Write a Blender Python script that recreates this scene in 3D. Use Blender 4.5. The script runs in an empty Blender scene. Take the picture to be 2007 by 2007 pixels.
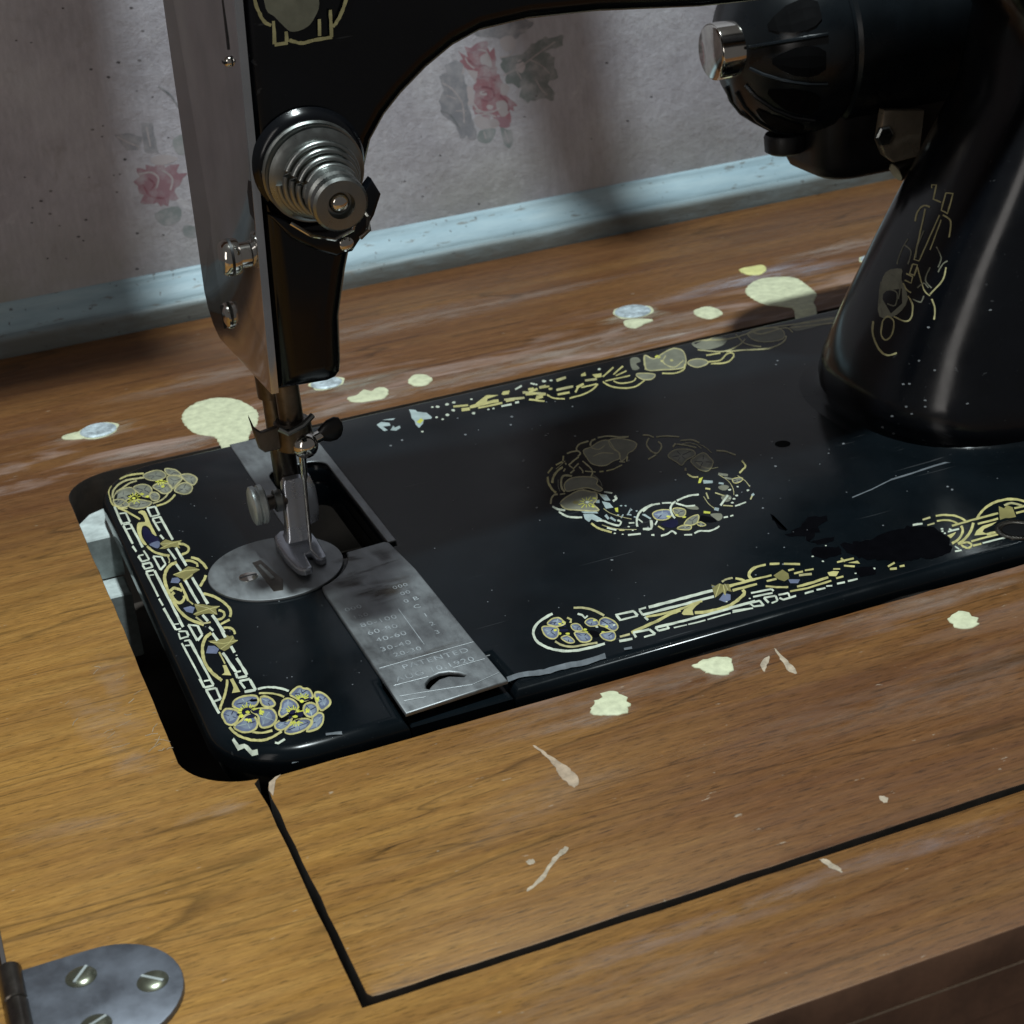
import bpy, bmesh, math, random
from mathutils import Vector, Matrix
random.seed(11)
MM = 0.001
scene = bpy.context.scene
col = scene.collection

# ---------------------------------------------------------------- camera
cam_data = bpy.data.cameras.new('camera')
cam = bpy.data.objects.new('camera', cam_data)
col.objects.link(cam)
cam.matrix_world = Matrix((
    (0.92688136, 0.23030836, -0.29639332, -39.644 * MM),
    (-0.36611662, 0.38060822, -0.84917372, -410.75 * MM),
    (-0.08276208, 0.89559781, 0.43709838, 212.0 * MM),
    (0, 0, 0, 1)))
cam_data.sensor_width = 36.0
cam_data.lens = 62.236
cam_data.clip_start = 0.01
cam_data.clip_end = 50.0
cam_data.dof.use_dof = True
cam_data.dof.focus_distance = 0.425
cam_data.dof.aperture_fstop = 45.0
scene.camera = cam

# ---------------------------------------------------------------- room light
world = bpy.data.worlds.new('World')
scene.world = world
world.use_nodes = True
bg = world.node_tree.nodes['Background']
bg.inputs['Color'].default_value = (1.0, 0.97, 0.95, 1)
bg.inputs['Strength'].default_value = 0.085

lamp_data = bpy.data.lights.new('ceiling_lamp', 'AREA')     # the bare bulb over the table
lamp_data.shape = 'DISK'
lamp_data.size = 0.065
lamp_data.energy = 17.5
lamp_data.color = (0.88, 0.99, 1.0)
lamp = bpy.data.objects.new('ceiling_lamp', lamp_data)
lamp.location = (0.085, -0.110, 1.2)
lamp.rotation_euler = (math.radians(-8), 0, 0)
col.objects.link(lamp)

streak_data = bpy.data.lights.new('streak_light', 'AREA')     # unseen dim light, added to draw a pale streak on the pillar
streak_data.shape = 'RECTANGLE'
streak_data.size = 0.38
streak_data.size_y = 1.5
streak_data.energy = 4.8
streak_data.color = (1.0, 0.95, 0.9)
streak = bpy.data.objects.new('streak_light', streak_data)
streak.location = (-1.20, -1.06, 0.95)
streak.rotation_euler = (math.radians(90), 0, math.radians(-53))
col.objects.link(streak)

scene.view_settings.view_transform = 'Standard'
scene.view_settings.look = 'None'
scene.view_settings.exposure = 0.0
scene.view_settings.gamma = 1.0
scene.view_settings.use_curve_mapping = False
scene.render.engine = 'CYCLES'
scene.render.resolution_x = 1024
scene.render.resolution_y = 1024

# ---------------------------------------------------------------- materials
def new_mat(name):
    m = bpy.data.materials.new(name)
    m.use_nodes = True
    nt = m.node_tree
    return m, nt, nt.nodes['Principled BSDF']

class N:
    """short node helper"""
    def __init__(s, nt):
        s.nt = nt
        s.co = nt.nodes.new('ShaderNodeTexCoord').outputs['Object']
    def node(s, t, **kw):
        n = s.nt.nodes.new(t)
        for k, v in kw.items(): setattr(n, k, v)
        return n
    def put(s, sock, v):
        if hasattr(v, 'links') or hasattr(v, 'is_output'): s.nt.links.new(v, sock)
        else: sock.default_value = v
    def mapped(s, scale, rotz=0.0, loc=(0, 0, 0)):
        n = s.node('ShaderNodeMapping')
        n.inputs['Scale'].default_value = scale
        n.inputs['Rotation'].default_value = (0, 0, rotz)
        n.inputs['Location'].default_value = loc
        s.nt.links.new(s.co, n.inputs['Vector'])
        return n.outputs['Vector']
    def noise(s, vec, scale, detail=4, rough=.55, dist=0.0):
        n = s.node('ShaderNodeTexNoise')
        s.nt.links.new(vec, n.inputs['Vector'])
        n.inputs['Scale'].default_value = scale
        n.inputs['Detail'].default_value = detail
        n.inputs['Roughness'].default_value = rough
        n.inputs['Distortion'].default_value = dist
        return n.outputs['Fac']
    def ramp(s, fac, stops):
        n = s.node('ShaderNodeValToRGB')
        cr = n.color_ramp
        while len(cr.elements) < len(stops): cr.elements.new(.5)
        for e, (p, c) in zip(cr.elements, stops):
            e.position = p
            e.color = (c[0], c[1], c[2], 1) if not isinstance(c, (int, float)) else (c, c, c, 1)
        s.nt.links.new(fac, n.inputs['Fac'])
        return n.outputs['Color']
    def mix(s, fac, a, b, mode='MIX'):
        n = s.node('ShaderNodeMix', data_type='RGBA', blend_type=mode)
        s.put(n.inputs['Factor'], fac)
        for i, v in ((6, a), (7, b)):
            if isinstance(v, tuple): n.inputs[i].default_value = (v[0], v[1], v[2], 1)
            else: s.nt.links.new(v, n.inputs[i])
        return n.outputs[2]
    def math(s, op, a, b=0.5, clamp=False):
        n = s.node('ShaderNodeMath', operation=op, use_clamp=clamp)
        s.put(n.inputs[0], a); s.put(n.inputs[1], b)
        return n.outputs[0]
    def xyz(s):
        n = s.node('ShaderNodeSeparateXYZ')
        s.nt.links.new(s.co, n.inputs[0])
        return n.outputs
    def band(s, v, a, b):
        n = s.node('ShaderNodeMapRange', interpolation_type='SMOOTHSTEP')
        s.nt.links.new(v, n.inputs[0])
        n.inputs[1].default_value = a; n.inputs[2].default_value = b
        return n.outputs[0]
    def bump(s, bsdf, h, strength=.3, dist=.0005):
        n = s.node('ShaderNodeBump')
        n.inputs['Strength'].default_value = strength
        n.inputs['Distance'].default_value = dist
        s.nt.links.new(h, n.inputs['Height'])
        s.nt.links.new(n.outputs[0], bsdf.inputs['Normal'])

def simple(name, color, rough=.5, metal=0.0, spec=.5, noise=0.0, scale=300.0, bump=0.0):
    m, nt, b = new_mat(name)
    b.inputs['Metallic'].default_value = metal
    b.inputs['Roughness'].default_value = rough
    b.inputs['Specular IOR Level'].default_value = spec
    k = N(nt)
    f = k.noise(k.co, scale, 6, .65)
    d = tuple(c * (1 - noise) for c in color); u = tuple(min(1, c * (1 + noise)) for c in color)
    c = k.ramp(f, [(.3, d), (.7, u)])
    nt.links.new(c, b.inputs['Base Color'])
    r = k.ramp(k.noise(k.co, scale * .4, 5, .6), [(.3, max(.02, rough * .75)), (.75, min(1, rough * 1.35))])
    nt.links.new(r, b.inputs['Roughness'])
    if bump: k.bump(b, f, bump, .0003)
    return m

def wood_mat():
    m, nt, b = new_mat('varnished_wood')
    k = N(nt)
    rz = math.radians(9)
    v1 = k.mapped((7, 120, 120), rz)
    v2 = k.mapped((62, 480, 480), rz)
    v3 = k.mapped((3.0, 14, 14), rz)
    broad = k.noise(v3, 1.6, 5, .6, .5)
    mid = k.noise(v1, 2.0, 6, .62, .35)
    fine = k.noise(v2, 3.0, 5, .7, .2)
    X, Y, Z = k.xyz()
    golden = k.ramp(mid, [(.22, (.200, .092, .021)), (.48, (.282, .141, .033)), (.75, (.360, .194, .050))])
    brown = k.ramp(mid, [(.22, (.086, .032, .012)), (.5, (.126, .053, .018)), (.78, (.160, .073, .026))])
    # redder towards right and rear; darkening away from the lamp is painted in too
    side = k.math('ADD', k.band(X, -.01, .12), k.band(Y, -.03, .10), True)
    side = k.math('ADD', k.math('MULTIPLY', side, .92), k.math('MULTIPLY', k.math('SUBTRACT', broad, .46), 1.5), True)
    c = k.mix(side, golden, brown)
    pores = k.ramp(fine, [(.34, .50), (.44, .90), (.56, 1.05), (.70, 1.32)])
    c = k.mix(.9, c, pores, 'MULTIPLY')
    grime = k.noise(k.mapped((9, 26, 26), rz, (1.7, .2, 0)), 2.2, 7, .68, .8)
    c = k.mix(.55, c, k.ramp(grime, [(.30, .66), (.5, .98), (.72, 1.12)]), 'MULTIPLY')
    dash = k.noise(k.mapped((80, 640, 640), rz, (.2, .9, 0)), 2.4, 3, .6, .15)
    c = k.mix(.6, c, k.ramp(dash, [(.34, .42), (.41, 1.0)]), 'MULTIPLY')
    lines = k.noise(k.mapped((4.2, 46, 46), math.radians(13), (.3, .7, 0)), 1.0, 2, .5, .6)
    lc = k.ramp(lines, [(.484, 1.0), (.5, .42), (.506, 1.0)])
    c = k.mix(.75, c, lc, 'MULTIPLY')
    # pale scuffs along both edges of the machine well
    near = k.math('ADD', k.math('MULTIPLY', k.band(Y, .088, .093), k.band(Y, .150, .095)),
                  k.math('MULTIPLY', k.band(X, .03, .09), k.math('MULTIPLY', k.math('MULTIPLY', k.band(Y, -.125, -.095), k.band(Y, -.088, -.093)), .45)), True)
    sm = k.noise(k.mapped((14, 75, 1), math.radians(-2)), 1.5, 6, .6, .6)
    scuff = k.math('MULTIPLY', near, k.ramp(sm, [(.50, 0.0), (.74, .75)]))
    c = k.mix(scuff, c, (.42, .32, .29))
    tiny = k.noise(k.mapped((120, 330, 1), math.radians(6)), 2.0, 3, .6)
    c = k.mix(k.ramp(tiny, [(.70, 0.0), (.76, .5)]), c, (.42, .36, .28))
    nt.links.new(c, b.inputs['Base Color'])
    r = k.ramp(k.noise(v1, 3.0, 5, .6), [(.3, .34), (.7, .55)])
    nt.links.new(r, b.inputs['Roughness'])
    b.inputs['Specular IOR Level'].default_value = .3
    k.bump(b, fine, .25, .0002)
    return m

def lacquer_mat(name='black_lacquer', base=(.0030, .0047, .0062), rough=.15, spec=.17):
    m, nt, b = new_mat(name)
    k = N(nt)
    hz = k.noise(k.co, 26, 5, .6)
    c = k.ramp(hz, [(.3, tuple(x * .6 for x in base)), (.7, tuple(x * 1.5 for x in base))])
    fine = k.noise(k.co, 1500, 2, .5)
    c = k.mix(k.ramp(fine, [(.70, 0.0), (.80, .12)]), c, (.12, .13, .14))
    for rot, sc in ((.5, (14, 420, 420)), (-.9, (18, 520, 520))):
        scr = k.noise(k.mapped(sc, rot), 1.0, 2, .5, .3)
        c = k.mix(k.ramp(scr, [(.735, 0.0), (.76, .10)]), c, (.22, .23, .24))
    nt.links.new(c, b.inputs['Base Color'])
    r = k.ramp(k.noise(k.co, 60, 6, .65), [(.3, rough * .7), (.75, rough * 1.9)])
    nt.links.new(r, b.inputs['Roughness'])
    b.inputs['Specular IOR Level'].default_value = spec
    k.bump(b, k.noise(k.co, 90, 3, .5), .05, .0004)
    return m

def decal_mat():
    m, nt, b = new_mat('worn_transfer_print')
    k = N(nt)
    a = k.node('ShaderNodeAttribute', attribute_name='Col').outputs['Color']
    sp = k.noise(k.co, 900, 4, .65)
    c = k.mix(k.ramp(sp, [(.235, 1.0), (.29, 0.0)]), a, (.02, .022, .024))
    t = k.noise(k.co, 260, 4, .6)
    c = k.mix(.6, c, k.ramp(t, [(.3, .55), (.7, 1.15)]), 'MULTIPLY')
    nt.links.new(c, b.inputs['Base Color'])
    b.inputs['Roughness'].default_value = .38
    nt.links.new(k.math('MULTIPLY', k.node('ShaderNodeAttribute', attribute_name='Col').outputs['Fac'], 1.6, True), b.inputs['Specular IOR Level'])
    return m

def print_mat():
    m, nt, b = new_mat('faded_wall_print')
    k = N(nt)
    a = k.node('ShaderNodeAttribute', attribute_name='Col').outputs['Color']
    t = k.noise(k.co, 190, 5, .65)
    c = k.mix(k.ramp(t, [(.42, 0.0), (.68, .75)]), a, (.46, .44, .47))
    nt.links.new(c, b.inputs['Base Color'])
    b.inputs['Roughness'].default_value = .85
    return m

def wall_mat():
    m, nt, b = new_mat('stained_wallpaper')
    k = N(nt)
    br = k.noise(k.co, 14, 8, .68)
    c = k.ramp(br, [(.3, (.36, .345, .385)), (.5, (.475, .46, .51)), (.72, (.58, .575, .62))])
    fb = k.noise(k.mapped((700, 700, 160)), 1.0, 3, .6)
    c = k.mix(.5, c, k.ramp(fb, [(.3, .82), (.7, 1.12)]), 'MULTIPLY')
    X, Y, Z = k.xyz()
    damp = k.math('MULTIPLY', k.band(Z, .055, .015), k.ramp(k.noise(k.co, 22, 5, .6), [(.35, .1), (.7, .8)]))
    c = k.mix(damp, c, (.36, .355, .32))
    sp = k.noise(k.co, 210, 3, .6)
    c = k.mix(k.ramp(sp, [(.735, 0.0), (.78, .75)]), c, (.05, .045, .045))
    bl = k.noise(k.mapped((60, 60, 60), 0, (3, 1, 2)), 1.0, 6, .7, .6)
    c = k.mix(k.ramp(bl, [(.60, 0.0), (.75, .5)]), c, (.30, .27, .27))
    c = k.mix(k.ramp(bl, [(.28, .45), (.40, 0.0)]), c, (.74, .73, .75))
    nt.links.new(c, b.inputs['Base Color'])
    b.inputs['Roughness'].default_value = .85
    b.inputs['Specular IOR Level'].default_value = .2
    k.bump(b, k.noise(k.co, 110, 7, .68), .6, .0012)
    return m

def skirting_mat():
    m, nt, b = new_mat('chipped_blue_paint')
    k = N(nt)
    c = k.ramp(k.noise(k.mapped((8, 40, 40)), 2.2, 5, .6), [(.3, (.21, .295, .34)), (.5, (.30, .415, .475)), (.75, (.42, .53, .57))])
    X, Y, Z = k.xyz()
    dirt = k.math('MULTIPLY', k.band(Z, .0095, .0055), k.ramp(k.noise(k.mapped((20, 90, 60)), 2.0, 6, .65), [(.2, .5), (.55, .97)]))
    c = k.mix(dirt, c, (.13, .135, .125))
    ch = k.noise(k.mapped((60, 220, 220)), 1.6, 4, .6)
    c = k.mix(k.ramp(ch, [(.63, 0.0), (.68, .85)]), c, (.15, .15, .14))
    c = k.mix(k.ramp(k.noise(k.co, 420, 2, .5), [(.70, 0.0), (.74, .8)]), c, (.08, .08, .08))
    nt.links.new(c, b.inputs['Base Color'])
    b.inputs['Roughness'].default_value = .5
    k.bump(b, k.noise(k.mapped((30, 150, 150)), 2.0, 6, .6), .4, .0008)
    return m

def brushed_mat(name, color, rough, scale):
    m, nt, b = new_mat(name)
    k = N(nt)
    f = k.noise(k.mapped(scale), 1.0, 5, .6)
    st = k.noise(k.co, 75, 5, .65)
    c = k.mix(.7, color, k.ramp(st, [(.25, .74), (.5, 1.0), (.75, 1.1)]), 'MULTIPLY')
    nt.links.new(c, b.inputs['Base Color'])
    b.inputs['Metallic'].default_value = 1.0
    r = k.ramp(k.mix(.5, st, f), [(.3, rough * .7), (.7, rough * 1.4)])
    nt.links.new(r, b.inputs['Roughness'])
    k.bump(b, f, .12, .0002)
    return m

def smudge_mat():
    m, nt, b = new_mat('waxy_smear')
    k = N(nt)
    a = k.node('ShaderNodeAttribute', attribute_name='Col').outputs['Color']
    f = k.node('ShaderNodeAttribute', attribute_name='Fade').outputs['Fac']
    st = k.noise(k.mapped((45, 190, 1), math.radians(-3)), 1.4, 6, .68, .5)
    al = k.math('MULTIPLY', f, k.ramp(st, [(.36, 0.0), (.66, 1.0)]))
    nt.links.new(a, b.inputs['Base Color'])
    nt.links.new(al, b.inputs['Alpha'])
    b.inputs['Roughness'].default_value = .55
    return m

M = {
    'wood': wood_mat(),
    'edge': simple('bare_wood_edge', (.060, .040, .024), .75, noise=.5, scale=120, bump=.3),
    'dark_wood': simple('dark_stained_wood', (.20, .105, .062), .6, noise=.4, scale=60, bump=.2),
    'cavity': simple('dark_cabinet_interior', (.030, .022, .017), .9, noise=.4, scale=80),
    'side': simple('grimy_board_edge', (.018, .012, .008), .8, noise=.6, scale=150, bump=.4),
    'white_paint': simple('chalky_white_paint', (.44, .49, .48), .8, noise=.35, scale=160, bump=.3),
    'cream': simple('cream_paint_drop', (.54, .555, .375), .55, noise=.22, scale=330, bump=.35),
    'yellow': simple('yellow_paint_drop', (.60, .58, .24), .5, noise=.2, scale=330),
    'tan': simple('torn_veneer_fibre', (.36, .27, .19), .8, noise=.3, scale=400, bump=.4),
    'scratch': simple('scratched_varnish', (.37, .30, .22), .7, noise=.4, scale=500),
    'lacquer': lacquer_mat(),
    'head': lacquer_mat('black_enamel', (.0030, .0036, .0050), .14, .42),
    'matte_black': simple('matte_black_casting', (.006, .006, .007), .45, noise=.3, scale=200),
    'bare': simple('bare_dark_casting', (.0030, .0030, .0035), .9, spec=.1),
    'chrome': simple('polished_chrome', (.66, .63, .58), .10, 1.0, noise=.06, scale=90),
    'face': simple('worn_nickel_plate', (.56, .575, .60), .09, .9, noise=.12, scale=45),
    'steel': brushed_mat('scuffed_steel', (.27, .285, .295), .50, (400, 120, 120)),
    'disc': brushed_mat('aged_nickel', (.30, .315, .305), .33, (300, 300, 300)),
    'dark_steel': simple('oil_stained_steel', (.13, .115, .10), .32, 1.0, noise=.4, scale=150),
    'zinc': simple('grey_zinc_screw', (.46, .53, .57), .6, .45, noise=.5, scale=380, bump=.8),
    'foot': simple('nickelled_foot_steel', (.50, .53, .59), .24, .85, noise=.1, scale=120),
    'smudge': smudge_mat(),
    'screw': simple('olive_brass_screw', (.24, .25, .19), .28, .9, noise=.2, scale=200),
    'housing': simple('blue_black_housing', (.0055, .0075, .0095), .30, noise=.3, scale=90),
    'brass': simple('tarnished_bracket', (.40, .34, .26), .3, .7, noise=.25, scale=120),
    'bright': simple('bright_knurled_steel', (.52, .57, .57), .35, .5, noise=.2, scale=300),
    'hinge': simple('blued_hinge_steel', (.185, .20, .235), .50, .9, noise=.12, scale=260),
    'engrave': simple('engraved_letter', (.37, .40, .42), .55, .7, noise=.35, scale=500),
    'decal': decal_mat(),
    'print': print_mat(),
    'wall': wall_mat(),
    'skirting': skirting_mat(),
}

# ---------------------------------------------------------------- mesh helpers (millimetres in, metres out)
def tag(o, label=None, category=None, group=None, kind=None):
    if label: o['label'] = label
    if category: o['category'] = category
    if group: o['group'] = group
    if kind: o['kind'] = kind
    return o

def empty(name, loc=(0, 0, 0)):
    o = bpy.data.objects.new(name, None)
    o.empty_display_size = .02
    o.location = Vector(loc) * MM
    col.objects.link(o)
    return o

class MB:
    def __init__(s):
        s.bm = bmesh.new()
    def face(s, vs):
        try: return s.bm.faces.new(vs)
        except ValueError: return None
    def v(s, p): return s.bm.verts.new((p[0] * MM, p[1] * MM, p[2] * MM))
    def ring(s, pts): return [s.v(p) for p in pts]
    def bridge(s, a, b, closed=True):
        n = len(a)
        for i in range(n if closed else n - 1):
            s.face((a[i], a[(i + 1) % n], b[(i + 1) % n], b[i]))
    def loft(s, sections, cap=True, closed=True):
        rs = [s.ring(q) for q in sections]
        for a, b in zip(rs, rs[1:]): s.bridge(a, b, closed)
        if cap:
            s.face(rs[0][::-1]); s.face(rs[-1])
        return rs
    def box(s, x0, x1, y0, y1, z0, z1, bev=0.0):
        d = min(bev, (x1 - x0) * .45, (y1 - y0) * .45, (z1 - z0) * .45)
        R = lambda e, z: [(x0 + e, y0 + e, z), (x1 - e, y0 + e, z), (x1 - e, y1 - e, z), (x0 + e, y1 - e, z)]
        if d > 0: s.loft([R(d, z0), R(0, z0 + d), R(0, z1 - d), R(d, z1)])
        else: s.loft([R(0, z0), R(0, z1)])
        return s
    def lathe(s, prof, o, axis, n=40, cap=True):
        """prof: (t along axis, radius)"""
        a = Vector(axis).normalized(); h = Vector((0, 0, 1)) if abs(a.z) < .9 else Vector((1, 0, 0))
        u = a.cross(h).normalized(); w = a.cross(u)
        o = Vector(o)
        s.loft([[o + a * t + (u * math.cos(i * 2 * math.pi / n) + w * math.sin(i * 2 * math.pi / n)) * max(r, .01)
                 for i in range(n)] for t, r in prof], cap)
        return s
    def cyl(s, p0, p1, r, n=28, bev=.25, r1=None):
        p0 = Vector(p0); p1 = Vector(p1); L = (p1 - p0).length; r1 = r if r1 is None else r1
        e = min(bev, r * .5, r1 * .5, L * .3)
        return s.lathe([(0, r - e), (e, r), (L - e, r1), (L, r1 - e)], p0, p1 - p0, n)
    def tube(s, pts, r, n=10, closed=False):
        P = [Vector(p) for p in pts]; secs = []
        for i, p in enumerate(P):
            t = (P[min(i + 1, len(P) - 1)] - P[max(i - 1, 0)]).normalized()
            h = Vector((0, 0, 1)) if abs(t.z) < .9 else Vector((1, 0, 0))
            u = t.cross(h).normalized(); w = t.cross(u)
            secs.append([p + (u * math.cos(j * 2 * math.pi / n) + w * math.sin(j * 2 * math.pi / n)) * r for j in range(n)])
        s.loft(secs)
        return s
    def slab(s, outer, holes, ztop, zbot, bev=.4, to=None, bottom=True, steps=1):
        """plate from a counter-clockwise outline with clockwise-or-any holes; rounded upper edges; to maps (x,y,z)"""
        to = to or (lambda p: p)
        top_loops = []; bot_loops = []
        for k, L in enumerate([outer] + list(holes)):
            L = list(L)
            if (area(L) > 0) != (k == 0): L = L[::-1]
            rings = []
            for j in range(steps + 1):
                a = j / steps * math.pi / 2
                rings.append((bev * (1 - math.sin(a)), ztop - bev * (1 - math.cos(a))))
            rs = [s.ring([to((x, y, z)) for x, y in offset(L, d)]) for d, z in rings]
            rb = s.ring([to((x, y, zbot)) for x, y in L])
            seq = rs + [rb]
            for a, b in zip(seq, seq[1:]): s.bridge(b, a)
            top_loops.append(rs[0]); bot_loops.append(rb)
        for loops, flip in ((top_loops, False), (bot_loops, True)):
            if flip and not bottom: continue
            edges = []
            for r in loops:
                for i in range(len(r)):
                    e = s.bm.edges.get((r[i], r[(i + 1) % len(r)]))
                    if e: edges.append(e)
            bmesh.ops.triangle_fill(s.bm, use_beauty=True, use_dissolve=False, edges=edges)
        return s
    def build(s, name, mat, parent=None, smooth=True, angle=38, side=None):
        bmesh.ops.recalc_face_normals(s.bm, faces=s.bm.faces)
        me = bpy.data.meshes.new(name)
        s.bm.to_mesh(me); s.bm.free()
        me.materials.append(M[mat])
        if side:
            me.materials.append(M[side])
            for p in me.polygons:
                if p.normal.z < .55: p.material_index = 1
        if smooth:
            for p in me.polygons: p.use_smooth = True
            me.set_sharp_from_angle(angle=math.radians(angle))
        return link(name, me, parent)

def link(name, me, parent=None):
    o = bpy.data.objects.new(name, me)
    col.objects.link(o)
    if parent:
        o.parent = parent
        loc = Vector((0, 0, 0)); q = parent
        while q: loc += q.location; q = q.parent
        o.location = -loc
    return o

def area(L):
    return sum(L[i][0] * L[(i + 1) % len(L)][1] - L[(i + 1) % len(L)][0] * L[i][1] for i in range(len(L))) / 2

def offset(L, d):
    """move a closed outline inwards (to the left of its direction) by d"""
    if d == 0: return list(L)
    n = len(L); out = []
    for i in range(n):
        p = Vector(L[i]); a = (p - Vector(L[i - 1])); b = (Vector(L[(i + 1) % n]) - p)
        if a.length < 1e-6 or b.length < 1e-6: out.append(tuple(p)); continue
        a.normalize(); b.normalize()
        na = Vector((-a.y, a.x)); nb = Vector((-b.y, b.x)); m = na + nb
        if m.length < .2: m = na
        m.normalize(); c = max(.4, m.dot(na))
        out.append(tuple(p + m * d / c))
    return out

def rrect(x0, x1, y0, y1, r, n=8):
    P = []
    for cx, cy, a0 in ((x1 - r, y0 + r, -90), (x1 - r, y1 - r, 0), (x0 + r, y1 - r, 90), (x0 + r, y0 + r, 180)):
        for i in range(n + 1):
            a = math.radians(a0 + 90 * i / n)
            P.append((cx + r * math.cos(a), cy + r * math.sin(a)))
    return P

def arc(cx, cy, r, a0, a1, n=8):
    return [(cx + r * math.cos(math.radians(a0 + (a1 - a0) * i / n)), cy + r * math.sin(math.radians(a0 + (a1 - a0) * i / n))) for i in range(n + 1)]

TINT = {'w': (.56, .60, .49), 'g': (.47, .425, .175), 'e': (.41, .375, .19), 'f': (.18, .18, .135), 'v': (.125, .145, .22),  # the duller gold and olive tints also paint in shade lying on the ornament
        'n': (.012, .012, .035), 'o': (.21, .185, .07), 'y': (.60, .60, .08), 'b': (.33, .40, .40), 'k': (.003, .003, .004),
        'm': (.0022, .0022, .003), 'x': (.20, .235, .30), 'z': (.20, .205, .165), 'S': (.135, .15, .165), 'T': (.16, .17, .18),
        'R': (.345, .17, .20), 'L': (.46, .41, .43), 'N': (.28, .285, .32), 'M': (.235, .265, .27), 'Q': (.31, .18, .215), 'U': (.27, .11, .14), 'O': (.17, .185, .20)}

def transfer(name, data, to, parent, mat='decal', base=.012):
    """printed ornament: every traced stroke or petal is a sliver of ink lying on the surface; later ones overlap earlier ones"""
    verts, faces, cols = [], [], []
    for i, ln in enumerate(data.strip().split('\n')):
        c, kind = ln[0], ln[1]
        P = [tuple(float(t) / 20 for t in q.split(',')) for q in ln[2:].split()]
        h = base + i * .0003 + (.02 if kind == 's' else 0)
        b = len(verts)
        verts += [tuple(t * MM for t in to(p, h)) for p in P]
        if kind == 's':
            m = len(P) // 2
            for j in range(m - 1):
                faces.append((b + j, b + j + 1, b + 2 * m - 2 - j, b + 2 * m - 1 - j)); cols.append(c)
        else:
            faces.append(tuple(range(b, b + len(P)))); cols.append(c)
    me = bpy.data.meshes.new(name)
    me.from_pydata(verts, [], faces)
    at = me.color_attributes.new('Col', 'FLOAT_COLOR', 'CORNER')
    for p, c in zip(me.polygons, cols):
        t = TINT[c]; k = random.uniform(.85, 1.1)
        for li in p.loop_indices: at.data[li].color = (t[0] * k, t[1] * k, t[2] * k, 1)
    me.materials.append(M[mat])
    return link(name, me, parent)

def smudge(x, y, rx, ry, ang, amount, color, parent, z=.03, name='smear'):
    """thin waxy film on the table, densest in the middle"""
    n, c, s = 26, math.cos(ang), math.sin(ang)
    verts = [(x, y, z)]; fade = [amount]
    for r, f in ((.45, .8), (.75, .38), (1.0, 0.0)):
        for i in range(n):
            a = i * 2 * math.pi / n
            w = 1 + .18 * math.sin(3 * a + x) + .12 * math.sin(5 * a + y)
            u, v = rx * r * w * math.cos(a), ry * r * w * math.sin(a)
            verts.append((x + u * c - v * s, y + u * s + v * c, z)); fade.append(amount * f)
    faces = [(0, 1 + i, 1 + (i + 1) % n) for i in range(n)]
    for k in range(2):
        o = 1 + k * n
        faces += [(o + i, o + n + i, o + n + (i + 1) % n, o + (i + 1) % n) for i in range(n)]
    me = bpy.data.meshes.new(name)
    me.from_pydata([tuple(t * MM for t in v) for v in verts], [], faces)
    fa = me.attributes.new('Fade', 'FLOAT', 'POINT'); ca = me.color_attributes.new('Col', 'FLOAT_COLOR', 'POINT')
    for i, f in enumerate(fade):
        fa.data[i].value = f; ca.data[i].color = (*color, 1)
    me.materials.append(M['smudge'])
    return link(name, me, parent)

def ragged(L, step, amp, seed=1):
    """split the straight runs of an outline and let them wander a little"""
    rg = random.Random(seed); out = []
    n = len(L)
    for i in range(n):
        a, b = Vector(L[i]), Vector(L[(i + 1) % n]); d = b - a; m = max(1, int(d.length / step))
        nn = Vector((-d.y, d.x)).normalized() if d.length > 1e-6 else Vector((0, 0))
        for j in range(m):
            q = a + d * j / m + nn * (rg.uniform(-amp, amp) if (m > 1 or amp > .2) else 0)
            out.append((q.x, q.y))
    return out

def lettering(name, txt, x, y, z, size, parent, mat='engrave', rot=0.0, sx=1.0):
    cu = bpy.data.curves.new(name, 'FONT')
    cu.body = txt; cu.size = size * MM; cu.extrude = .00005; cu.space_character = 1.15
    t = bpy.data.objects.new(name, cu)
    col.objects.link(t)
    dg = bpy.context.evaluated_depsgraph_get()
    me = bpy.data.meshes.new_from_object(t.evaluated_get(dg))
    bpy.data.objects.remove(t)
    me.transform(Matrix.Translation((x * MM, y * MM, z * MM)) @ Matrix.Rotation(rot, 4, 'Z') @ Matrix.Scale(sx, 4, (1, 0, 0)))
    me.materials.clear(); me.materials.append(M[mat])
    return link(name, me, parent)

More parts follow.
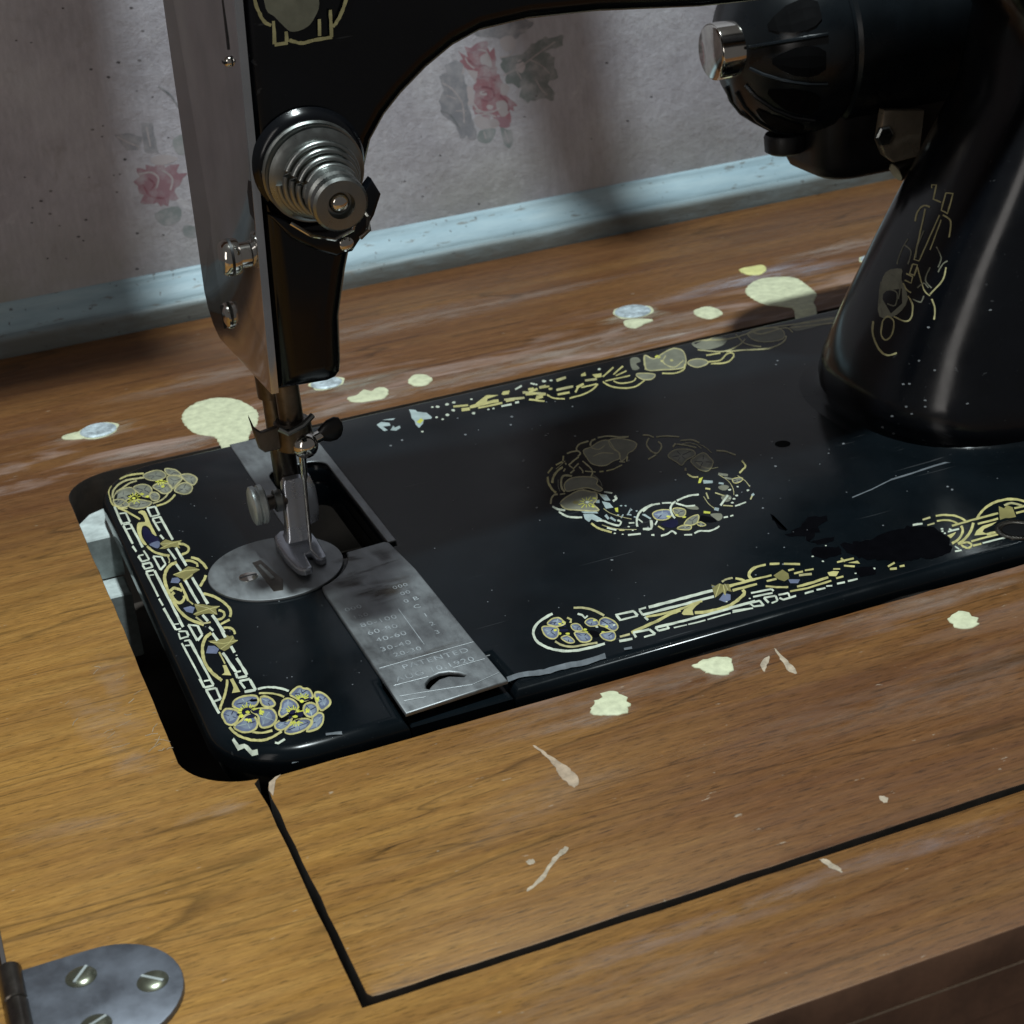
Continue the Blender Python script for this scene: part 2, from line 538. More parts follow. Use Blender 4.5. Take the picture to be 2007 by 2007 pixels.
DEC_LEFT = """fp108,1242 116,1276 128,1313 141,1344 157,1362 174,1374 191,1379 208,1382 225,1379 238,1367 245,1342 249,1308 246,1280 237,1262 222,1250 208,1238 195,1224 182,1210 170,1197 158,1180 146,1163 135,1154 126,1155 118,1163 112,1176 108,1193 106,1216
zp129,1247 150,1324 186,1351 208,1332 228,1271 199,1245 171,1225 148,1191 140,1213
ns167,1265 142,1257 117,1249 117,1242 142,1249 166,1257
ns178,1293 185,1339 183,1340 176,1294
ns184,1263 231,1273 231,1280 184,1269
ns171,1257 169,1216 172,1217 173,1258
ns171,1266 147,1231 124,1197 125,1191 148,1226 172,1260
es110,1240 118,1273 130,1309 143,1338 157,1356 174,1368 190,1372 208,1375 224,1371 236,1362 243,1338 246,1306 244,1282 236,1269 222,1256 208,1245 195,1231 182,1216 169,1201 157,1185 145,1170 135,1159 127,1161 119,1168 114,1181 110,1196 109,1217 111,1242 105,1242 104,1215 106,1191 110,1172 116,1157 125,1149 135,1147 146,1158 158,1174 171,1192 183,1205 196,1218 208,1232 223,1244 238,1258 248,1278 251,1310 248,1345 240,1373 226,1385 209,1389 191,1385 174,1379 156,1367 140,1349 126,1316 114,1279 106,1245
fp246,1362 257,1377 274,1384 291,1385 305,1380 318,1368 328,1353 335,1334 339,1311 340,1288 338,1265 333,1242 325,1223 313,1206 298,1192 285,1191 275,1209 267,1239 260,1271 253,1303 246,1336
zp271,1337 291,1357 317,1324 324,1290 319,1250 286,1215 269,1276
ns291,1308 261,1348 259,1341 289,1301
ns301,1299 325,1343 324,1349 299,1306
ns298,1287 318,1233 321,1240 300,1294
ns289,1294 267,1279 267,1272 289,1288
es247,1356 257,1369 274,1376 290,1377 304,1372 316,1361 326,1347 333,1329 336,1307 337,1286 335,1266 330,1246 323,1229 312,1213 298,1199 286,1198 277,1214 270,1244 263,1275 256,1308 249,1340 249,1363 244,1360 244,1334 250,1299 257,1267 264,1235 272,1203 283,1184 298,1185 313,1199 326,1219 335,1239 341,1264 344,1289 342,1314 338,1339 330,1359 320,1375 306,1386 292,1391 275,1389 257,1384 246,1368
fp317,1229 327,1236 341,1233 352,1223 359,1206 362,1182 361,1160 357,1140 348,1120 339,1110 329,1110 318,1119 311,1135 309,1165 311,1202
zp322,1205 347,1206 349,1166 338,1139 322,1149
ns336,1176 324,1211 322,1207 334,1172
ns337,1168 357,1160 358,1164 338,1173
ns329,1164 318,1148 318,1144 330,1160
es317,1221 327,1228 340,1224 350,1217 356,1201 358,1179 358,1161 354,1144 347,1125 339,1117 330,1118 320,1125 313,1139 313,1167 315,1202 319,1227 314,1230 308,1202 306,1163 308,1131 316,1112 327,1101 339,1103 350,1115 358,1137 364,1160 365,1186 362,1211 354,1229 343,1241 328,1244 316,1237
fp108,1242 117,1251 132,1250 145,1244 155,1235 164,1221 171,1204 178,1180 183,1153 183,1133 175,1123 162,1120 150,1121 139,1125 128,1132 119,1148 112,1178 107,1215
zp116,1224 145,1218 165,1194 167,1152 147,1142 129,1162
ns138,1198 115,1234 114,1230 137,1194
ns148,1180 163,1194 163,1199 148,1186
ns145,1169 148,1134 151,1136 149,1171
es109,1236 117,1244 131,1243 144,1237 154,1229 162,1214 169,1199 175,1175 180,1150 180,1136 175,1131 163,1126 151,1127 140,1132 129,1140 121,1153 115,1182 110,1217 111,1243 105,1241 105,1213 109,1173 117,1143 126,1126 138,1119 149,1115 162,1112 175,1117 185,1130 186,1156 180,1184 173,1208 166,1228 157,1241 146,1249 133,1257 118,1258 108,1248
fp174,1122 179,1143 190,1163 203,1177 216,1182 231,1180 245,1175 259,1164 272,1150 283,1136 293,1123 301,1112 304,1099 298,1083 286,1067 271,1056 251,1052 228,1054 209,1062 193,1078 180,1100
zp202,1122 216,1159 244,1150 272,1130 283,1102 261,1071 217,1080
ns241,1121 213,1123 186,1124 185,1118 213,1117 240,1114
ns243,1121 245,1162 243,1162 240,1120
ns248,1113 279,1103 280,1108 249,1118
ns236,1113 218,1082 219,1077 238,1107
es177,1120 181,1138 191,1155 203,1169 215,1174 230,1172 244,1169 257,1158 270,1144 281,1128 291,1116 299,1107 301,1100 296,1089 285,1074 271,1063 252,1058 229,1062 210,1068 195,1085 182,1105 177,1127 172,1118 178,1094 191,1071 207,1053 227,1047 250,1043 271,1050 286,1061 299,1078 307,1099 304,1118 295,1129 285,1141 274,1157 261,1172 246,1181 232,1188 216,1188 203,1183 189,1169 177,1147 172,1124
fp329,1488 334,1505 345,1519 359,1529 379,1536 403,1538 423,1533 437,1517 446,1495 452,1472 454,1449 452,1426 445,1408 431,1396 412,1390 395,1388 379,1392 365,1400 353,1414 342,1436 333,1464
zp355,1476 373,1502 413,1515 434,1470 425,1426 394,1413 366,1427
ns387,1467 354,1481 353,1475 386,1462
ns401,1475 412,1502 411,1506 400,1480
ns395,1457 426,1424 428,1429 396,1462
ns390,1460 366,1432 366,1427 391,1455
es332,1485 336,1500 345,1513 359,1522 379,1529 402,1531 422,1527 435,1513 445,1491 449,1467 452,1447 450,1427 445,1414 431,1402 413,1397 395,1395 380,1397 366,1407 354,1419 344,1442 335,1468 332,1491 326,1484 331,1460 339,1431 351,1408 364,1394 378,1386 394,1381 412,1383 431,1389 446,1403 455,1424 457,1451 455,1476 449,1500 439,1523 424,1539 404,1545 380,1542 360,1535 345,1526 333,1510 327,1490
fp470,1530 484,1524 503,1505 518,1483 526,1460 532,1434 535,1412 536,1397 534,1386 528,1382 513,1387 494,1400 478,1413 469,1426 464,1440 462,1457 461,1484 464,1513
zp482,1507 509,1467 517,1428 513,1411 486,1427 480,1452
ns491,1473 481,1503 479,1498 489,1468
ns498,1440 525,1417 526,1424 501,1450
ns495,1444 483,1425 484,1418 496,1438
es469,1523 483,1516 501,1499 516,1478 523,1454 529,1430 532,1409 533,1395 533,1391 529,1390 515,1394 495,1406 480,1420 472,1433 467,1446 465,1461 464,1485 466,1512 472,1525 468,1535 460,1515 458,1482 459,1454 461,1435 467,1420 476,1407 492,1394 512,1381 527,1376 536,1382 539,1399 537,1415 534,1437 529,1465 520,1490 504,1511 486,1530 471,1537
fp458,1408 473,1414 491,1408 506,1396 518,1378 528,1354 530,1330 520,1308 502,1285 485,1266 471,1244 458,1226 448,1222 443,1243 442,1280 443,1317 445,1351 450,1386
zp469,1382 494,1361 505,1328 481,1284 462,1271 453,1320
ns479,1325 467,1377 465,1373 477,1321
ns481,1320 515,1325 516,1332 482,1326
ns470,1302 458,1261 460,1258 473,1299
es458,1398 472,1405 489,1399 504,1388 515,1369 524,1347 527,1331 518,1315 501,1295 484,1273 469,1253 457,1233 450,1229 446,1247 445,1282 446,1318 449,1351 453,1383 460,1404 455,1414 447,1388 441,1351 438,1315 438,1278 439,1239 446,1214 458,1218 472,1237 486,1258 503,1279 521,1302 534,1329 531,1360 521,1386 508,1405 492,1417 474,1425 458,1416
fp534,1379 543,1389 558,1388 572,1381 584,1367 594,1348 602,1328 606,1309 607,1288 604,1268 595,1242 581,1217 569,1206 559,1217 550,1242 542,1272 536,1308 533,1349
zp546,1346 571,1345 593,1323 589,1282 567,1237 550,1284
ns562,1325 545,1359 544,1355 561,1321
ns573,1304 589,1316 589,1322 573,1310
ns568,1274 567,1222 571,1224 572,1277
es534,1371 543,1380 557,1380 570,1373 581,1359 591,1340 598,1321 602,1303 603,1286 601,1271 592,1248 580,1225 570,1214 562,1226 553,1250 546,1277 540,1313 537,1353 538,1381 530,1377 528,1345 533,1304 540,1267 546,1236 556,1210 568,1197 582,1209 597,1236 608,1264 611,1290 609,1313 605,1334 597,1355 586,1377 574,1389 559,1396 544,1398 533,1387
fp460,1206 472,1226 488,1248 503,1263 516,1268 529,1266 539,1257 549,1239 556,1213 558,1187 553,1161 542,1134 530,1114 518,1105 505,1104 492,1109 479,1124 467,1146 458,1167 455,1180 455,1192
zp478,1199 503,1237 528,1228 544,1181 520,1144 495,1128 478,1170
ns496,1193 476,1202 475,1197 495,1188
ns511,1192 531,1235 529,1240 509,1197
ns512,1163 521,1137 523,1141 514,1167
ns503,1189 469,1174 469,1167 503,1181
es462,1199 473,1220 488,1240 503,1256 515,1259 527,1259 537,1251 546,1233 553,1209 555,1186 550,1164 540,1140 529,1122 518,1112 506,1110 494,1116 482,1132 469,1152 461,1173 457,1184 458,1191 462,1202 457,1211 452,1195 451,1176 455,1161 464,1140 477,1116 490,1101 504,1096 518,1098 531,1106 544,1127 556,1157 562,1189 560,1219 552,1246 541,1264 530,1273 517,1276 503,1271 487,1256 470,1234 458,1214
fp352,1314 364,1329 383,1339 401,1342 416,1335 429,1321 439,1302 446,1277 449,1248 448,1222 440,1202 429,1185 417,1175 406,1173 395,1177 385,1187 378,1203 372,1225 366,1247 359,1270 352,1294
zp362,1294 401,1316 423,1279 431,1234 412,1196 392,1215 379,1249
ns390,1272 364,1303 363,1298 389,1266
ns406,1258 427,1283 426,1290 406,1264
ns404,1229 412,1193 414,1197 407,1233
ns401,1258 373,1252 373,1246 401,1252
es353,1307 364,1322 383,1331 400,1335 414,1326 427,1313 437,1296 443,1272 445,1244 445,1224 439,1207 428,1192 417,1184 407,1181 397,1186 387,1193 381,1209 376,1231 369,1253 362,1276 355,1299 355,1316 348,1312 349,1290 356,1265 364,1242 369,1220 374,1196 383,1179 393,1168 405,1163 417,1166 429,1177 442,1195 450,1221 453,1251 449,1282 443,1309 431,1327 418,1344 402,1350 383,1348 363,1338 351,1320
kp191,1264 198,1272 210,1278 222,1278 233,1272 244,1262 253,1251 260,1239 265,1226 266,1219 260,1222 249,1230 238,1236 227,1232 215,1225 205,1223 198,1234 192,1251
kp372,1385 377,1388 387,1389 397,1387 409,1380 421,1370 431,1366 437,1374 440,1387 442,1393 445,1385 446,1370 445,1357 437,1349 427,1344 416,1341 408,1343 399,1349 391,1357 383,1366 375,1377
ys236,1188 252,1168 254,1175 239,1198
ys228,1179 239,1127 243,1133 231,1184
ys221,1178 220,1151 224,1153 225,1179
ys216,1180 207,1131 211,1129 219,1179
ys211,1188 201,1164 204,1158 213,1182
ys207,1201 179,1175 180,1167 207,1193
ys206,1216 190,1214 190,1205 205,1206
ys212,1239 199,1259 197,1251 209,1230
ys218,1246 211,1272 208,1266 214,1240
ys228,1247 231,1292 227,1292 224,1246
ys235,1238 251,1276 248,1282 233,1243
ys239,1227 257,1248 255,1257 238,1235
ys240,1212 262,1215 263,1225 241,1220
ys424,1355 443,1326 445,1336 427,1364
ys417,1346 423,1308 428,1315 421,1353
ys411,1346 410,1292 414,1294 416,1348
ys405,1351 395,1306 399,1303 409,1347
ys402,1358 382,1321 385,1312 404,1351
ys400,1370 383,1357 384,1345 400,1360
ys400,1381 379,1377 378,1366 399,1370
yp229,1200 221,1192 213,1208 213,1221 221,1231 229,1225 232,1214
yp285,1198 293,1206 303,1210 306,1193 305,1181 297,1173 288,1184
yp418,1358 409,1360 402,1376 407,1388 415,1397 423,1387 424,1371
yp282,1256 286,1245 286,1231 275,1226 266,1240 265,1253 275,1262
yp411,1292 417,1279 412,1266 402,1265 395,1276 396,1289 403,1302
gs197,1516 204,1520 214,1523 226,1531 237,1536 248,1540 259,1540 270,1538 282,1534 297,1534 314,1528 328,1522 338,1515 342,1541 333,1548 317,1552 301,1560 286,1563 274,1567 261,1563 249,1565 238,1561 226,1555 214,1553 204,1546 197,1539
es116,1278 121,1295 124,1323 131,1349 138,1373 147,1394 159,1414 172,1434 185,1447 196,1456 208,1466 219,1470 231,1475 245,1475 259,1475 272,1468 285,1464 298,1466 310,1462 320,1458 327,1457 331,1482 324,1484 313,1489 301,1488 289,1491 276,1494 262,1500 247,1500 233,1503 220,1496 208,1491 195,1483 182,1471 169,1457 155,1434 142,1414 130,1390 122,1360 115,1329 111,1302 107,1283
es147,1347 156,1354 168,1363 181,1373 194,1384 205,1395 217,1404 227,1417 238,1425 250,1430 263,1434 275,1434 284,1439 285,1460 277,1457 265,1454 251,1452 238,1444 226,1437 215,1425 204,1416 193,1405 181,1393 167,1382 155,1372 146,1366
gs135,1473 129,1462 121,1445 113,1423 106,1400 101,1375 99,1348 98,1321 95,1295 95,1271 92,1245 93,1220 94,1195 98,1173 106,1154 114,1137 122,1122 132,1107 144,1098 154,1090 161,1085 165,1102 158,1108 147,1115 136,1126 127,1137 119,1150 112,1168 106,1186 101,1205 101,1226 100,1247 102,1272 104,1297 105,1322 106,1348 109,1372 113,1393 118,1412 126,1431 134,1448 139,1459
gs317,1025 326,1025 338,1027 352,1028 365,1032 376,1037 388,1044 399,1053 409,1066 421,1078 432,1095 442,1111 449,1123 445,1141 437,1133 428,1116 417,1100 407,1087 397,1076 387,1068 376,1059 366,1055 353,1049 341,1052 328,1048 320,1050
es305,1070 314,1074 326,1076 339,1079 351,1085 362,1091 372,1098 381,1110 390,1117 398,1131 405,1143 410,1156 415,1162 410,1178 406,1169 401,1158 394,1147 387,1137 379,1129 371,1118 361,1110 351,1102 340,1098 327,1095 315,1092 307,1094
gs112,1123 132,1080 150,1037 166,993 182,947 197,902 205,919 190,966 175,1010 159,1057 140,1101 120,1144
ws96,1164 95,1075 93,987 93,901 106,907 105,992 107,1081 107,1169
ws109,1042 143,1029 145,1047 111,1058
ws139,1036 139,970 138,904 149,909 149,975 149,1041
ws97,908 119,898 141,892 144,911 122,918 99,925
ws102,886 141,874 143,889 104,901
ws96,884 97,817 99,751 99,686 102,622 112,628 111,693 110,758 109,824 108,890
ws95,596 102,514 111,521 106,605
ws135,874 136,807 137,741 140,676 140,611 140,547 154,554 152,618 152,683 150,748 148,814 147,881
ws102,819 136,814 138,829 103,835
ws263,1027 286,1021 310,1022 313,1042 289,1045 265,1047
ws259,1024 259,966 258,908 269,914 270,972 272,1030
ws305,1028 304,967 302,905 315,911 315,971 317,1033
ws260,905 284,903 307,901 309,916 286,920 262,920
ws263,872 287,871 311,871 313,892 289,890 265,892
ws259,868 261,782 265,700 276,707 273,791 271,877
ws302,873 302,807 303,741 304,676 305,612 306,549 319,557 318,620 317,684 317,750 315,815 315,882
ws268,810 300,804 302,819 270,824
ws257,643 265,582 275,594 268,655
gp208,1011 218,1020 234,1022 246,1004 248,956 246,889 244,824 244,760 245,697 244,656 240,649 233,663 228,684 227,709 228,740 227,767 223,787 218,803 212,813 206,816 199,813 192,802 186,783 179,757 174,731 171,708 169,686 168,661 170,628 173,593 174,570 170,564 163,570 157,588 154,621 153,665 154,706 155,740 158,770 162,798 168,826 174,852 181,869 188,874 195,871 202,868 209,865 217,861 222,867 225,892 226,927 225,958 219,981 210,999
np192,787 200,798 208,794 215,781 219,757 223,723 227,692 233,667 241,644 245,622 246,598 245,575 239,561 224,557 205,562 189,576 181,598 176,630 175,664 178,707 185,754
vp188,569 201,578 220,584 235,585 241,576 243,561 241,545 236,525 228,504 219,493 210,501 201,520 194,537 188,549 185,560
gs165,543 168,530 171,508 177,488 182,466 188,449 195,434 203,420 212,405 222,389 235,376 247,366 254,358 261,382 253,392 242,402 230,417 220,432 212,444 204,455 198,469 192,486 187,503 184,527 178,544 177,560
gs325,477 331,473 338,465 346,457 353,451 357,439 361,429 363,417 364,409 362,401 360,392 357,382 352,377 346,369 336,367 327,367 320,362 318,336 325,336 335,340 346,344 355,351 363,366 369,379 374,396 375,413 376,432 371,445 367,460 362,474 355,486 346,492 339,503 332,505
op223,484 249,497 239,546 278,581 306,535 358,519 329,492 327,429 293,471 249,468
gs232,481 263,495 293,510 322,512 352,515 352,523 323,519 293,517 263,503 232,489
es242,532 268,525 294,517 295,524 269,532 243,540
ws99,455 106,376 115,383 111,463
ws105,453 133,448 135,467 107,469
ws110,369 150,375 152,392 111,391
ws139,504 143,442 146,380 155,387 153,450 148,511
ws104,339 125,334 148,332 150,356 128,358 106,361
ws101,337 104,281 114,288 111,345
ws144,341 145,284 155,290 154,347
ws109,277 151,278 153,298 110,293
ws105,242 127,238 149,237 151,257 129,261 107,265
ws102,243 102,180 104,119 105,58 106,-2 106,-62 116,-57 115,2 115,63 113,124 114,186 113,248
ws105,-87 109,-172 118,-165 114,-80
ws144,236 144,170 145,105 146,41 146,-23 147,-86 149,-147 149,-209 149,-270 151,-329 150,-389 152,-447 165,-441 164,-383 164,-323 163,-264 161,-203 162,-141 160,-80 161,-16 160,48 160,112 158,177 157,243
ws114,193 138,187 140,199 116,206
ws104,-201 108,-266 109,-330 112,-393 115,-455 126,-449 124,-386 121,-324 119,-259 117,-194
ws119,-461 144,-463 146,-447 121,-445
ws123,-401 145,-407 147,-395 125,-387
ws171,404 174,346 174,287 175,230 185,235 186,294 183,351 183,410
ws174,402 194,388 214,371 218,390 198,405 178,420
ws211,377 212,327 215,279 223,285 222,334 221,384
ws217,292 178,240 182,220 221,273
es243,374 244,364 244,349 244,333 243,321 242,311 239,302 236,294 234,289 239,282 241,287 244,296 247,307 250,320 250,336 250,353 250,368 250,378
gs277,295 270,290 260,285 248,283 237,274 228,262 218,250 210,234 201,219 194,203 189,182 181,166 177,145 172,124 169,101 166,78 163,53 163,25 162,-5 160,-36 161,-64 162,-89 162,-112 161,-137 162,-162 163,-191 166,-220 168,-251 172,-280 176,-308 180,-337 188,-360 194,-384 202,-400 210,-417 217,-433 225,-444 232,-458 239,-469 246,-479 250,-488 259,-466 257,-454 251,-443 243,-431 236,-418 227,-408 220,-395 213,-378 206,-362 200,-342 194,-318 190,-292 184,-268 181,-241 180,-211 179,-181 178,-152 176,-128 175,-105 177,-81 175,-58 176,-30 176,-1 179,28 180,55 183,77 185,98 188,117 191,135 196,151 200,168 206,181 212,194 218,208 225,223 233,230 240,239 249,249 260,250 269,252 276,258
gs179,-46 183,-43 190,-37 195,-28 199,-30 202,-26 205,-32 210,-36 213,-45 218,-51 222,-60 226,-69 229,-73 239,-50 236,-44 232,-35 229,-24 223,-19 219,-12 214,-6 210,4 202,7 193,0 186,-10 179,-14 174,-17
gs191,-44 187,-46 182,-53 176,-65 171,-81 169,-97 169,-113 169,-128 171,-143 173,-156 175,-172 180,-183 185,-196 192,-201 200,-202 208,-197 215,-189 222,-179 228,-164 233,-153 237,-142 240,-133 241,-122 242,-116 241,-115 224,-121 224,-124 227,-125 226,-125 224,-127 223,-137 219,-148 214,-157 210,-160 206,-168 201,-165 197,-171 194,-168 193,-160 188,-154 187,-139 185,-129 183,-118 183,-105 183,-95 182,-89 185,-86 189,-81 193,-75 197,-72
gs236,24 236,-47 234,-118 234,-188 245,-183 248,-113 248,-42 248,30
gs238,-189 250,-242 257,-232 244,-181
gs353,279 358,270 365,260 373,247 379,235 383,221 386,205 389,190 393,176 393,157 395,138 396,120 397,108 409,116 409,129 409,149 408,170 406,190 402,206 398,224 396,243 391,260 383,271 375,286 366,295 361,303
gs378,50 373,46 371,34 365,24 361,10 351,-3 341,-23 331,-40 324,-53 331,-73 338,-61 348,-43 358,-23 368,-10 375,6 380,19 384,29 388,35
gs318,253 323,250 331,246 340,241 346,232 351,224 356,213 361,203 364,195 363,188 363,181 359,173 358,166 369,159 370,166 372,176 374,190 375,207 371,219 366,233 361,248 354,258 346,267 337,274 329,277 323,280
gs320,-166 328,-171 338,-182 349,-198 357,-213 365,-227 372,-246 378,-263 385,-281 390,-298 393,-317 397,-334 400,-350 402,-365 402,-380 402,-393 400,-405 399,-419 394,-434 389,-448 385,-457 396,-469 399,-458 405,-445 410,-426 414,-407 416,-389 417,-371 415,-354 411,-338 410,-318 406,-300 402,-280 395,-263 391,-243 383,-225 376,-206 368,-187 357,-173 346,-157 337,-144 329,-137
gs383,-477 359,-488 331,-504 331,-523 359,-511 382,-501
gs351,-375 356,-378 360,-387 365,-393 367,-400 368,-405 368,-413 366,-421 364,-427 362,-434 358,-439 354,-444 349,-447 345,-446 339,-448 334,-446 330,-447 326,-470 330,-470 336,-472 343,-472 350,-470 356,-463 362,-458 368,-450 374,-439 377,-426 378,-413 380,-399 378,-386 373,-376 369,-364 363,-357 359,-354
ws260,452 267,378 272,303 284,314 278,387 271,461
ws300,442 302,381 302,320 305,261 307,202 320,210 320,270 318,330 315,390 315,452
ws262,247 270,156 282,165 276,258
ws266,37 268,-21 268,-79 270,-136 272,-192 274,-248 287,-241 285,-185 283,-129 283,-70 281,-13 280,46
ws306,54 306,-15 309,-81 312,-145 312,-211 314,-275 330,-266 326,-202 325,-137 323,-72 321,-5 319,62
ws266,-377 275,-456 289,-443 278,-366
ws308,-401 312,-454 315,-505 320,-556 323,-607 335,-599 333,-547 328,-496 327,-443 322,-392
ws269,-517 279,-564 288,-553 278,-505
op227,142 263,154 322,194 331,182 349,164 369,125 326,96 315,70 263,34 265,72 250,94
vp198,58 217,107 245,97 251,60 234,31
op231,-341 257,-320 257,-270 260,-234 302,-265 334,-302 372,-324 346,-346 339,-410 305,-372 267,-362 244,-367
vp200,-249 238,-247 254,-274 231,-329 206,-296
es233,-381 244,-423 256,-468 290,-476 293,-458 261,-451 252,-412 241,-370
gs231,134 264,142 296,149 319,140 342,129 365,119 367,128 344,139 321,149 297,160 264,150 232,144
gs264,37 293,62 323,89 322,96 293,70 263,44
gs233,-347 267,-338 301,-331 335,-331 368,-332 369,-325 336,-323 302,-323 268,-330 234,-339
es261,-252 286,-285 311,-317 324,-361 337,-405 340,-400 327,-356 314,-311 288,-278 263,-245
ws180,-440 183,-500 184,-560 186,-618 200,-610 196,-553 194,-493 192,-433
ws183,-443 203,-459 223,-476 228,-460 207,-443 187,-426
ws220,-471 219,-523 221,-573 232,-567 232,-516 232,-465
ws225,-561 191,-606 196,-625 229,-579
ws127,-485 163,-503 166,-487 130,-469
ws158,-498 159,-547 169,-543 170,-493
ws163,-543 141,-544 118,-547 117,-563 139,-560 162,-560
ws121,-494 117,-550 125,-550 129,-493
ws133,-593 161,-598 163,-583 135,-579
ws114,-603 115,-658 116,-714 118,-768 119,-822 121,-875 122,-928 124,-980 132,-976 131,-924 130,-871 129,-817 127,-764 126,-709 125,-654 122,-599
ws152,-598 152,-653 153,-707 157,-759 157,-812 158,-864 160,-915 162,-966 161,-1017 164,-1067 175,-1062 173,-1012 172,-961 171,-910 170,-859 170,-806 167,-754 168,-699 167,-645 165,-592
ws126,-640 150,-649 152,-635 128,-627
ws117,-979 119,-1024 120,-1069 132,-1064 131,-1019 131,-972
ws125,-1077 147,-1079 169,-1078 171,-1062 149,-1059 127,-1058
ws135,-1017 164,-1021 166,-1008 138,-1001
ws124,-1101 148,-1104 173,-1108 175,-1090 151,-1085 126,-1083
ws123,-1102 125,-1148 127,-1193 127,-1238 129,-1282 131,-1326 143,-1320 141,-1276 141,-1231 139,-1187 136,-1142 135,-1097
ws169,-1100 167,-1154 166,-1207 177,-1204 177,-1151 179,-1097
ws172,-1196 141,-1201 140,-1219 171,-1214
ws268,-584 271,-627 274,-670 289,-659 284,-617 281,-575
ws314,-449 314,-502 316,-554 314,-607 315,-658 330,-651 329,-599 329,-547 329,-494 329,-441
ws271,-514 280,-554 288,-545 279,-503
ws269,-799 275,-850 277,-902 279,-953 284,-1003 298,-994 295,-943 290,-893 288,-841 283,-790
ws320,-756 321,-825 335,-818 334,-749
ws317,-881 320,-925 323,-970 322,-1016 325,-1059 338,-1052 339,-1006 334,-963 334,-917 331,-873
ws288,-1012 313,-1015 315,-999 290,-995
ws282,-1010 279,-1062 291,-1059 294,-1007
ws284,-1069 306,-1075 328,-1076 331,-1056 309,-1051 287,-1052
ws284,-1101 308,-1106 333,-1108 336,-1087 311,-1086 287,-1082
ws281,-1103 285,-1139 289,-1175 299,-1167 295,-1131 292,-1094
ws327,-1106 326,-1160 329,-1211 341,-1206 341,-1153 339,-1100
ws283,-1209 307,-1216 333,-1218 336,-1198 312,-1190 287,-1187
wp327,-854 326,-849 329,-846 333,-847 335,-851 334,-856 330,-857
gs269,-561 263,-567 254,-572 244,-580 234,-591 225,-606 217,-624 209,-642 201,-662 195,-685 190,-708 183,-732 180,-757 175,-782 174,-807 172,-833 172,-857 173,-881 174,-906 176,-929 180,-948 182,-966 185,-981 189,-993 192,-1006 197,-1019 201,-1033 205,-1045 207,-1055 220,-1038 217,-1030 215,-1015 209,-1003 207,-987 204,-974 200,-963 196,-950 194,-935 193,-914 188,-895 186,-873 186,-852 186,-830 188,-807 192,-784 194,-761 199,-739 202,-715 207,-694 214,-676 220,-659 227,-643 234,-629 240,-616 248,-611 257,-600 265,-596 271,-594
gp248,-910 265,-914 264,-1022 225,-995 241,-982 247,-947
gp249,-1056 265,-1050 267,-1187 230,-1179 247,-1139 250,-1104
gs232,-1047 231,-1057 227,-1070 223,-1086 219,-1101 213,-1117 206,-1134 201,-1153 194,-1168 188,-1183 182,-1198 176,-1212 168,-1225 162,-1243 153,-1260 147,-1276 143,-1288 151,-1300 156,-1289 161,-1272 169,-1254 177,-1239 182,-1223 190,-1211 196,-1196 203,-1180 209,-1163 216,-1145 222,-1126 228,-1109 233,-1093 238,-1077 240,-1062 242,-1053
gs258,-781 259,-842 259,-903 266,-900 266,-840 267,-778
gs333,-568 338,-570 345,-572 353,-574 357,-582 361,-587 365,-593 368,-600 370,-606 369,-615 370,-627 367,-638 367,-647 377,-647 379,-638 380,-626 381,-611 380,-597 378,-585 375,-575 371,-565 365,-559 358,-555 350,-548 343,-546 338,-544
op238,-646 286,-656 318,-663 334,-631 342,-653 360,-652 358,-697 371,-716 332,-739 314,-769 288,-782 272,-751 263,-700
vp203,-757 228,-692 256,-708 269,-749 248,-788
gs244,-665 272,-689 299,-714 322,-715 345,-716 369,-718 369,-711 346,-709 323,-707 300,-706 274,-682 246,-658
gs277,-757 300,-742 323,-725 360,-671 358,-666 322,-720 299,-734 276,-750
vp209,-1284 212,-1272 218,-1259 226,-1249 235,-1242 246,-1237 257,-1235 271,-1235 286,-1237 299,-1242 310,-1248 318,-1255 324,-1265 326,-1279 326,-1295 322,-1309 317,-1322 308,-1333 299,-1340 290,-1341 280,-1338 269,-1336 257,-1338 243,-1341 232,-1341 224,-1333 218,-1323 214,-1312 211,-1303 208,-1294
xp226,-1284 239,-1265 260,-1251 289,-1259 302,-1283 298,-1301 283,-1317 269,-1323 243,-1326 228,-1304
ns258,-1287 226,-1282 225,-1289 257,-1294
bs265,-1278 262,-1252 258,-1255 262,-1281
ns275,-1289 306,-1275 306,-1271 275,-1285
ns267,-1298 285,-1324 287,-1320 269,-1293
ns264,-1291 238,-1329 239,-1332 265,-1294
gs212,-1286 215,-1275 221,-1266 227,-1255 236,-1251 246,-1244 257,-1244 270,-1244 285,-1246 297,-1250 307,-1256 315,-1264 320,-1271 322,-1281 321,-1294 319,-1306 314,-1316 307,-1326 299,-1332 291,-1333 282,-1330 270,-1328 257,-1330 244,-1332 234,-1332 227,-1326 221,-1318 218,-1306 215,-1297 213,-1290 212,-1283 205,-1285 203,-1297 206,-1309 210,-1318 215,-1328 221,-1340 230,-1348 242,-1349 256,-1346 269,-1344 279,-1346 289,-1350 299,-1348 310,-1341 319,-1326 326,-1312 330,-1295 330,-1277 329,-1259 322,-1247 312,-1239 301,-1234 287,-1230 272,-1225 258,-1227 246,-1230 235,-1235 225,-1242 216,-1253 209,-1268 205,-1281
vp338,-1286 345,-1279 354,-1281 362,-1287 370,-1298 377,-1313 382,-1329 385,-1345 385,-1362 383,-1374 377,-1382 368,-1386 358,-1386 348,-1379 337,-1367 330,-1351 329,-1329 333,-1304
xp349,-1303 361,-1307 372,-1329 372,-1357 358,-1370 343,-1348
bs357,-1325 344,-1296 342,-1300 354,-1330
ns362,-1337 373,-1335 373,-1329 362,-1332
ns357,-1347 357,-1378 360,-1377 361,-1346
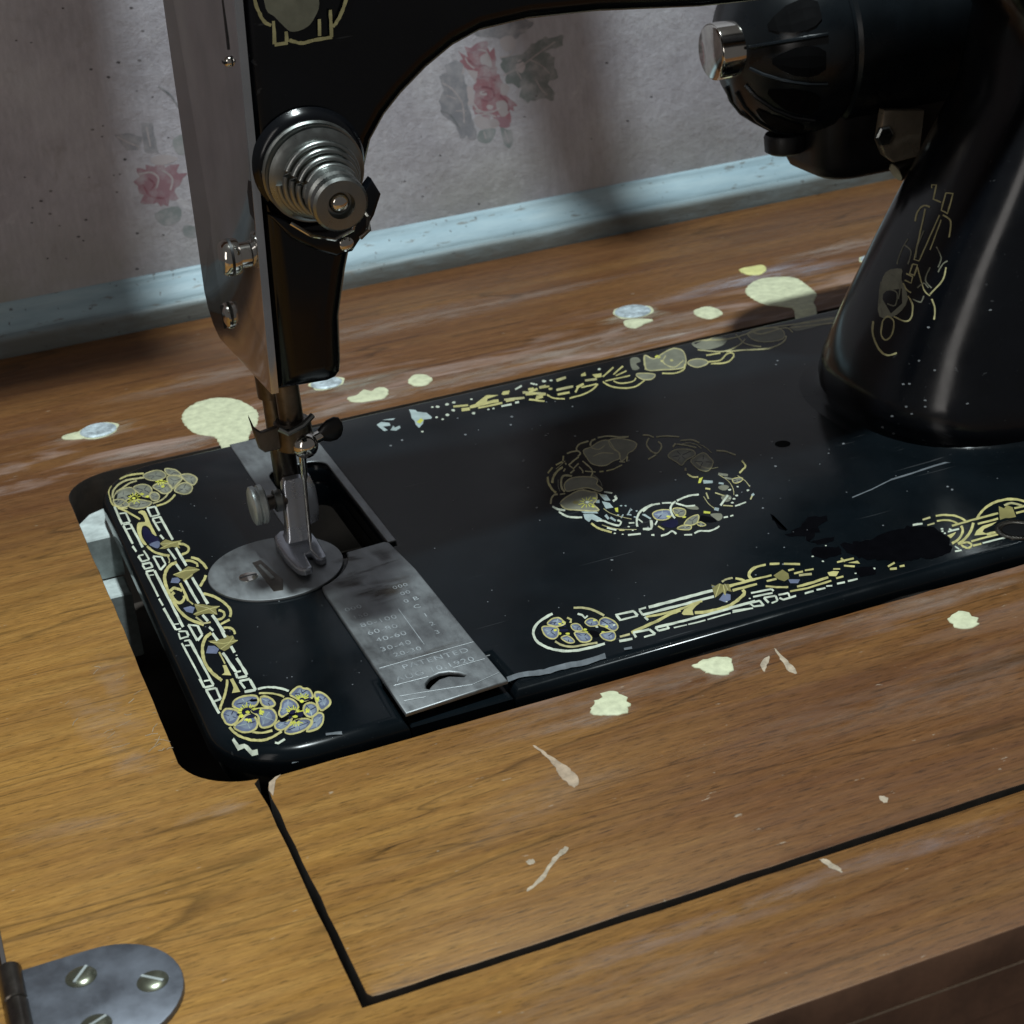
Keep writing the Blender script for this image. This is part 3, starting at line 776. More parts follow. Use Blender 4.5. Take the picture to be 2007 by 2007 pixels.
gs339,-1294 344,-1289 352,-1291 359,-1295 367,-1304 374,-1319 378,-1334 380,-1349 380,-1363 380,-1370 376,-1375 368,-1376 360,-1376 351,-1371 340,-1360 335,-1346 334,-1328 337,-1305 342,-1288 334,-1283 329,-1303 325,-1330 327,-1355 333,-1375 345,-1387 356,-1396 367,-1395 378,-1389 386,-1378 390,-1361 389,-1343 387,-1324 381,-1308 374,-1290 365,-1279 356,-1271 345,-1272 336,-1277
vp148,-1332 155,-1319 164,-1307 174,-1302 184,-1306 196,-1315 205,-1326 212,-1335 216,-1346 218,-1358 217,-1374 213,-1391 206,-1407 198,-1423 187,-1437 176,-1445 166,-1446 157,-1440 150,-1431 146,-1416 144,-1397 144,-1379 144,-1362 145,-1346
xp159,-1346 176,-1328 195,-1338 205,-1364 198,-1397 177,-1411 159,-1412 159,-1379
ns173,-1363 156,-1339 154,-1343 172,-1367
ns186,-1363 202,-1334 200,-1330 183,-1358
ns184,-1385 196,-1398 198,-1394 186,-1380
ns169,-1388 159,-1409 160,-1412 170,-1390
gs152,-1338 158,-1325 165,-1316 173,-1310 182,-1313 193,-1323 202,-1332 208,-1343 212,-1351 214,-1360 212,-1372 208,-1387 204,-1403 195,-1417 185,-1431 176,-1436 167,-1439 159,-1434 153,-1425 149,-1413 149,-1394 148,-1377 149,-1361 150,-1347 152,-1334 144,-1329 141,-1345 138,-1363 140,-1380 140,-1399 141,-1420 146,-1436 154,-1447 165,-1456 176,-1452 189,-1445 200,-1428 209,-1412 216,-1394 222,-1375 223,-1356 220,-1341 215,-1328 208,-1318 198,-1306 186,-1299 174,-1292 163,-1300 153,-1313 146,-1327
vp273,-1370 285,-1367 303,-1371 321,-1377 335,-1384 349,-1393 359,-1405 365,-1423 366,-1444 365,-1464 363,-1481 357,-1497 350,-1511 341,-1524 330,-1535 318,-1542 305,-1543 291,-1541 281,-1533 278,-1521 279,-1503 281,-1485 284,-1467 288,-1448 289,-1428 284,-1407 275,-1385
xp296,-1401 321,-1399 343,-1419 347,-1463 338,-1491 315,-1511 292,-1511 294,-1477 301,-1440
ns313,-1450 298,-1417 282,-1384 280,-1387 296,-1420 312,-1453
bs316,-1458 344,-1426 343,-1423 315,-1456
bs315,-1462 330,-1484 345,-1506 346,-1502 332,-1480 317,-1457
bs305,-1478 289,-1513 291,-1515 307,-1480
bs314,-1452 297,-1434 295,-1439 312,-1457
gs273,-1378 284,-1376 302,-1378 319,-1386 333,-1392 347,-1400 356,-1411 360,-1427 361,-1447 362,-1464 358,-1479 354,-1493 348,-1505 339,-1518 329,-1528 318,-1534 306,-1534 292,-1532 284,-1528 283,-1518 283,-1503 285,-1485 288,-1468 293,-1448 293,-1425 287,-1402 279,-1380 277,-1367 269,-1373 270,-1391 279,-1412 286,-1431 283,-1447 280,-1465 277,-1485 274,-1504 273,-1523 278,-1539 289,-1550 303,-1552 318,-1551 331,-1544 343,-1531 353,-1517 361,-1502 366,-1483 369,-1464 371,-1442 369,-1419 363,-1399 352,-1384 337,-1377 322,-1369 304,-1364 286,-1359 274,-1360
vp171,-1467 182,-1453 200,-1442 216,-1431 226,-1417 234,-1404 243,-1396 252,-1398 261,-1405 268,-1416 273,-1432 276,-1451 276,-1470 273,-1488 267,-1507 260,-1522 251,-1532 242,-1539 231,-1542 218,-1541 204,-1536 193,-1527 182,-1509 173,-1487
xp195,-1469 219,-1445 240,-1416 258,-1435 256,-1468 246,-1504 232,-1520 207,-1500
bs227,-1468 206,-1466 186,-1465 185,-1471 206,-1473 226,-1474
ns234,-1466 241,-1422 238,-1422 231,-1466
ns241,-1475 265,-1474 266,-1467 241,-1468
bs231,-1474 230,-1516 233,-1515 233,-1473
gs173,-1473 183,-1461 200,-1448 217,-1439 228,-1423 237,-1411 242,-1405 250,-1407 258,-1412 264,-1423 269,-1436 271,-1454 271,-1470 269,-1487 264,-1503 257,-1516 250,-1525 241,-1530 231,-1534 219,-1535 207,-1528 195,-1520 185,-1503 176,-1483 175,-1464 167,-1469 168,-1492 179,-1514 190,-1534 202,-1544 217,-1548 230,-1551 242,-1546 253,-1540 263,-1528 270,-1510 277,-1491 281,-1469 280,-1448 277,-1427 271,-1411 263,-1399 254,-1389 243,-1388 232,-1396 224,-1411 214,-1423 199,-1434 180,-1445 169,-1460
vp467,-1326 475,-1312 490,-1298 502,-1287 512,-1282 520,-1280 526,-1281 530,-1287 532,-1297 535,-1306 541,-1311 549,-1315 555,-1323 558,-1337 558,-1354 558,-1370 557,-1383 555,-1394 548,-1403 534,-1408 516,-1411 500,-1408 492,-1397 486,-1381 481,-1365 474,-1352 468,-1339
xp492,-1337 511,-1311 525,-1296 529,-1320 544,-1329 545,-1360 538,-1382 506,-1389 499,-1354
ns510,-1336 488,-1328 487,-1334 509,-1341
ns521,-1341 525,-1305 522,-1305 518,-1341
ns519,-1345 550,-1329 550,-1323 519,-1337
ns526,-1361 539,-1389 542,-1384 529,-1356
ns516,-1340 490,-1357 490,-1362 516,-1346
gs469,-1330 477,-1319 491,-1306 503,-1294 512,-1288 519,-1289 523,-1289 526,-1293 528,-1301 532,-1313 539,-1319 546,-1324 551,-1330 554,-1340 555,-1356 554,-1371 553,-1383 551,-1390 548,-1395 535,-1400 517,-1401 503,-1399 495,-1392 490,-1376 484,-1360 478,-1346 472,-1333 472,-1322 462,-1329 464,-1344 471,-1358 477,-1372 482,-1387 489,-1403 498,-1417 514,-1420 534,-1417 549,-1412 559,-1399 561,-1383 562,-1368 563,-1352 563,-1333 559,-1317 553,-1306 544,-1303 538,-1298 535,-1292 534,-1281 528,-1274 521,-1271 512,-1273 502,-1280 488,-1289 474,-1304 464,-1319
vp569,-1376 576,-1368 585,-1370 593,-1377 601,-1387 608,-1402 612,-1419 615,-1440 615,-1463 612,-1483 605,-1497 594,-1509 584,-1517 574,-1525 564,-1530 557,-1527 554,-1512 554,-1489 556,-1464 559,-1433 563,-1400
xp569,-1407 589,-1405 603,-1434 599,-1469 585,-1491 569,-1491 566,-1462
ns584,-1443 576,-1403 572,-1406 580,-1446
ns592,-1445 609,-1426 608,-1421 591,-1441
bs582,-1469 582,-1497 585,-1495 585,-1468
ns579,-1452 563,-1459 563,-1463 579,-1456
gs570,-1382 576,-1377 583,-1379 590,-1385 598,-1393 603,-1408 607,-1425 610,-1443 611,-1464 608,-1480 603,-1491 593,-1502 583,-1509 573,-1518 565,-1520 560,-1521 558,-1509 558,-1488 561,-1463 564,-1433 568,-1400 573,-1377 565,-1374 559,-1399 555,-1434 551,-1465 549,-1491 549,-1515 552,-1534 563,-1538 574,-1531 585,-1525 596,-1517 608,-1504 617,-1485 621,-1461 619,-1437 616,-1415 611,-1397 604,-1380 597,-1368 588,-1360 576,-1359 567,-1370
vp506,-1566 516,-1554 529,-1545 540,-1542 547,-1546 553,-1555 554,-1568 550,-1587 542,-1610 533,-1630 523,-1645 512,-1657 499,-1665 481,-1669 461,-1668 451,-1663 458,-1651 474,-1635 488,-1617 495,-1600 499,-1581
xp508,-1578 528,-1571 541,-1583 527,-1622 501,-1647 471,-1651 496,-1611
bs510,-1602 508,-1580 506,-1581 508,-1603
bs511,-1609 530,-1592 549,-1575 548,-1571 529,-1588 510,-1605
bs506,-1621 499,-1656 502,-1656 508,-1621
ns506,-1607 497,-1611 497,-1616 506,-1612
gs507,-1573 517,-1561 529,-1554 539,-1549 544,-1553 549,-1560 550,-1569 547,-1586 539,-1607 531,-1626 521,-1638 511,-1650 499,-1656 482,-1660 463,-1660 455,-1659 460,-1657 476,-1640 490,-1622 499,-1602 502,-1584 509,-1570 503,-1563 496,-1579 491,-1597 486,-1613 472,-1627 456,-1644 447,-1667 460,-1677 480,-1678 499,-1674 513,-1664 525,-1651 536,-1634 545,-1613 553,-1589 558,-1567 556,-1551 550,-1539 541,-1533 529,-1536 515,-1547 504,-1561
vp394,-1424 402,-1404 410,-1381 420,-1363 430,-1355 440,-1352 450,-1354 458,-1363 466,-1376 471,-1391 474,-1408 474,-1426 472,-1443 468,-1458 461,-1472 453,-1481 443,-1482 432,-1478 420,-1476 407,-1482 393,-1490 382,-1492 379,-1483 379,-1468 380,-1454 383,-1445 388,-1436
xp406,-1428 422,-1388 444,-1373 457,-1404 455,-1437 443,-1460 422,-1463 396,-1469 394,-1450
bs421,-1428 399,-1423 398,-1427 420,-1432
bs428,-1432 448,-1367 445,-1365 426,-1430
ns434,-1436 455,-1441 456,-1435 435,-1430
ns425,-1436 421,-1468 422,-1468 427,-1436
bs426,-1430 391,-1447 391,-1451 426,-1434
gs398,-1428 405,-1408 413,-1384 422,-1369 430,-1362 439,-1360 448,-1361 455,-1370 462,-1383 467,-1396 470,-1411 471,-1427 469,-1442 465,-1455 459,-1467 452,-1473 444,-1475 433,-1472 421,-1468 407,-1475 393,-1483 385,-1484 383,-1479 383,-1467 384,-1455 386,-1448 391,-1441 397,-1428 392,-1420 386,-1431 381,-1441 377,-1453 374,-1469 375,-1487 380,-1501 393,-1497 407,-1489 420,-1482 431,-1484 442,-1488 453,-1489 463,-1477 471,-1461 477,-1444 478,-1425 477,-1405 474,-1388 469,-1371 461,-1356 452,-1347 441,-1344 430,-1347 418,-1358 407,-1377 399,-1401 391,-1421
vp506,-1443 516,-1439 527,-1441 536,-1447 543,-1456 548,-1470 550,-1486 547,-1504 542,-1523 535,-1539 525,-1550 514,-1557 504,-1559 497,-1556 491,-1548 486,-1537 484,-1522 483,-1504 485,-1487 490,-1470 498,-1454
xp510,-1464 531,-1460 539,-1494 530,-1525 508,-1539 497,-1525 497,-1493
ns515,-1495 509,-1452 506,-1454 513,-1497
ns515,-1503 544,-1491 544,-1485 515,-1496
bs511,-1509 504,-1551 508,-1551 514,-1510
bs513,-1497 496,-1489 495,-1494 512,-1501
gs506,-1449 515,-1448 525,-1449 533,-1455 539,-1463 543,-1475 545,-1488 543,-1503 539,-1521 532,-1534 524,-1544 514,-1549 506,-1550 499,-1550 494,-1543 490,-1532 488,-1519 487,-1503 489,-1488 494,-1474 500,-1460 508,-1449 505,-1437 495,-1448 487,-1467 481,-1486 479,-1505 479,-1526 482,-1543 487,-1555 494,-1564 503,-1568 514,-1563 526,-1558 537,-1544 545,-1526 552,-1505 555,-1484 552,-1466 546,-1451 539,-1438 529,-1432 517,-1432 506,-1436
vp339,-1541 348,-1530 359,-1521 370,-1516 380,-1521 389,-1531 398,-1537 408,-1534 418,-1526 422,-1526 417,-1540 405,-1560 393,-1577 380,-1588 366,-1595 354,-1598 346,-1594 340,-1586 336,-1576 335,-1565 335,-1553
xp355,-1547 370,-1530 387,-1543 407,-1536 387,-1570 360,-1588 352,-1575
bs369,-1549 352,-1543 351,-1548 368,-1554
ns379,-1552 392,-1545 391,-1539 379,-1547
ns376,-1559 389,-1575 391,-1572 377,-1555
bs373,-1551 348,-1566 349,-1570 373,-1555
gs341,-1546 349,-1536 360,-1528 369,-1524 378,-1527 386,-1538 397,-1545 408,-1541 418,-1534 418,-1527 414,-1536 404,-1556 392,-1572 380,-1581 366,-1589 355,-1591 349,-1587 343,-1580 340,-1572 339,-1563 339,-1554 342,-1544 336,-1538 332,-1552 331,-1567 332,-1580 337,-1591 344,-1599 353,-1605 366,-1602 381,-1594 394,-1582 408,-1565 419,-1543 426,-1526 418,-1521 408,-1528 399,-1531 391,-1525 381,-1515 371,-1509 359,-1515 346,-1525 338,-1537
vp365,-1615 376,-1598 395,-1578 412,-1563 424,-1555 435,-1552 446,-1551 457,-1553 469,-1557 479,-1564 486,-1572 491,-1583 491,-1595 486,-1608 476,-1623 465,-1635 452,-1643 438,-1650 424,-1654 408,-1655 393,-1653 380,-1648 371,-1640 364,-1629
xp388,-1607 421,-1577 440,-1574 463,-1572 472,-1602 458,-1624 427,-1634 397,-1631
ns414,-1603 381,-1609 381,-1616 414,-1609
bs434,-1603 445,-1560 442,-1558 432,-1602
ns433,-1605 455,-1603 478,-1599 478,-1595 456,-1598 433,-1601
ns429,-1617 426,-1635 428,-1635 431,-1617
gs367,-1620 378,-1603 396,-1585 413,-1570 424,-1563 435,-1558 444,-1560 456,-1561 468,-1563 477,-1569 484,-1577 487,-1587 488,-1594 484,-1605 475,-1617 464,-1628 452,-1637 438,-1642 424,-1646 409,-1648 394,-1645 382,-1642 373,-1634 367,-1625 369,-1614 361,-1617 361,-1632 368,-1645 378,-1655 391,-1660 407,-1660 423,-1661 438,-1657 453,-1650 466,-1642 478,-1627 488,-1612 495,-1596 495,-1578 489,-1566 481,-1556 471,-1551 459,-1545 446,-1545 436,-1544 424,-1549 411,-1557 394,-1572 374,-1592 363,-1610
ys239,-1345 217,-1312 214,-1319 235,-1353
ys245,-1340 238,-1320 234,-1325 241,-1345
ys253,-1337 250,-1304 246,-1307 249,-1339
ys259,-1337 261,-1310 257,-1310 255,-1338
ys264,-1340 273,-1295 269,-1293 260,-1338
ys272,-1348 286,-1321 283,-1315 269,-1343
ys276,-1355 293,-1334 291,-1327 274,-1349
ys280,-1370 295,-1363 295,-1355 280,-1361
ys280,-1378 304,-1374 304,-1366 281,-1370
ys232,-1392 217,-1406 218,-1414 233,-1401
ys231,-1388 211,-1400 212,-1409 231,-1396
ys230,-1382 212,-1389 212,-1398 230,-1390
ys230,-1378 214,-1382 214,-1390 229,-1387
ys230,-1368 219,-1366 218,-1375 229,-1375
ys231,-1364 214,-1357 212,-1366 229,-1371
ys234,-1354 220,-1341 217,-1349 231,-1361
ys235,-1351 225,-1342 222,-1349 232,-1360
ys247,-1440 253,-1458 257,-1452 251,-1434
ys246,-1439 249,-1470 253,-1467 250,-1436
ys244,-1438 243,-1462 247,-1461 248,-1437
ys243,-1436 235,-1464 240,-1466 246,-1438
ys242,-1433 233,-1447 236,-1453 244,-1438
ys241,-1431 230,-1444 232,-1451 243,-1438
ys241,-1427 225,-1433 225,-1443 241,-1436
ys305,-1404 316,-1389 313,-1381 302,-1398
ys304,-1407 318,-1401 318,-1392 304,-1397
ys304,-1408 323,-1413 325,-1402 305,-1399
ys303,-1410 319,-1427 322,-1417 306,-1402
ys300,-1411 309,-1437 314,-1431 305,-1404
ys299,-1409 299,-1430 304,-1428 304,-1407
ys428,-1465 417,-1451 414,-1458 425,-1473
ys433,-1461 421,-1431 417,-1437 428,-1468
ys439,-1459 434,-1418 430,-1422 434,-1462
ys443,-1460 444,-1439 440,-1439 439,-1461
ys448,-1463 458,-1426 454,-1423 443,-1461
ys451,-1468 463,-1446 460,-1440 448,-1463
ys454,-1475 476,-1453 475,-1446 453,-1468
ys456,-1486 470,-1480 470,-1473 456,-1476
ys455,-1492 485,-1495 486,-1487 457,-1483
ys436,-1568 453,-1594 456,-1588 440,-1562
ys433,-1570 439,-1596 443,-1592 437,-1566
ys430,-1570 429,-1605 434,-1603 434,-1568
ys427,-1567 417,-1602 420,-1604 430,-1569
ys425,-1563 409,-1587 411,-1594 427,-1568
ys424,-1558 398,-1578 399,-1586 425,-1566
ys424,-1553 405,-1556 404,-1565 423,-1562
ys494,-1497 507,-1480 505,-1473 492,-1490
ys494,-1501 512,-1497 513,-1487 494,-1492
ys493,-1503 507,-1513 510,-1503 495,-1494
ys491,-1504 501,-1522 505,-1516 495,-1497
ys489,-1503 490,-1520 495,-1517 494,-1500
ys497,-1381 486,-1365 483,-1373 494,-1389
ys500,-1379 489,-1343 484,-1349 496,-1385
ys504,-1378 502,-1350 497,-1354 500,-1381
ys508,-1380 515,-1340 511,-1340 504,-1379
ys511,-1383 521,-1357 517,-1354 508,-1380
ys513,-1388 536,-1358 534,-1352 511,-1381
ys515,-1393 542,-1376 541,-1368 514,-1386
ys515,-1400 535,-1397 536,-1389 516,-1392
ys571,-1430 560,-1447 563,-1453 574,-1437
ys572,-1426 557,-1428 556,-1438 571,-1435
ys575,-1423 564,-1409 560,-1417 571,-1431
ys578,-1425 578,-1407 573,-1409 572,-1427
np243,-1334 253,-1331 267,-1330 276,-1334 279,-1345 278,-1360 273,-1370 263,-1369 250,-1362 241,-1355 237,-1347 238,-1340
np208,-1368 219,-1364 235,-1361 245,-1363 245,-1373 240,-1387 233,-1397 226,-1399 217,-1396 210,-1391 207,-1384 205,-1375
np232,-1415 240,-1409 254,-1403 265,-1403 272,-1411 276,-1424 276,-1433 270,-1437 260,-1437 251,-1435 242,-1430 234,-1422
np274,-1367 285,-1367 301,-1371 311,-1378 312,-1389 308,-1403 303,-1411 295,-1412 285,-1407 278,-1400 274,-1389 272,-1376
np423,-1453 434,-1454 448,-1460 456,-1468 453,-1478 444,-1490 436,-1497 429,-1496 423,-1489 419,-1481 418,-1471 419,-1460
np454,-1498 463,-1495 474,-1496 481,-1500 479,-1512 472,-1528 465,-1537 459,-1537 454,-1531 450,-1523 449,-1515 451,-1505
np413,-1503 428,-1517 407,-1536
np428,-1548 455,-1550 432,-1568
np492,-1384 499,-1380 511,-1379 523,-1382 533,-1392 542,-1405 545,-1414 538,-1417 524,-1417 511,-1414 502,-1405 494,-1393
kp370,-1504 382,-1501 397,-1501 406,-1505 407,-1515 402,-1527 395,-1536 386,-1538 376,-1537 369,-1533 366,-1524 366,-1512
kp290,-1278 298,-1279 310,-1283 319,-1288 321,-1294 320,-1302 317,-1306 309,-1306 299,-1303 291,-1298 288,-1291 287,-1283
yp248,-1367 257,-1364 263,-1372 264,-1384 259,-1392 248,-1386 246,-1377
yp443,-1510 450,-1523 444,-1531 436,-1532 429,-1527 426,-1513 434,-1510
yp489,-1410 493,-1400 502,-1396 508,-1405 507,-1416 501,-1424 493,-1423
ws344,-1216 351,-1217 360,-1217 371,-1217 380,-1218 389,-1221 396,-1227 404,-1231 411,-1239 420,-1243 427,-1252 434,-1258 441,-1267 448,-1276 455,-1285 460,-1297 466,-1301 473,-1286 468,-1282 463,-1270 456,-1259 448,-1249 441,-1241 433,-1234 426,-1225 418,-1218 409,-1216 401,-1210 392,-1204 383,-1202 374,-1199 363,-1197 353,-1197 346,-1198
gs339,-1254 349,-1257 360,-1266 374,-1271 385,-1279 395,-1287 403,-1295 410,-1303 416,-1312 422,-1321 426,-1329 430,-1336 433,-1341 440,-1328 437,-1323 434,-1315 429,-1306 423,-1298 415,-1291 408,-1282 400,-1272 390,-1265 378,-1256 365,-1248 352,-1241 343,-1239
gs146,-1466 148,-1479 151,-1498 155,-1518 161,-1535 165,-1551 171,-1564 178,-1575 185,-1586 193,-1597 201,-1610 210,-1621 221,-1628 231,-1634 242,-1642 253,-1647 264,-1650 276,-1651 287,-1647 298,-1645 309,-1641 321,-1637 334,-1628 345,-1624 353,-1618 351,-1600 343,-1604 333,-1612 321,-1616 309,-1624 299,-1627 288,-1627 278,-1630 268,-1628 257,-1627 247,-1621 236,-1617 227,-1607 217,-1602 209,-1590 201,-1579 192,-1571 186,-1560 180,-1547 174,-1537 171,-1522 165,-1507 162,-1488 159,-1470 157,-1457
gs231,-1559 238,-1563 246,-1573 257,-1579 268,-1585 280,-1589 294,-1592 307,-1591 315,-1593 318,-1572 309,-1572 296,-1572 283,-1573 271,-1571 262,-1564 252,-1556 243,-1548 238,-1541
ws138,-1563 147,-1626 174,-1638 181,-1656 194,-1684 219,-1698 223,-1679 201,-1669 192,-1639 180,-1619 158,-1609 149,-1554
ws300,-1690 313,-1703 349,-1685 348,-1669 315,-1686 305,-1675"""
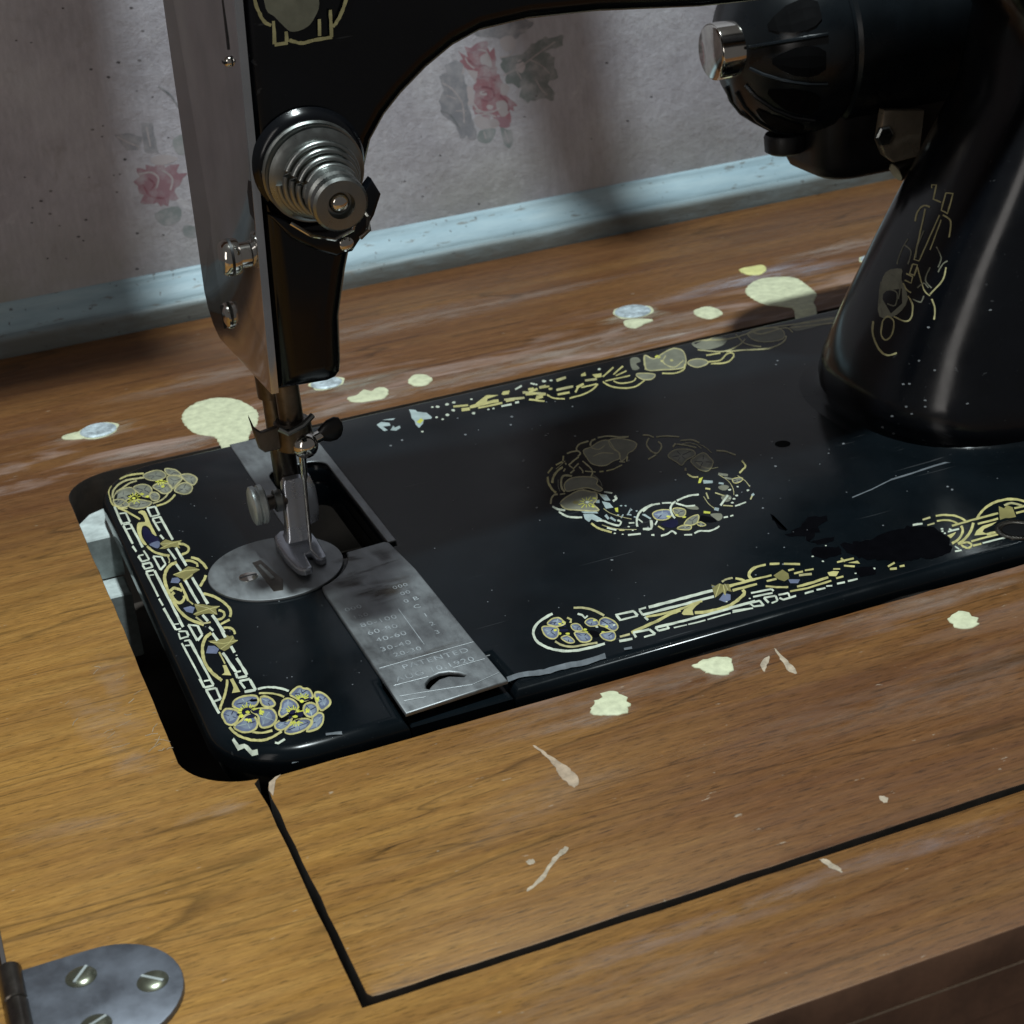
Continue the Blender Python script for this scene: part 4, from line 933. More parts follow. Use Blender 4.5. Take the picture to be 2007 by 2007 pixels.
DEC_FRONT = """vp1742,-1312 1751,-1301 1765,-1290 1779,-1282 1791,-1280 1802,-1282 1811,-1287 1816,-1295 1817,-1307 1818,-1320 1819,-1332 1820,-1345 1816,-1355 1806,-1361 1792,-1363 1779,-1363 1769,-1358 1761,-1350 1754,-1341 1747,-1332 1742,-1322
xp1761,-1317 1784,-1296 1800,-1302 1804,-1319 1807,-1344 1783,-1343 1763,-1334
ns1786,-1320 1753,-1311 1751,-1318 1784,-1326
bs1787,-1323 1806,-1297 1804,-1294 1786,-1320
ns1793,-1335 1807,-1350 1810,-1344 1796,-1330
ns1778,-1324 1766,-1330 1766,-1338 1777,-1331
gs1743,-1316 1751,-1306 1765,-1296 1778,-1288 1789,-1287 1800,-1288 1808,-1293 1811,-1301 1814,-1311 1813,-1324 1816,-1335 1816,-1347 1815,-1351 1807,-1354 1794,-1356 1781,-1356 1772,-1353 1764,-1345 1757,-1335 1751,-1327 1745,-1318 1746,-1310 1739,-1315 1738,-1327 1745,-1337 1751,-1346 1759,-1354 1767,-1364 1777,-1368 1791,-1369 1805,-1367 1817,-1360 1823,-1344 1823,-1329 1822,-1316 1821,-1303 1819,-1291 1814,-1280 1804,-1276 1792,-1273 1780,-1276 1765,-1284 1750,-1296 1741,-1308
vp1701,-1346 1706,-1335 1713,-1330 1721,-1329 1734,-1336 1749,-1347 1760,-1359 1766,-1369 1769,-1378 1767,-1391 1759,-1411 1747,-1434 1735,-1451 1724,-1459 1714,-1460 1706,-1456 1699,-1446 1693,-1430 1691,-1412 1692,-1390 1696,-1366
xp1707,-1358 1724,-1349 1744,-1376 1750,-1390 1736,-1427 1714,-1429 1705,-1404
bs1722,-1379 1710,-1357 1706,-1363 1719,-1384
ns1727,-1394 1747,-1375 1746,-1369 1727,-1388
ns1725,-1400 1731,-1435 1734,-1431 1729,-1397
bs1719,-1393 1702,-1403 1702,-1408 1719,-1399
gs1703,-1349 1707,-1339 1712,-1335 1719,-1336 1731,-1342 1746,-1352 1757,-1365 1763,-1373 1764,-1382 1763,-1391 1756,-1409 1745,-1432 1734,-1447 1725,-1452 1716,-1455 1709,-1450 1702,-1441 1696,-1426 1694,-1409 1696,-1388 1699,-1365 1704,-1346 1697,-1346 1693,-1366 1687,-1392 1687,-1415 1690,-1434 1695,-1451 1703,-1461 1712,-1466 1724,-1463 1736,-1455 1749,-1438 1761,-1413 1770,-1392 1772,-1376 1770,-1363 1763,-1354 1752,-1341 1736,-1331 1723,-1323 1713,-1324 1704,-1331 1698,-1344
vp1746,-1472 1754,-1463 1767,-1460 1778,-1462 1784,-1470 1788,-1483 1790,-1497 1790,-1511 1790,-1527 1786,-1536 1778,-1539 1768,-1536 1759,-1528 1752,-1511 1747,-1489
xp1756,-1482 1776,-1477 1782,-1498 1783,-1527 1765,-1516
bs1768,-1492 1753,-1475 1750,-1479 1765,-1496
bs1775,-1501 1782,-1499 1784,-1495 1776,-1497
ns1769,-1501 1760,-1523 1763,-1525 1772,-1503
gs1747,-1476 1754,-1469 1765,-1466 1776,-1466 1781,-1473 1784,-1486 1787,-1499 1788,-1513 1787,-1527 1785,-1533 1780,-1533 1770,-1532 1763,-1523 1756,-1507 1750,-1486 1749,-1470 1743,-1474 1744,-1492 1749,-1516 1756,-1533 1766,-1542 1777,-1544 1787,-1540 1793,-1526 1794,-1509 1793,-1494 1791,-1479 1787,-1466 1780,-1456 1769,-1454 1754,-1458 1745,-1467
vp1836,-1381 1845,-1377 1857,-1379 1866,-1383 1870,-1392 1872,-1404 1872,-1416 1871,-1430 1867,-1444 1863,-1453 1856,-1455 1848,-1453 1841,-1448 1835,-1443 1830,-1436 1827,-1426 1828,-1411 1831,-1393
xp1841,-1394 1859,-1399 1865,-1417 1856,-1441 1846,-1436 1835,-1425
bs1849,-1407 1840,-1385 1837,-1388 1846,-1411
ns1852,-1420 1868,-1419 1869,-1414 1853,-1416
ns1848,-1422 1843,-1439 1846,-1439 1851,-1422
gs1835,-1386 1844,-1381 1855,-1384 1863,-1388 1867,-1395 1869,-1407 1869,-1418 1868,-1431 1865,-1444 1862,-1450 1858,-1450 1850,-1448 1844,-1443 1838,-1438 1832,-1432 1830,-1423 1830,-1409 1834,-1393 1838,-1382 1834,-1379 1828,-1393 1824,-1412 1824,-1428 1827,-1440 1833,-1447 1839,-1453 1846,-1457 1855,-1461 1863,-1458 1870,-1444 1874,-1429 1875,-1414 1876,-1401 1873,-1389 1868,-1379 1859,-1373 1847,-1372 1837,-1376
vp1820,-1458 1829,-1453 1840,-1460 1850,-1467 1858,-1472 1866,-1478 1872,-1487 1875,-1502 1876,-1521 1873,-1537 1867,-1550 1858,-1560 1848,-1565 1835,-1564 1822,-1558 1813,-1545 1811,-1517 1814,-1482
xp1827,-1474 1847,-1486 1862,-1494 1862,-1527 1845,-1546 1825,-1535
ns1841,-1494 1826,-1463 1823,-1467 1838,-1498
ns1852,-1507 1866,-1495 1866,-1489 1852,-1502
ns1845,-1524 1845,-1551 1849,-1548 1848,-1521
gs1820,-1464 1827,-1458 1837,-1465 1847,-1473 1856,-1478 1864,-1483 1869,-1491 1871,-1506 1872,-1524 1870,-1537 1866,-1547 1858,-1554 1849,-1558 1837,-1559 1825,-1552 1816,-1541 1815,-1514 1818,-1481 1823,-1457 1816,-1458 1811,-1483 1807,-1520 1809,-1550 1819,-1564 1833,-1570 1847,-1570 1858,-1565 1869,-1554 1877,-1537 1879,-1519 1879,-1498 1875,-1483 1869,-1472 1861,-1467 1852,-1462 1843,-1453 1831,-1446 1821,-1451
vp1904,-1391 1914,-1379 1928,-1371 1941,-1369 1950,-1375 1957,-1388 1961,-1402 1960,-1417 1956,-1434 1948,-1445 1936,-1448 1922,-1445 1910,-1438 1904,-1424 1902,-1406
xp1914,-1397 1938,-1385 1950,-1402 1944,-1435 1919,-1425
bs1931,-1404 1916,-1394 1913,-1400 1928,-1410
bs1940,-1410 1951,-1407 1953,-1401 1942,-1403
ns1930,-1410 1917,-1427 1918,-1431 1931,-1414
gs1905,-1395 1914,-1384 1928,-1375 1939,-1373 1948,-1380 1955,-1391 1958,-1404 1957,-1419 1954,-1433 1948,-1440 1938,-1443 1924,-1440 1913,-1434 1907,-1421 1905,-1403 1906,-1390 1900,-1392 1899,-1408 1901,-1428 1908,-1443 1920,-1449 1935,-1454 1948,-1449 1958,-1435 1963,-1416 1964,-1399 1960,-1384 1953,-1371 1943,-1364 1929,-1365 1913,-1375 1903,-1388
vp1977,-1404 1988,-1398 1999,-1396 2010,-1401 2018,-1415 2026,-1435 2030,-1456 2029,-1477 2026,-1498 2020,-1515 2010,-1526 1998,-1533 1988,-1532 1980,-1518 1974,-1497 1968,-1478 1961,-1467 1956,-1458 1954,-1448 1958,-1433 1967,-1416
xp1979,-1426 2005,-1421 2015,-1456 2010,-1491 1987,-1511 1976,-1475 1965,-1452
ns1994,-1460 1982,-1410 1977,-1415 1990,-1464
ns1996,-1464 2020,-1460 2021,-1455 1997,-1459
ns1991,-1468 1987,-1516 1990,-1514 1993,-1466
bs1987,-1457 1963,-1449 1961,-1454 1985,-1463
gs1977,-1410 1987,-1403 1998,-1401 2007,-1406 2015,-1420 2023,-1439 2025,-1460 2026,-1478 2022,-1499 2018,-1513 2010,-1521 1999,-1528 1991,-1526 1983,-1515 1977,-1493 1972,-1472 1965,-1461 1959,-1454 1958,-1446 1962,-1435 1969,-1419 1978,-1408 1976,-1399 1966,-1413 1956,-1432 1950,-1450 1952,-1463 1958,-1472 1965,-1482 1971,-1501 1977,-1523 1985,-1537 1997,-1540 2011,-1530 2022,-1517 2030,-1497 2033,-1475 2034,-1452 2029,-1431 2022,-1410 2013,-1394 2001,-1390 1989,-1392 1978,-1399
vp1921,-1529 1930,-1525 1943,-1525 1956,-1528 1968,-1531 1979,-1536 1985,-1545 1983,-1562 1976,-1582 1968,-1598 1959,-1607 1949,-1611 1939,-1610 1930,-1602 1922,-1590 1917,-1576 1915,-1560 1916,-1542
xp1931,-1540 1954,-1537 1971,-1546 1959,-1583 1942,-1590 1927,-1570
bs1942,-1553 1932,-1540 1929,-1544 1939,-1557
ns1948,-1567 1978,-1552 1979,-1545 1948,-1561
ns1945,-1574 1941,-1594 1943,-1593 1947,-1573
gs1920,-1535 1929,-1530 1941,-1531 1954,-1533 1966,-1536 1977,-1540 1982,-1548 1981,-1562 1974,-1581 1966,-1594 1959,-1601 1950,-1604 1941,-1604 1933,-1598 1926,-1585 1920,-1572 1919,-1557 1920,-1541 1924,-1530 1918,-1529 1913,-1543 1912,-1562 1913,-1580 1920,-1594 1928,-1606 1937,-1615 1947,-1615 1959,-1612 1969,-1601 1979,-1583 1986,-1561 1989,-1541 1982,-1530 1970,-1525 1958,-1523 1945,-1520 1932,-1519 1922,-1525
yp1748,-1400 1742,-1396 1744,-1385 1749,-1377 1758,-1379 1760,-1390 1755,-1397
yp1789,-1351 1786,-1345 1789,-1335 1796,-1332 1803,-1338 1803,-1346 1796,-1353
yp1822,-1334 1826,-1342 1820,-1350 1813,-1350 1807,-1347 1807,-1334 1814,-1328
yp1797,-1442 1800,-1449 1795,-1459 1786,-1459 1781,-1451 1782,-1440 1789,-1438
yp1755,-1442 1748,-1436 1749,-1425 1756,-1417 1764,-1418 1766,-1428 1762,-1437
yp1870,-1449 1876,-1442 1884,-1447 1886,-1456 1882,-1464 1873,-1464 1865,-1459
yp1863,-1487 1863,-1475 1870,-1467 1877,-1472 1881,-1478 1877,-1489 1870,-1490
yp1951,-1386 1958,-1388 1964,-1395 1961,-1406 1953,-1407 1944,-1402 1944,-1394
yp1948,-1528 1940,-1531 1934,-1526 1933,-1517 1939,-1508 1947,-1512 1950,-1518
yp1976,-1489 1970,-1483 1970,-1472 1978,-1466 1985,-1470 1986,-1476 1983,-1485
wp1939,-1468 1932,-1466 1929,-1462 1929,-1454 1936,-1451 1941,-1453 1942,-1461
wp2008,-1481 2012,-1476 2018,-1475 2022,-1482 2019,-1488 2012,-1492 2008,-1489
kp1890,-1476 1898,-1476 1907,-1481 1915,-1490 1920,-1505 1922,-1523 1921,-1536 1913,-1544 1900,-1548 1890,-1547 1884,-1539 1881,-1526 1881,-1513 1882,-1499 1885,-1485
kp1955,-1499 1959,-1497 1966,-1496 1972,-1498 1976,-1504 1979,-1511 1979,-1517 1975,-1520 1968,-1522 1962,-1521 1958,-1515 1955,-1506
np1767,-1391 1779,-1395 1796,-1403 1806,-1411 1806,-1418 1800,-1425 1792,-1427 1784,-1424 1773,-1416 1766,-1409 1763,-1402 1763,-1395
np1794,-1368 1817,-1377 1803,-1387
ws1803,-1226 1793,-1229 1780,-1231 1764,-1239 1749,-1247 1735,-1254 1721,-1264 1707,-1273 1694,-1284 1682,-1296 1670,-1310 1659,-1327 1651,-1345 1642,-1364 1637,-1385 1632,-1406 1629,-1426 1628,-1446 1629,-1465 1633,-1482 1639,-1498 1644,-1515 1650,-1532 1660,-1543 1668,-1558 1678,-1570 1689,-1580 1699,-1593 1711,-1601 1725,-1608 1739,-1614 1754,-1620 1768,-1626 1785,-1627 1801,-1628 1817,-1631 1833,-1633 1851,-1633 1871,-1633 1889,-1630 1901,-1630 1907,-1610 1894,-1611 1878,-1609 1857,-1612 1840,-1609 1824,-1607 1807,-1607 1792,-1605 1776,-1604 1762,-1598 1747,-1594 1733,-1588 1721,-1580 1710,-1570 1699,-1561 1689,-1550 1678,-1541 1671,-1526 1662,-1513 1657,-1497 1651,-1483 1648,-1466 1643,-1452 1643,-1435 1642,-1420 1645,-1403 1648,-1386 1653,-1368 1660,-1353 1668,-1340 1677,-1327 1686,-1315 1697,-1303 1708,-1292 1720,-1283 1734,-1275 1746,-1270 1761,-1264 1776,-1257 1790,-1250 1799,-1248
es1704,-1493 1707,-1501 1711,-1514 1714,-1531 1721,-1544 1729,-1555 1738,-1566 1748,-1575 1760,-1582 1774,-1585 1788,-1587 1803,-1588 1816,-1593 1832,-1594 1849,-1598 1864,-1601 1874,-1605 1881,-1587 1871,-1584 1855,-1581 1838,-1578 1822,-1576 1808,-1571 1793,-1571 1779,-1568 1767,-1564 1757,-1557 1746,-1549 1737,-1541 1731,-1528 1724,-1518 1720,-1504 1717,-1490 1716,-1479
es1909,-1243 1918,-1249 1930,-1255 1944,-1263 1954,-1274 1963,-1285 1973,-1296 1979,-1312 1986,-1324 1991,-1342 1996,-1359 2001,-1374 2002,-1387 2016,-1371 2013,-1360 2009,-1343 2004,-1325 1997,-1309 1991,-1293 1983,-1279 1974,-1266 1964,-1256 1952,-1244 1939,-1236 1925,-1231 1917,-1225
ws1901,-1306 1915,-1326 1916,-1363 1941,-1346 1940,-1333 1924,-1347 1926,-1314 1911,-1291
gs1842,-1314 1851,-1337 1837,-1357 1845,-1366 1862,-1331 1852,-1301
ws2056,-1407 2087,-1411 2117,-1416 2148,-1420 2155,-1399 2124,-1396 2093,-1394 2061,-1392
ws2054,-1413 2052,-1463 2066,-1454 2070,-1403
ws2144,-1416 2141,-1465 2157,-1453 2157,-1407
ws2054,-1464 2085,-1466 2116,-1465 2146,-1468 2151,-1453 2120,-1452 2090,-1449 2059,-1450
ws1969,-1643 1999,-1650 2032,-1652 2038,-1634 2008,-1628 1976,-1622
es1989,-1606 2014,-1607 2039,-1608 2046,-1589 2019,-1590 1994,-1589
ws2176,-1416 2214,-1416 2220,-1399 2180,-1401
ws2172,-1420 2167,-1467 2179,-1461 2184,-1413
ws2169,-1475 2197,-1477 2227,-1476 2255,-1477 2283,-1480 2312,-1479 2341,-1480 2371,-1479 2398,-1484 2429,-1480 2456,-1485 2486,-1483 2515,-1484 2544,-1485 2553,-1462 2523,-1462 2494,-1461 2465,-1461 2437,-1457 2406,-1460 2377,-1460 2349,-1458 2321,-1454 2292,-1454 2263,-1454 2233,-1457 2205,-1454 2177,-1452
ws2225,-1424 2252,-1427 2281,-1427 2310,-1425 2337,-1430 2366,-1426 2395,-1426 2422,-1430 2451,-1428 2480,-1429 2509,-1428 2537,-1429 2566,-1430 2575,-1405 2547,-1402 2519,-1401 2489,-1403 2461,-1401 2432,-1401 2404,-1400 2374,-1403 2347,-1400 2318,-1402 2290,-1398 2261,-1400 2234,-1398
ws2166,-1491 2167,-1527 2180,-1517 2179,-1481
gs2175,-1499 2187,-1500 2204,-1504 2223,-1509 2245,-1512 2270,-1514 2298,-1513 2326,-1512 2350,-1514 2373,-1509 2394,-1504 2412,-1501 2428,-1497 2443,-1497 2457,-1495 2468,-1494 2475,-1496 2482,-1474 2474,-1475 2463,-1476 2449,-1477 2434,-1477 2417,-1481 2398,-1487 2378,-1491 2357,-1491 2332,-1494 2304,-1494 2277,-1493 2252,-1492 2231,-1489 2211,-1485 2194,-1482 2182,-1480
gs2052,-1603 2065,-1600 2084,-1596 2106,-1589 2126,-1584 2146,-1579 2166,-1573 2185,-1568 2205,-1565 2226,-1557 2246,-1548 2266,-1541 2285,-1534 2302,-1531 2318,-1532 2334,-1526 2344,-1527 2352,-1501 2342,-1500 2326,-1506 2309,-1504 2290,-1510 2271,-1517 2251,-1524 2231,-1531 2210,-1539 2191,-1545 2172,-1546 2152,-1552 2132,-1559 2112,-1563 2090,-1568 2071,-1573 2057,-1578
gp2339,-1546 2370,-1512 2428,-1494 2461,-1498 2433,-1512 2397,-1542 2382,-1585 2341,-1562
gs2391,-1582 2400,-1587 2413,-1593 2428,-1600 2444,-1603 2461,-1604 2477,-1609 2495,-1610 2511,-1613 2527,-1612 2543,-1608 2558,-1607 2574,-1601 2592,-1594 2611,-1583 2629,-1577 2645,-1563 2659,-1554 2672,-1548 2684,-1539 2694,-1524 2704,-1507 2707,-1492 2706,-1483 2707,-1478 2687,-1491 2688,-1496 2687,-1504 2685,-1510 2686,-1512 2681,-1515 2672,-1522 2660,-1532 2648,-1539 2632,-1548 2615,-1560 2598,-1566 2581,-1576 2566,-1578 2551,-1581 2538,-1580 2522,-1583 2505,-1583 2489,-1579 2472,-1578 2456,-1575 2440,-1572 2425,-1566 2412,-1560 2402,-1557
ws2169,-1612 2197,-1617 2226,-1618 2255,-1621 2285,-1619 2314,-1623 2344,-1623 2372,-1626 2403,-1625 2433,-1626 2461,-1626 2489,-1627 2518,-1626 2547,-1626 2577,-1623 2606,-1624 2634,-1624 2664,-1622 2693,-1623 2701,-1601 2672,-1602 2643,-1600 2614,-1601 2585,-1602 2555,-1604 2526,-1606 2498,-1604 2469,-1603 2440,-1606 2411,-1603 2381,-1602 2351,-1603 2321,-1602 2292,-1600 2263,-1599 2234,-1595 2205,-1593 2176,-1593
ws2245,-1653 2278,-1655 2311,-1658 2315,-1649 2282,-1645 2249,-1642
ws2318,-1659 2347,-1662 2376,-1663 2406,-1663 2410,-1651 2381,-1651 2351,-1650 2322,-1647
ws2417,-1663 2447,-1663 2478,-1661 2509,-1661 2540,-1662 2544,-1651 2513,-1650 2482,-1651 2452,-1650 2420,-1652
ws2549,-1662 2575,-1665 2601,-1668 2627,-1671 2652,-1674 2657,-1664 2631,-1661 2606,-1657 2580,-1654 2554,-1651
ws2057,-1604 2083,-1607 2110,-1611 2137,-1615 2144,-1594 2117,-1593 2091,-1586 2064,-1584
ws2055,-1604 2048,-1644 2062,-1637 2066,-1598
ws2134,-1610 2138,-1664 2153,-1651 2147,-1599
ws2148,-1651 2120,-1649 2091,-1649 2086,-1664 2115,-1663 2143,-1665
ws2167,-1606 2167,-1642 2178,-1633 2180,-1596
ws2170,-1646 2197,-1648 2224,-1647 2229,-1632 2203,-1629 2176,-1628
ws2221,-1621 2218,-1649 2230,-1642 2232,-1616
vp2553,-1514 2605,-1468 2626,-1496 2602,-1542 2568,-1552
op2592,-1361 2603,-1383 2632,-1369 2640,-1389 2668,-1397 2644,-1476 2628,-1451 2598,-1495 2606,-1453 2548,-1488 2567,-1431
gs2552,-1485 2592,-1432 2633,-1378 2631,-1374 2590,-1427 2550,-1481
gs2603,-1489 2622,-1443 2641,-1396 2637,-1396 2618,-1443 2599,-1489
es2640,-1448 2654,-1386 2649,-1388 2634,-1450
es2648,-1372 2654,-1369 2662,-1364 2671,-1360 2679,-1359 2687,-1359 2695,-1361 2704,-1360 2709,-1363 2716,-1345 2711,-1343 2703,-1342 2693,-1341 2684,-1343 2675,-1343 2665,-1349 2657,-1351 2651,-1353
gs2718,-1376 2722,-1380 2728,-1383 2733,-1389 2738,-1393 2739,-1400 2741,-1408 2743,-1414 2743,-1421 2754,-1409 2755,-1402 2752,-1396 2752,-1385 2749,-1378 2743,-1372 2738,-1365 2732,-1362 2729,-1358
gs2657,-1427 2685,-1429 2712,-1431 2740,-1432 2769,-1431 2796,-1433 2805,-1412 2777,-1409 2748,-1410 2721,-1409 2693,-1407 2666,-1404
gs2648,-1479 2680,-1476 2709,-1479 2740,-1478 2771,-1478 2779,-1458 2749,-1455 2718,-1456 2687,-1457 2658,-1453
gs2798,-1406 2796,-1400 2799,-1388 2799,-1378 2802,-1370 2805,-1365 2810,-1362 2814,-1354 2820,-1350 2829,-1342 2840,-1336 2850,-1330 2857,-1329 2862,-1298 2855,-1303 2844,-1307 2831,-1318 2820,-1325 2811,-1336 2803,-1346 2795,-1356 2787,-1369 2781,-1385 2779,-1399 2780,-1409 2778,-1417
wp2573,-1554 2571,-1549 2574,-1545 2579,-1544 2581,-1548 2581,-1553 2577,-1555
wp2687,-1583 2684,-1580 2681,-1576 2685,-1571 2689,-1571 2692,-1573 2692,-1579
gs2655,-1435 2687,-1429 2717,-1426 2746,-1425 2774,-1425 2802,-1429 2830,-1430 2858,-1433 2886,-1434 2893,-1416 2865,-1416 2837,-1413 2809,-1410 2782,-1406 2754,-1404 2722,-1409 2692,-1412 2662,-1416
gs2651,-1471 2684,-1472 2716,-1475 2749,-1475 2782,-1477 2789,-1459 2756,-1457 2723,-1457 2691,-1454 2658,-1453
gs2837,-1475 2862,-1478 2889,-1479 2897,-1459 2870,-1459 2843,-1458
gs2793,-1400 2797,-1389 2801,-1374 2807,-1360 2812,-1350 2820,-1345 2830,-1337 2842,-1330 2855,-1325 2870,-1322 2888,-1321 2903,-1325 2915,-1323 2923,-1304 2912,-1303 2896,-1302 2878,-1302 2862,-1303 2847,-1307 2833,-1314 2819,-1327 2806,-1338 2795,-1356 2789,-1376 2783,-1392 2781,-1402
gs2933,-1328 2954,-1340 2977,-1348 2987,-1330 2966,-1318 2944,-1308
gs2994,-1361 3016,-1375 3038,-1390 3060,-1405 3071,-1386 3050,-1370 3027,-1357 3005,-1342
gs2718,-1372 2731,-1393 2745,-1411 2756,-1395 2742,-1377 2729,-1355
gs2806,-1518 2814,-1522 2824,-1531 2835,-1541 2846,-1552 2860,-1559 2874,-1567 2886,-1576 2895,-1579 2905,-1562 2896,-1558 2882,-1552 2869,-1542 2856,-1535 2845,-1525 2834,-1515 2823,-1507 2816,-1500
gs2935,-1597 2964,-1601 2994,-1601 3025,-1601 3054,-1597 3082,-1595 3111,-1592 3119,-1572 3092,-1572 3063,-1574 3034,-1579 3004,-1577 2973,-1579 2943,-1579
gs2883,-1621 2913,-1625 2942,-1631 2973,-1634 3006,-1632 3040,-1630 3072,-1630 3107,-1626 3113,-1611 3080,-1611 3046,-1614 3013,-1615 2979,-1619 2950,-1613 2920,-1609 2890,-1605
op2897,-1431 2964,-1400 2969,-1450 2948,-1496 2913,-1510 2898,-1478
vp2939,-1502 2988,-1531 2960,-1560 2928,-1541
gs2980,-1432 3012,-1433 3019,-1416 2987,-1414
gs2989,-1473 3012,-1476 3036,-1478 3044,-1459 3021,-1457 2996,-1457
gs3050,-1471 3071,-1476 3093,-1481 3101,-1465 3079,-1461 3057,-1456
es2999,-1503 3029,-1512 3058,-1523 3069,-1502 3039,-1491 3009,-1483
ws2714,-1542 2740,-1545 2766,-1549 2792,-1552 2818,-1556 2825,-1540 2799,-1536 2773,-1532 2747,-1530 2721,-1525
ws2816,-1552 2814,-1574 2826,-1566 2828,-1544
ws2705,-1579 2729,-1583 2754,-1585 2779,-1588 2803,-1592 2810,-1578 2786,-1572 2761,-1569 2736,-1566 2711,-1564
ws2559,-1615 2584,-1618 2608,-1621 2634,-1622 2658,-1627 2665,-1609 2641,-1604 2616,-1602 2591,-1601 2566,-1598
ws2556,-1650 2580,-1657 2604,-1662 2628,-1669 2652,-1675 2658,-1662 2634,-1655 2611,-1648 2586,-1642 2562,-1636
ws2658,-1626 2686,-1628 2714,-1629 2721,-1612 2693,-1611 2666,-1608
ws2663,-1664 2686,-1670 2709,-1677 2716,-1661 2693,-1654 2670,-1649
ws2711,-1625 2704,-1676 2717,-1669 2723,-1618
ws2659,-1627 2661,-1662 2671,-1654 2669,-1618
ws2741,-1610 2737,-1664 2751,-1654 2754,-1601
ws2743,-1615 2773,-1618 2801,-1624 2809,-1608 2780,-1602 2751,-1597
ws2800,-1617 2784,-1664 2796,-1662 2811,-1616
ws2791,-1657 2757,-1662 2752,-1677 2787,-1670
ws2818,-1623 2843,-1627 2868,-1630 2875,-1614 2849,-1612 2825,-1607
ws2805,-1649 2813,-1674 2823,-1664 2818,-1636
ws2815,-1676 2850,-1676 2886,-1673 2893,-1656 2857,-1658 2821,-1660
ws2866,-1622 2850,-1669 2859,-1668 2876,-1621
ws2933,-1674 2958,-1673 2982,-1673 2988,-1658 2965,-1656 2940,-1658
ws2999,-1671 3022,-1674 3045,-1675 3052,-1660 3028,-1658 3006,-1655
ws3058,-1660 3084,-1671 3092,-1658 3065,-1648
ws3114,-1667 3154,-1673 3162,-1656 3122,-1651
ws3172,-1671 3197,-1674 3225,-1673 3231,-1659 3205,-1657 3179,-1655
gs3139,-1618 3179,-1619 3186,-1602 3146,-1601
gp3137,-1537 3169,-1538 3190,-1557 3153,-1592 3127,-1572
gp3274,-1500 3326,-1506 3320,-1538
gs3228,-1477 3258,-1481 3288,-1482 3318,-1485 3327,-1467 3296,-1465 3266,-1462 3235,-1462
gs3263,-1448 3261,-1488 3274,-1479 3276,-1438
gs3237,-1525 3257,-1542 3277,-1558 3288,-1542 3267,-1527 3247,-1509
gs3175,-1527 3204,-1544 3212,-1531 3183,-1515
gs3417,-1641 3466,-1623 3472,-1606 3422,-1624
gs3408,-1669 3439,-1681 3451,-1660 3419,-1650
gs3464,-1668 3488,-1674 3498,-1654 3472,-1652
wp3351,-1608 3357,-1608 3360,-1613 3356,-1621 3350,-1626 3344,-1623 3344,-1615
wp3243,-1614 3246,-1607 3252,-1608 3255,-1610 3253,-1617 3249,-1620 3244,-1619
wp3167,-1352 3166,-1359 3161,-1362 3155,-1361 3154,-1353 3159,-1348 3163,-1348
wp3173,-1421 3179,-1417 3183,-1419 3183,-1426 3180,-1433 3174,-1432 3171,-1427
wp3271,-1292 3271,-1287 3274,-1282 3278,-1284 3280,-1287 3278,-1292 3274,-1294
mp3342,-1314 3372,-1302 3389,-1327 3397,-1340 3416,-1316 3436,-1327 3446,-1341 3482,-1334 3497,-1351 3531,-1337 3540,-1330 3565,-1323 3572,-1321 3626,-1313 3646,-1312 3668,-1317 3680,-1315 3710,-1328 3740,-1302 3749,-1328 3772,-1320 3774,-1344 3802,-1355 3818,-1366 3846,-1387 3842,-1427 3841,-1470 3842,-1505 3837,-1541 3799,-1592 3800,-1618 3756,-1663 3726,-1660 3711,-1674 3698,-1667 3678,-1673 3647,-1672 3620,-1661 3610,-1630 3584,-1643 3569,-1630 3546,-1641 3537,-1623 3502,-1625 3490,-1607 3469,-1612 3458,-1582 3448,-1568 3444,-1562 3407,-1553 3412,-1533 3371,-1528 3371,-1526 3361,-1483 3344,-1492 3348,-1459 3336,-1432 3323,-1397 3329,-1402 3337,-1345
mp3158,-1075 3199,-1079 3208,-1058 3238,-1049 3276,-1041 3291,-1017 3318,-999 3361,-963 3361,-964 3374,-967 3400,-973 3410,-994 3452,-997 3425,-1052 3380,-1068 3348,-1085 3327,-1146 3302,-1136 3280,-1171 3250,-1192 3229,-1205 3231,-1219 3252,-1204 3256,-1215 3298,-1213 3333,-1218 3333,-1224 3357,-1227 3370,-1215 3342,-1253 3330,-1265 3316,-1263 3284,-1266 3245,-1258 3244,-1233 3220,-1190 3240,-1149 3225,-1134 3195,-1118 3183,-1116 3169,-1105
mp3204,-1280 3226,-1274 3242,-1287 3266,-1295 3299,-1324 3313,-1332 3326,-1322 3318,-1369 3305,-1382 3297,-1403 3255,-1412 3235,-1403 3208,-1411 3205,-1413 3190,-1400 3178,-1370 3168,-1356 3172,-1324 3181,-1304
mp3267,-1561 3298,-1570 3313,-1571 3336,-1586 3356,-1593 3348,-1619 3348,-1640 3327,-1668 3307,-1667 3273,-1660 3249,-1657 3258,-1613 3264,-1604
mp3213,-828 3200,-865 3210,-900 3190,-941 3203,-987 3203,-1001 3184,-1043 3191,-1035 3200,-1032 3175,-1026 3168,-995 3179,-958 3192,-910 3185,-896 3218,-851
ws3760,-1326 3786,-1331 3811,-1337 3822,-1319 3797,-1311 3772,-1306
es3837,-1300 3885,-1298 3894,-1278 3845,-1283
es3824,-1362 3866,-1363 3874,-1347 3831,-1348
gs3916,-1299 3925,-1298 3935,-1303 3947,-1306 3958,-1310 3967,-1318 3976,-1326 3987,-1332 3994,-1341 3998,-1351 4003,-1361 4007,-1370 4008,-1381 4008,-1392 4009,-1403 4009,-1413 4008,-1421 4025,-1407 4024,-1401 4025,-1390 4025,-1377 4024,-1366 4020,-1356 4017,-1345 4015,-1331 4008,-1322 3999,-1315 3990,-1307 3981,-1297 3970,-1291 3959,-1286 3947,-1282 3934,-1282 3928,-1278
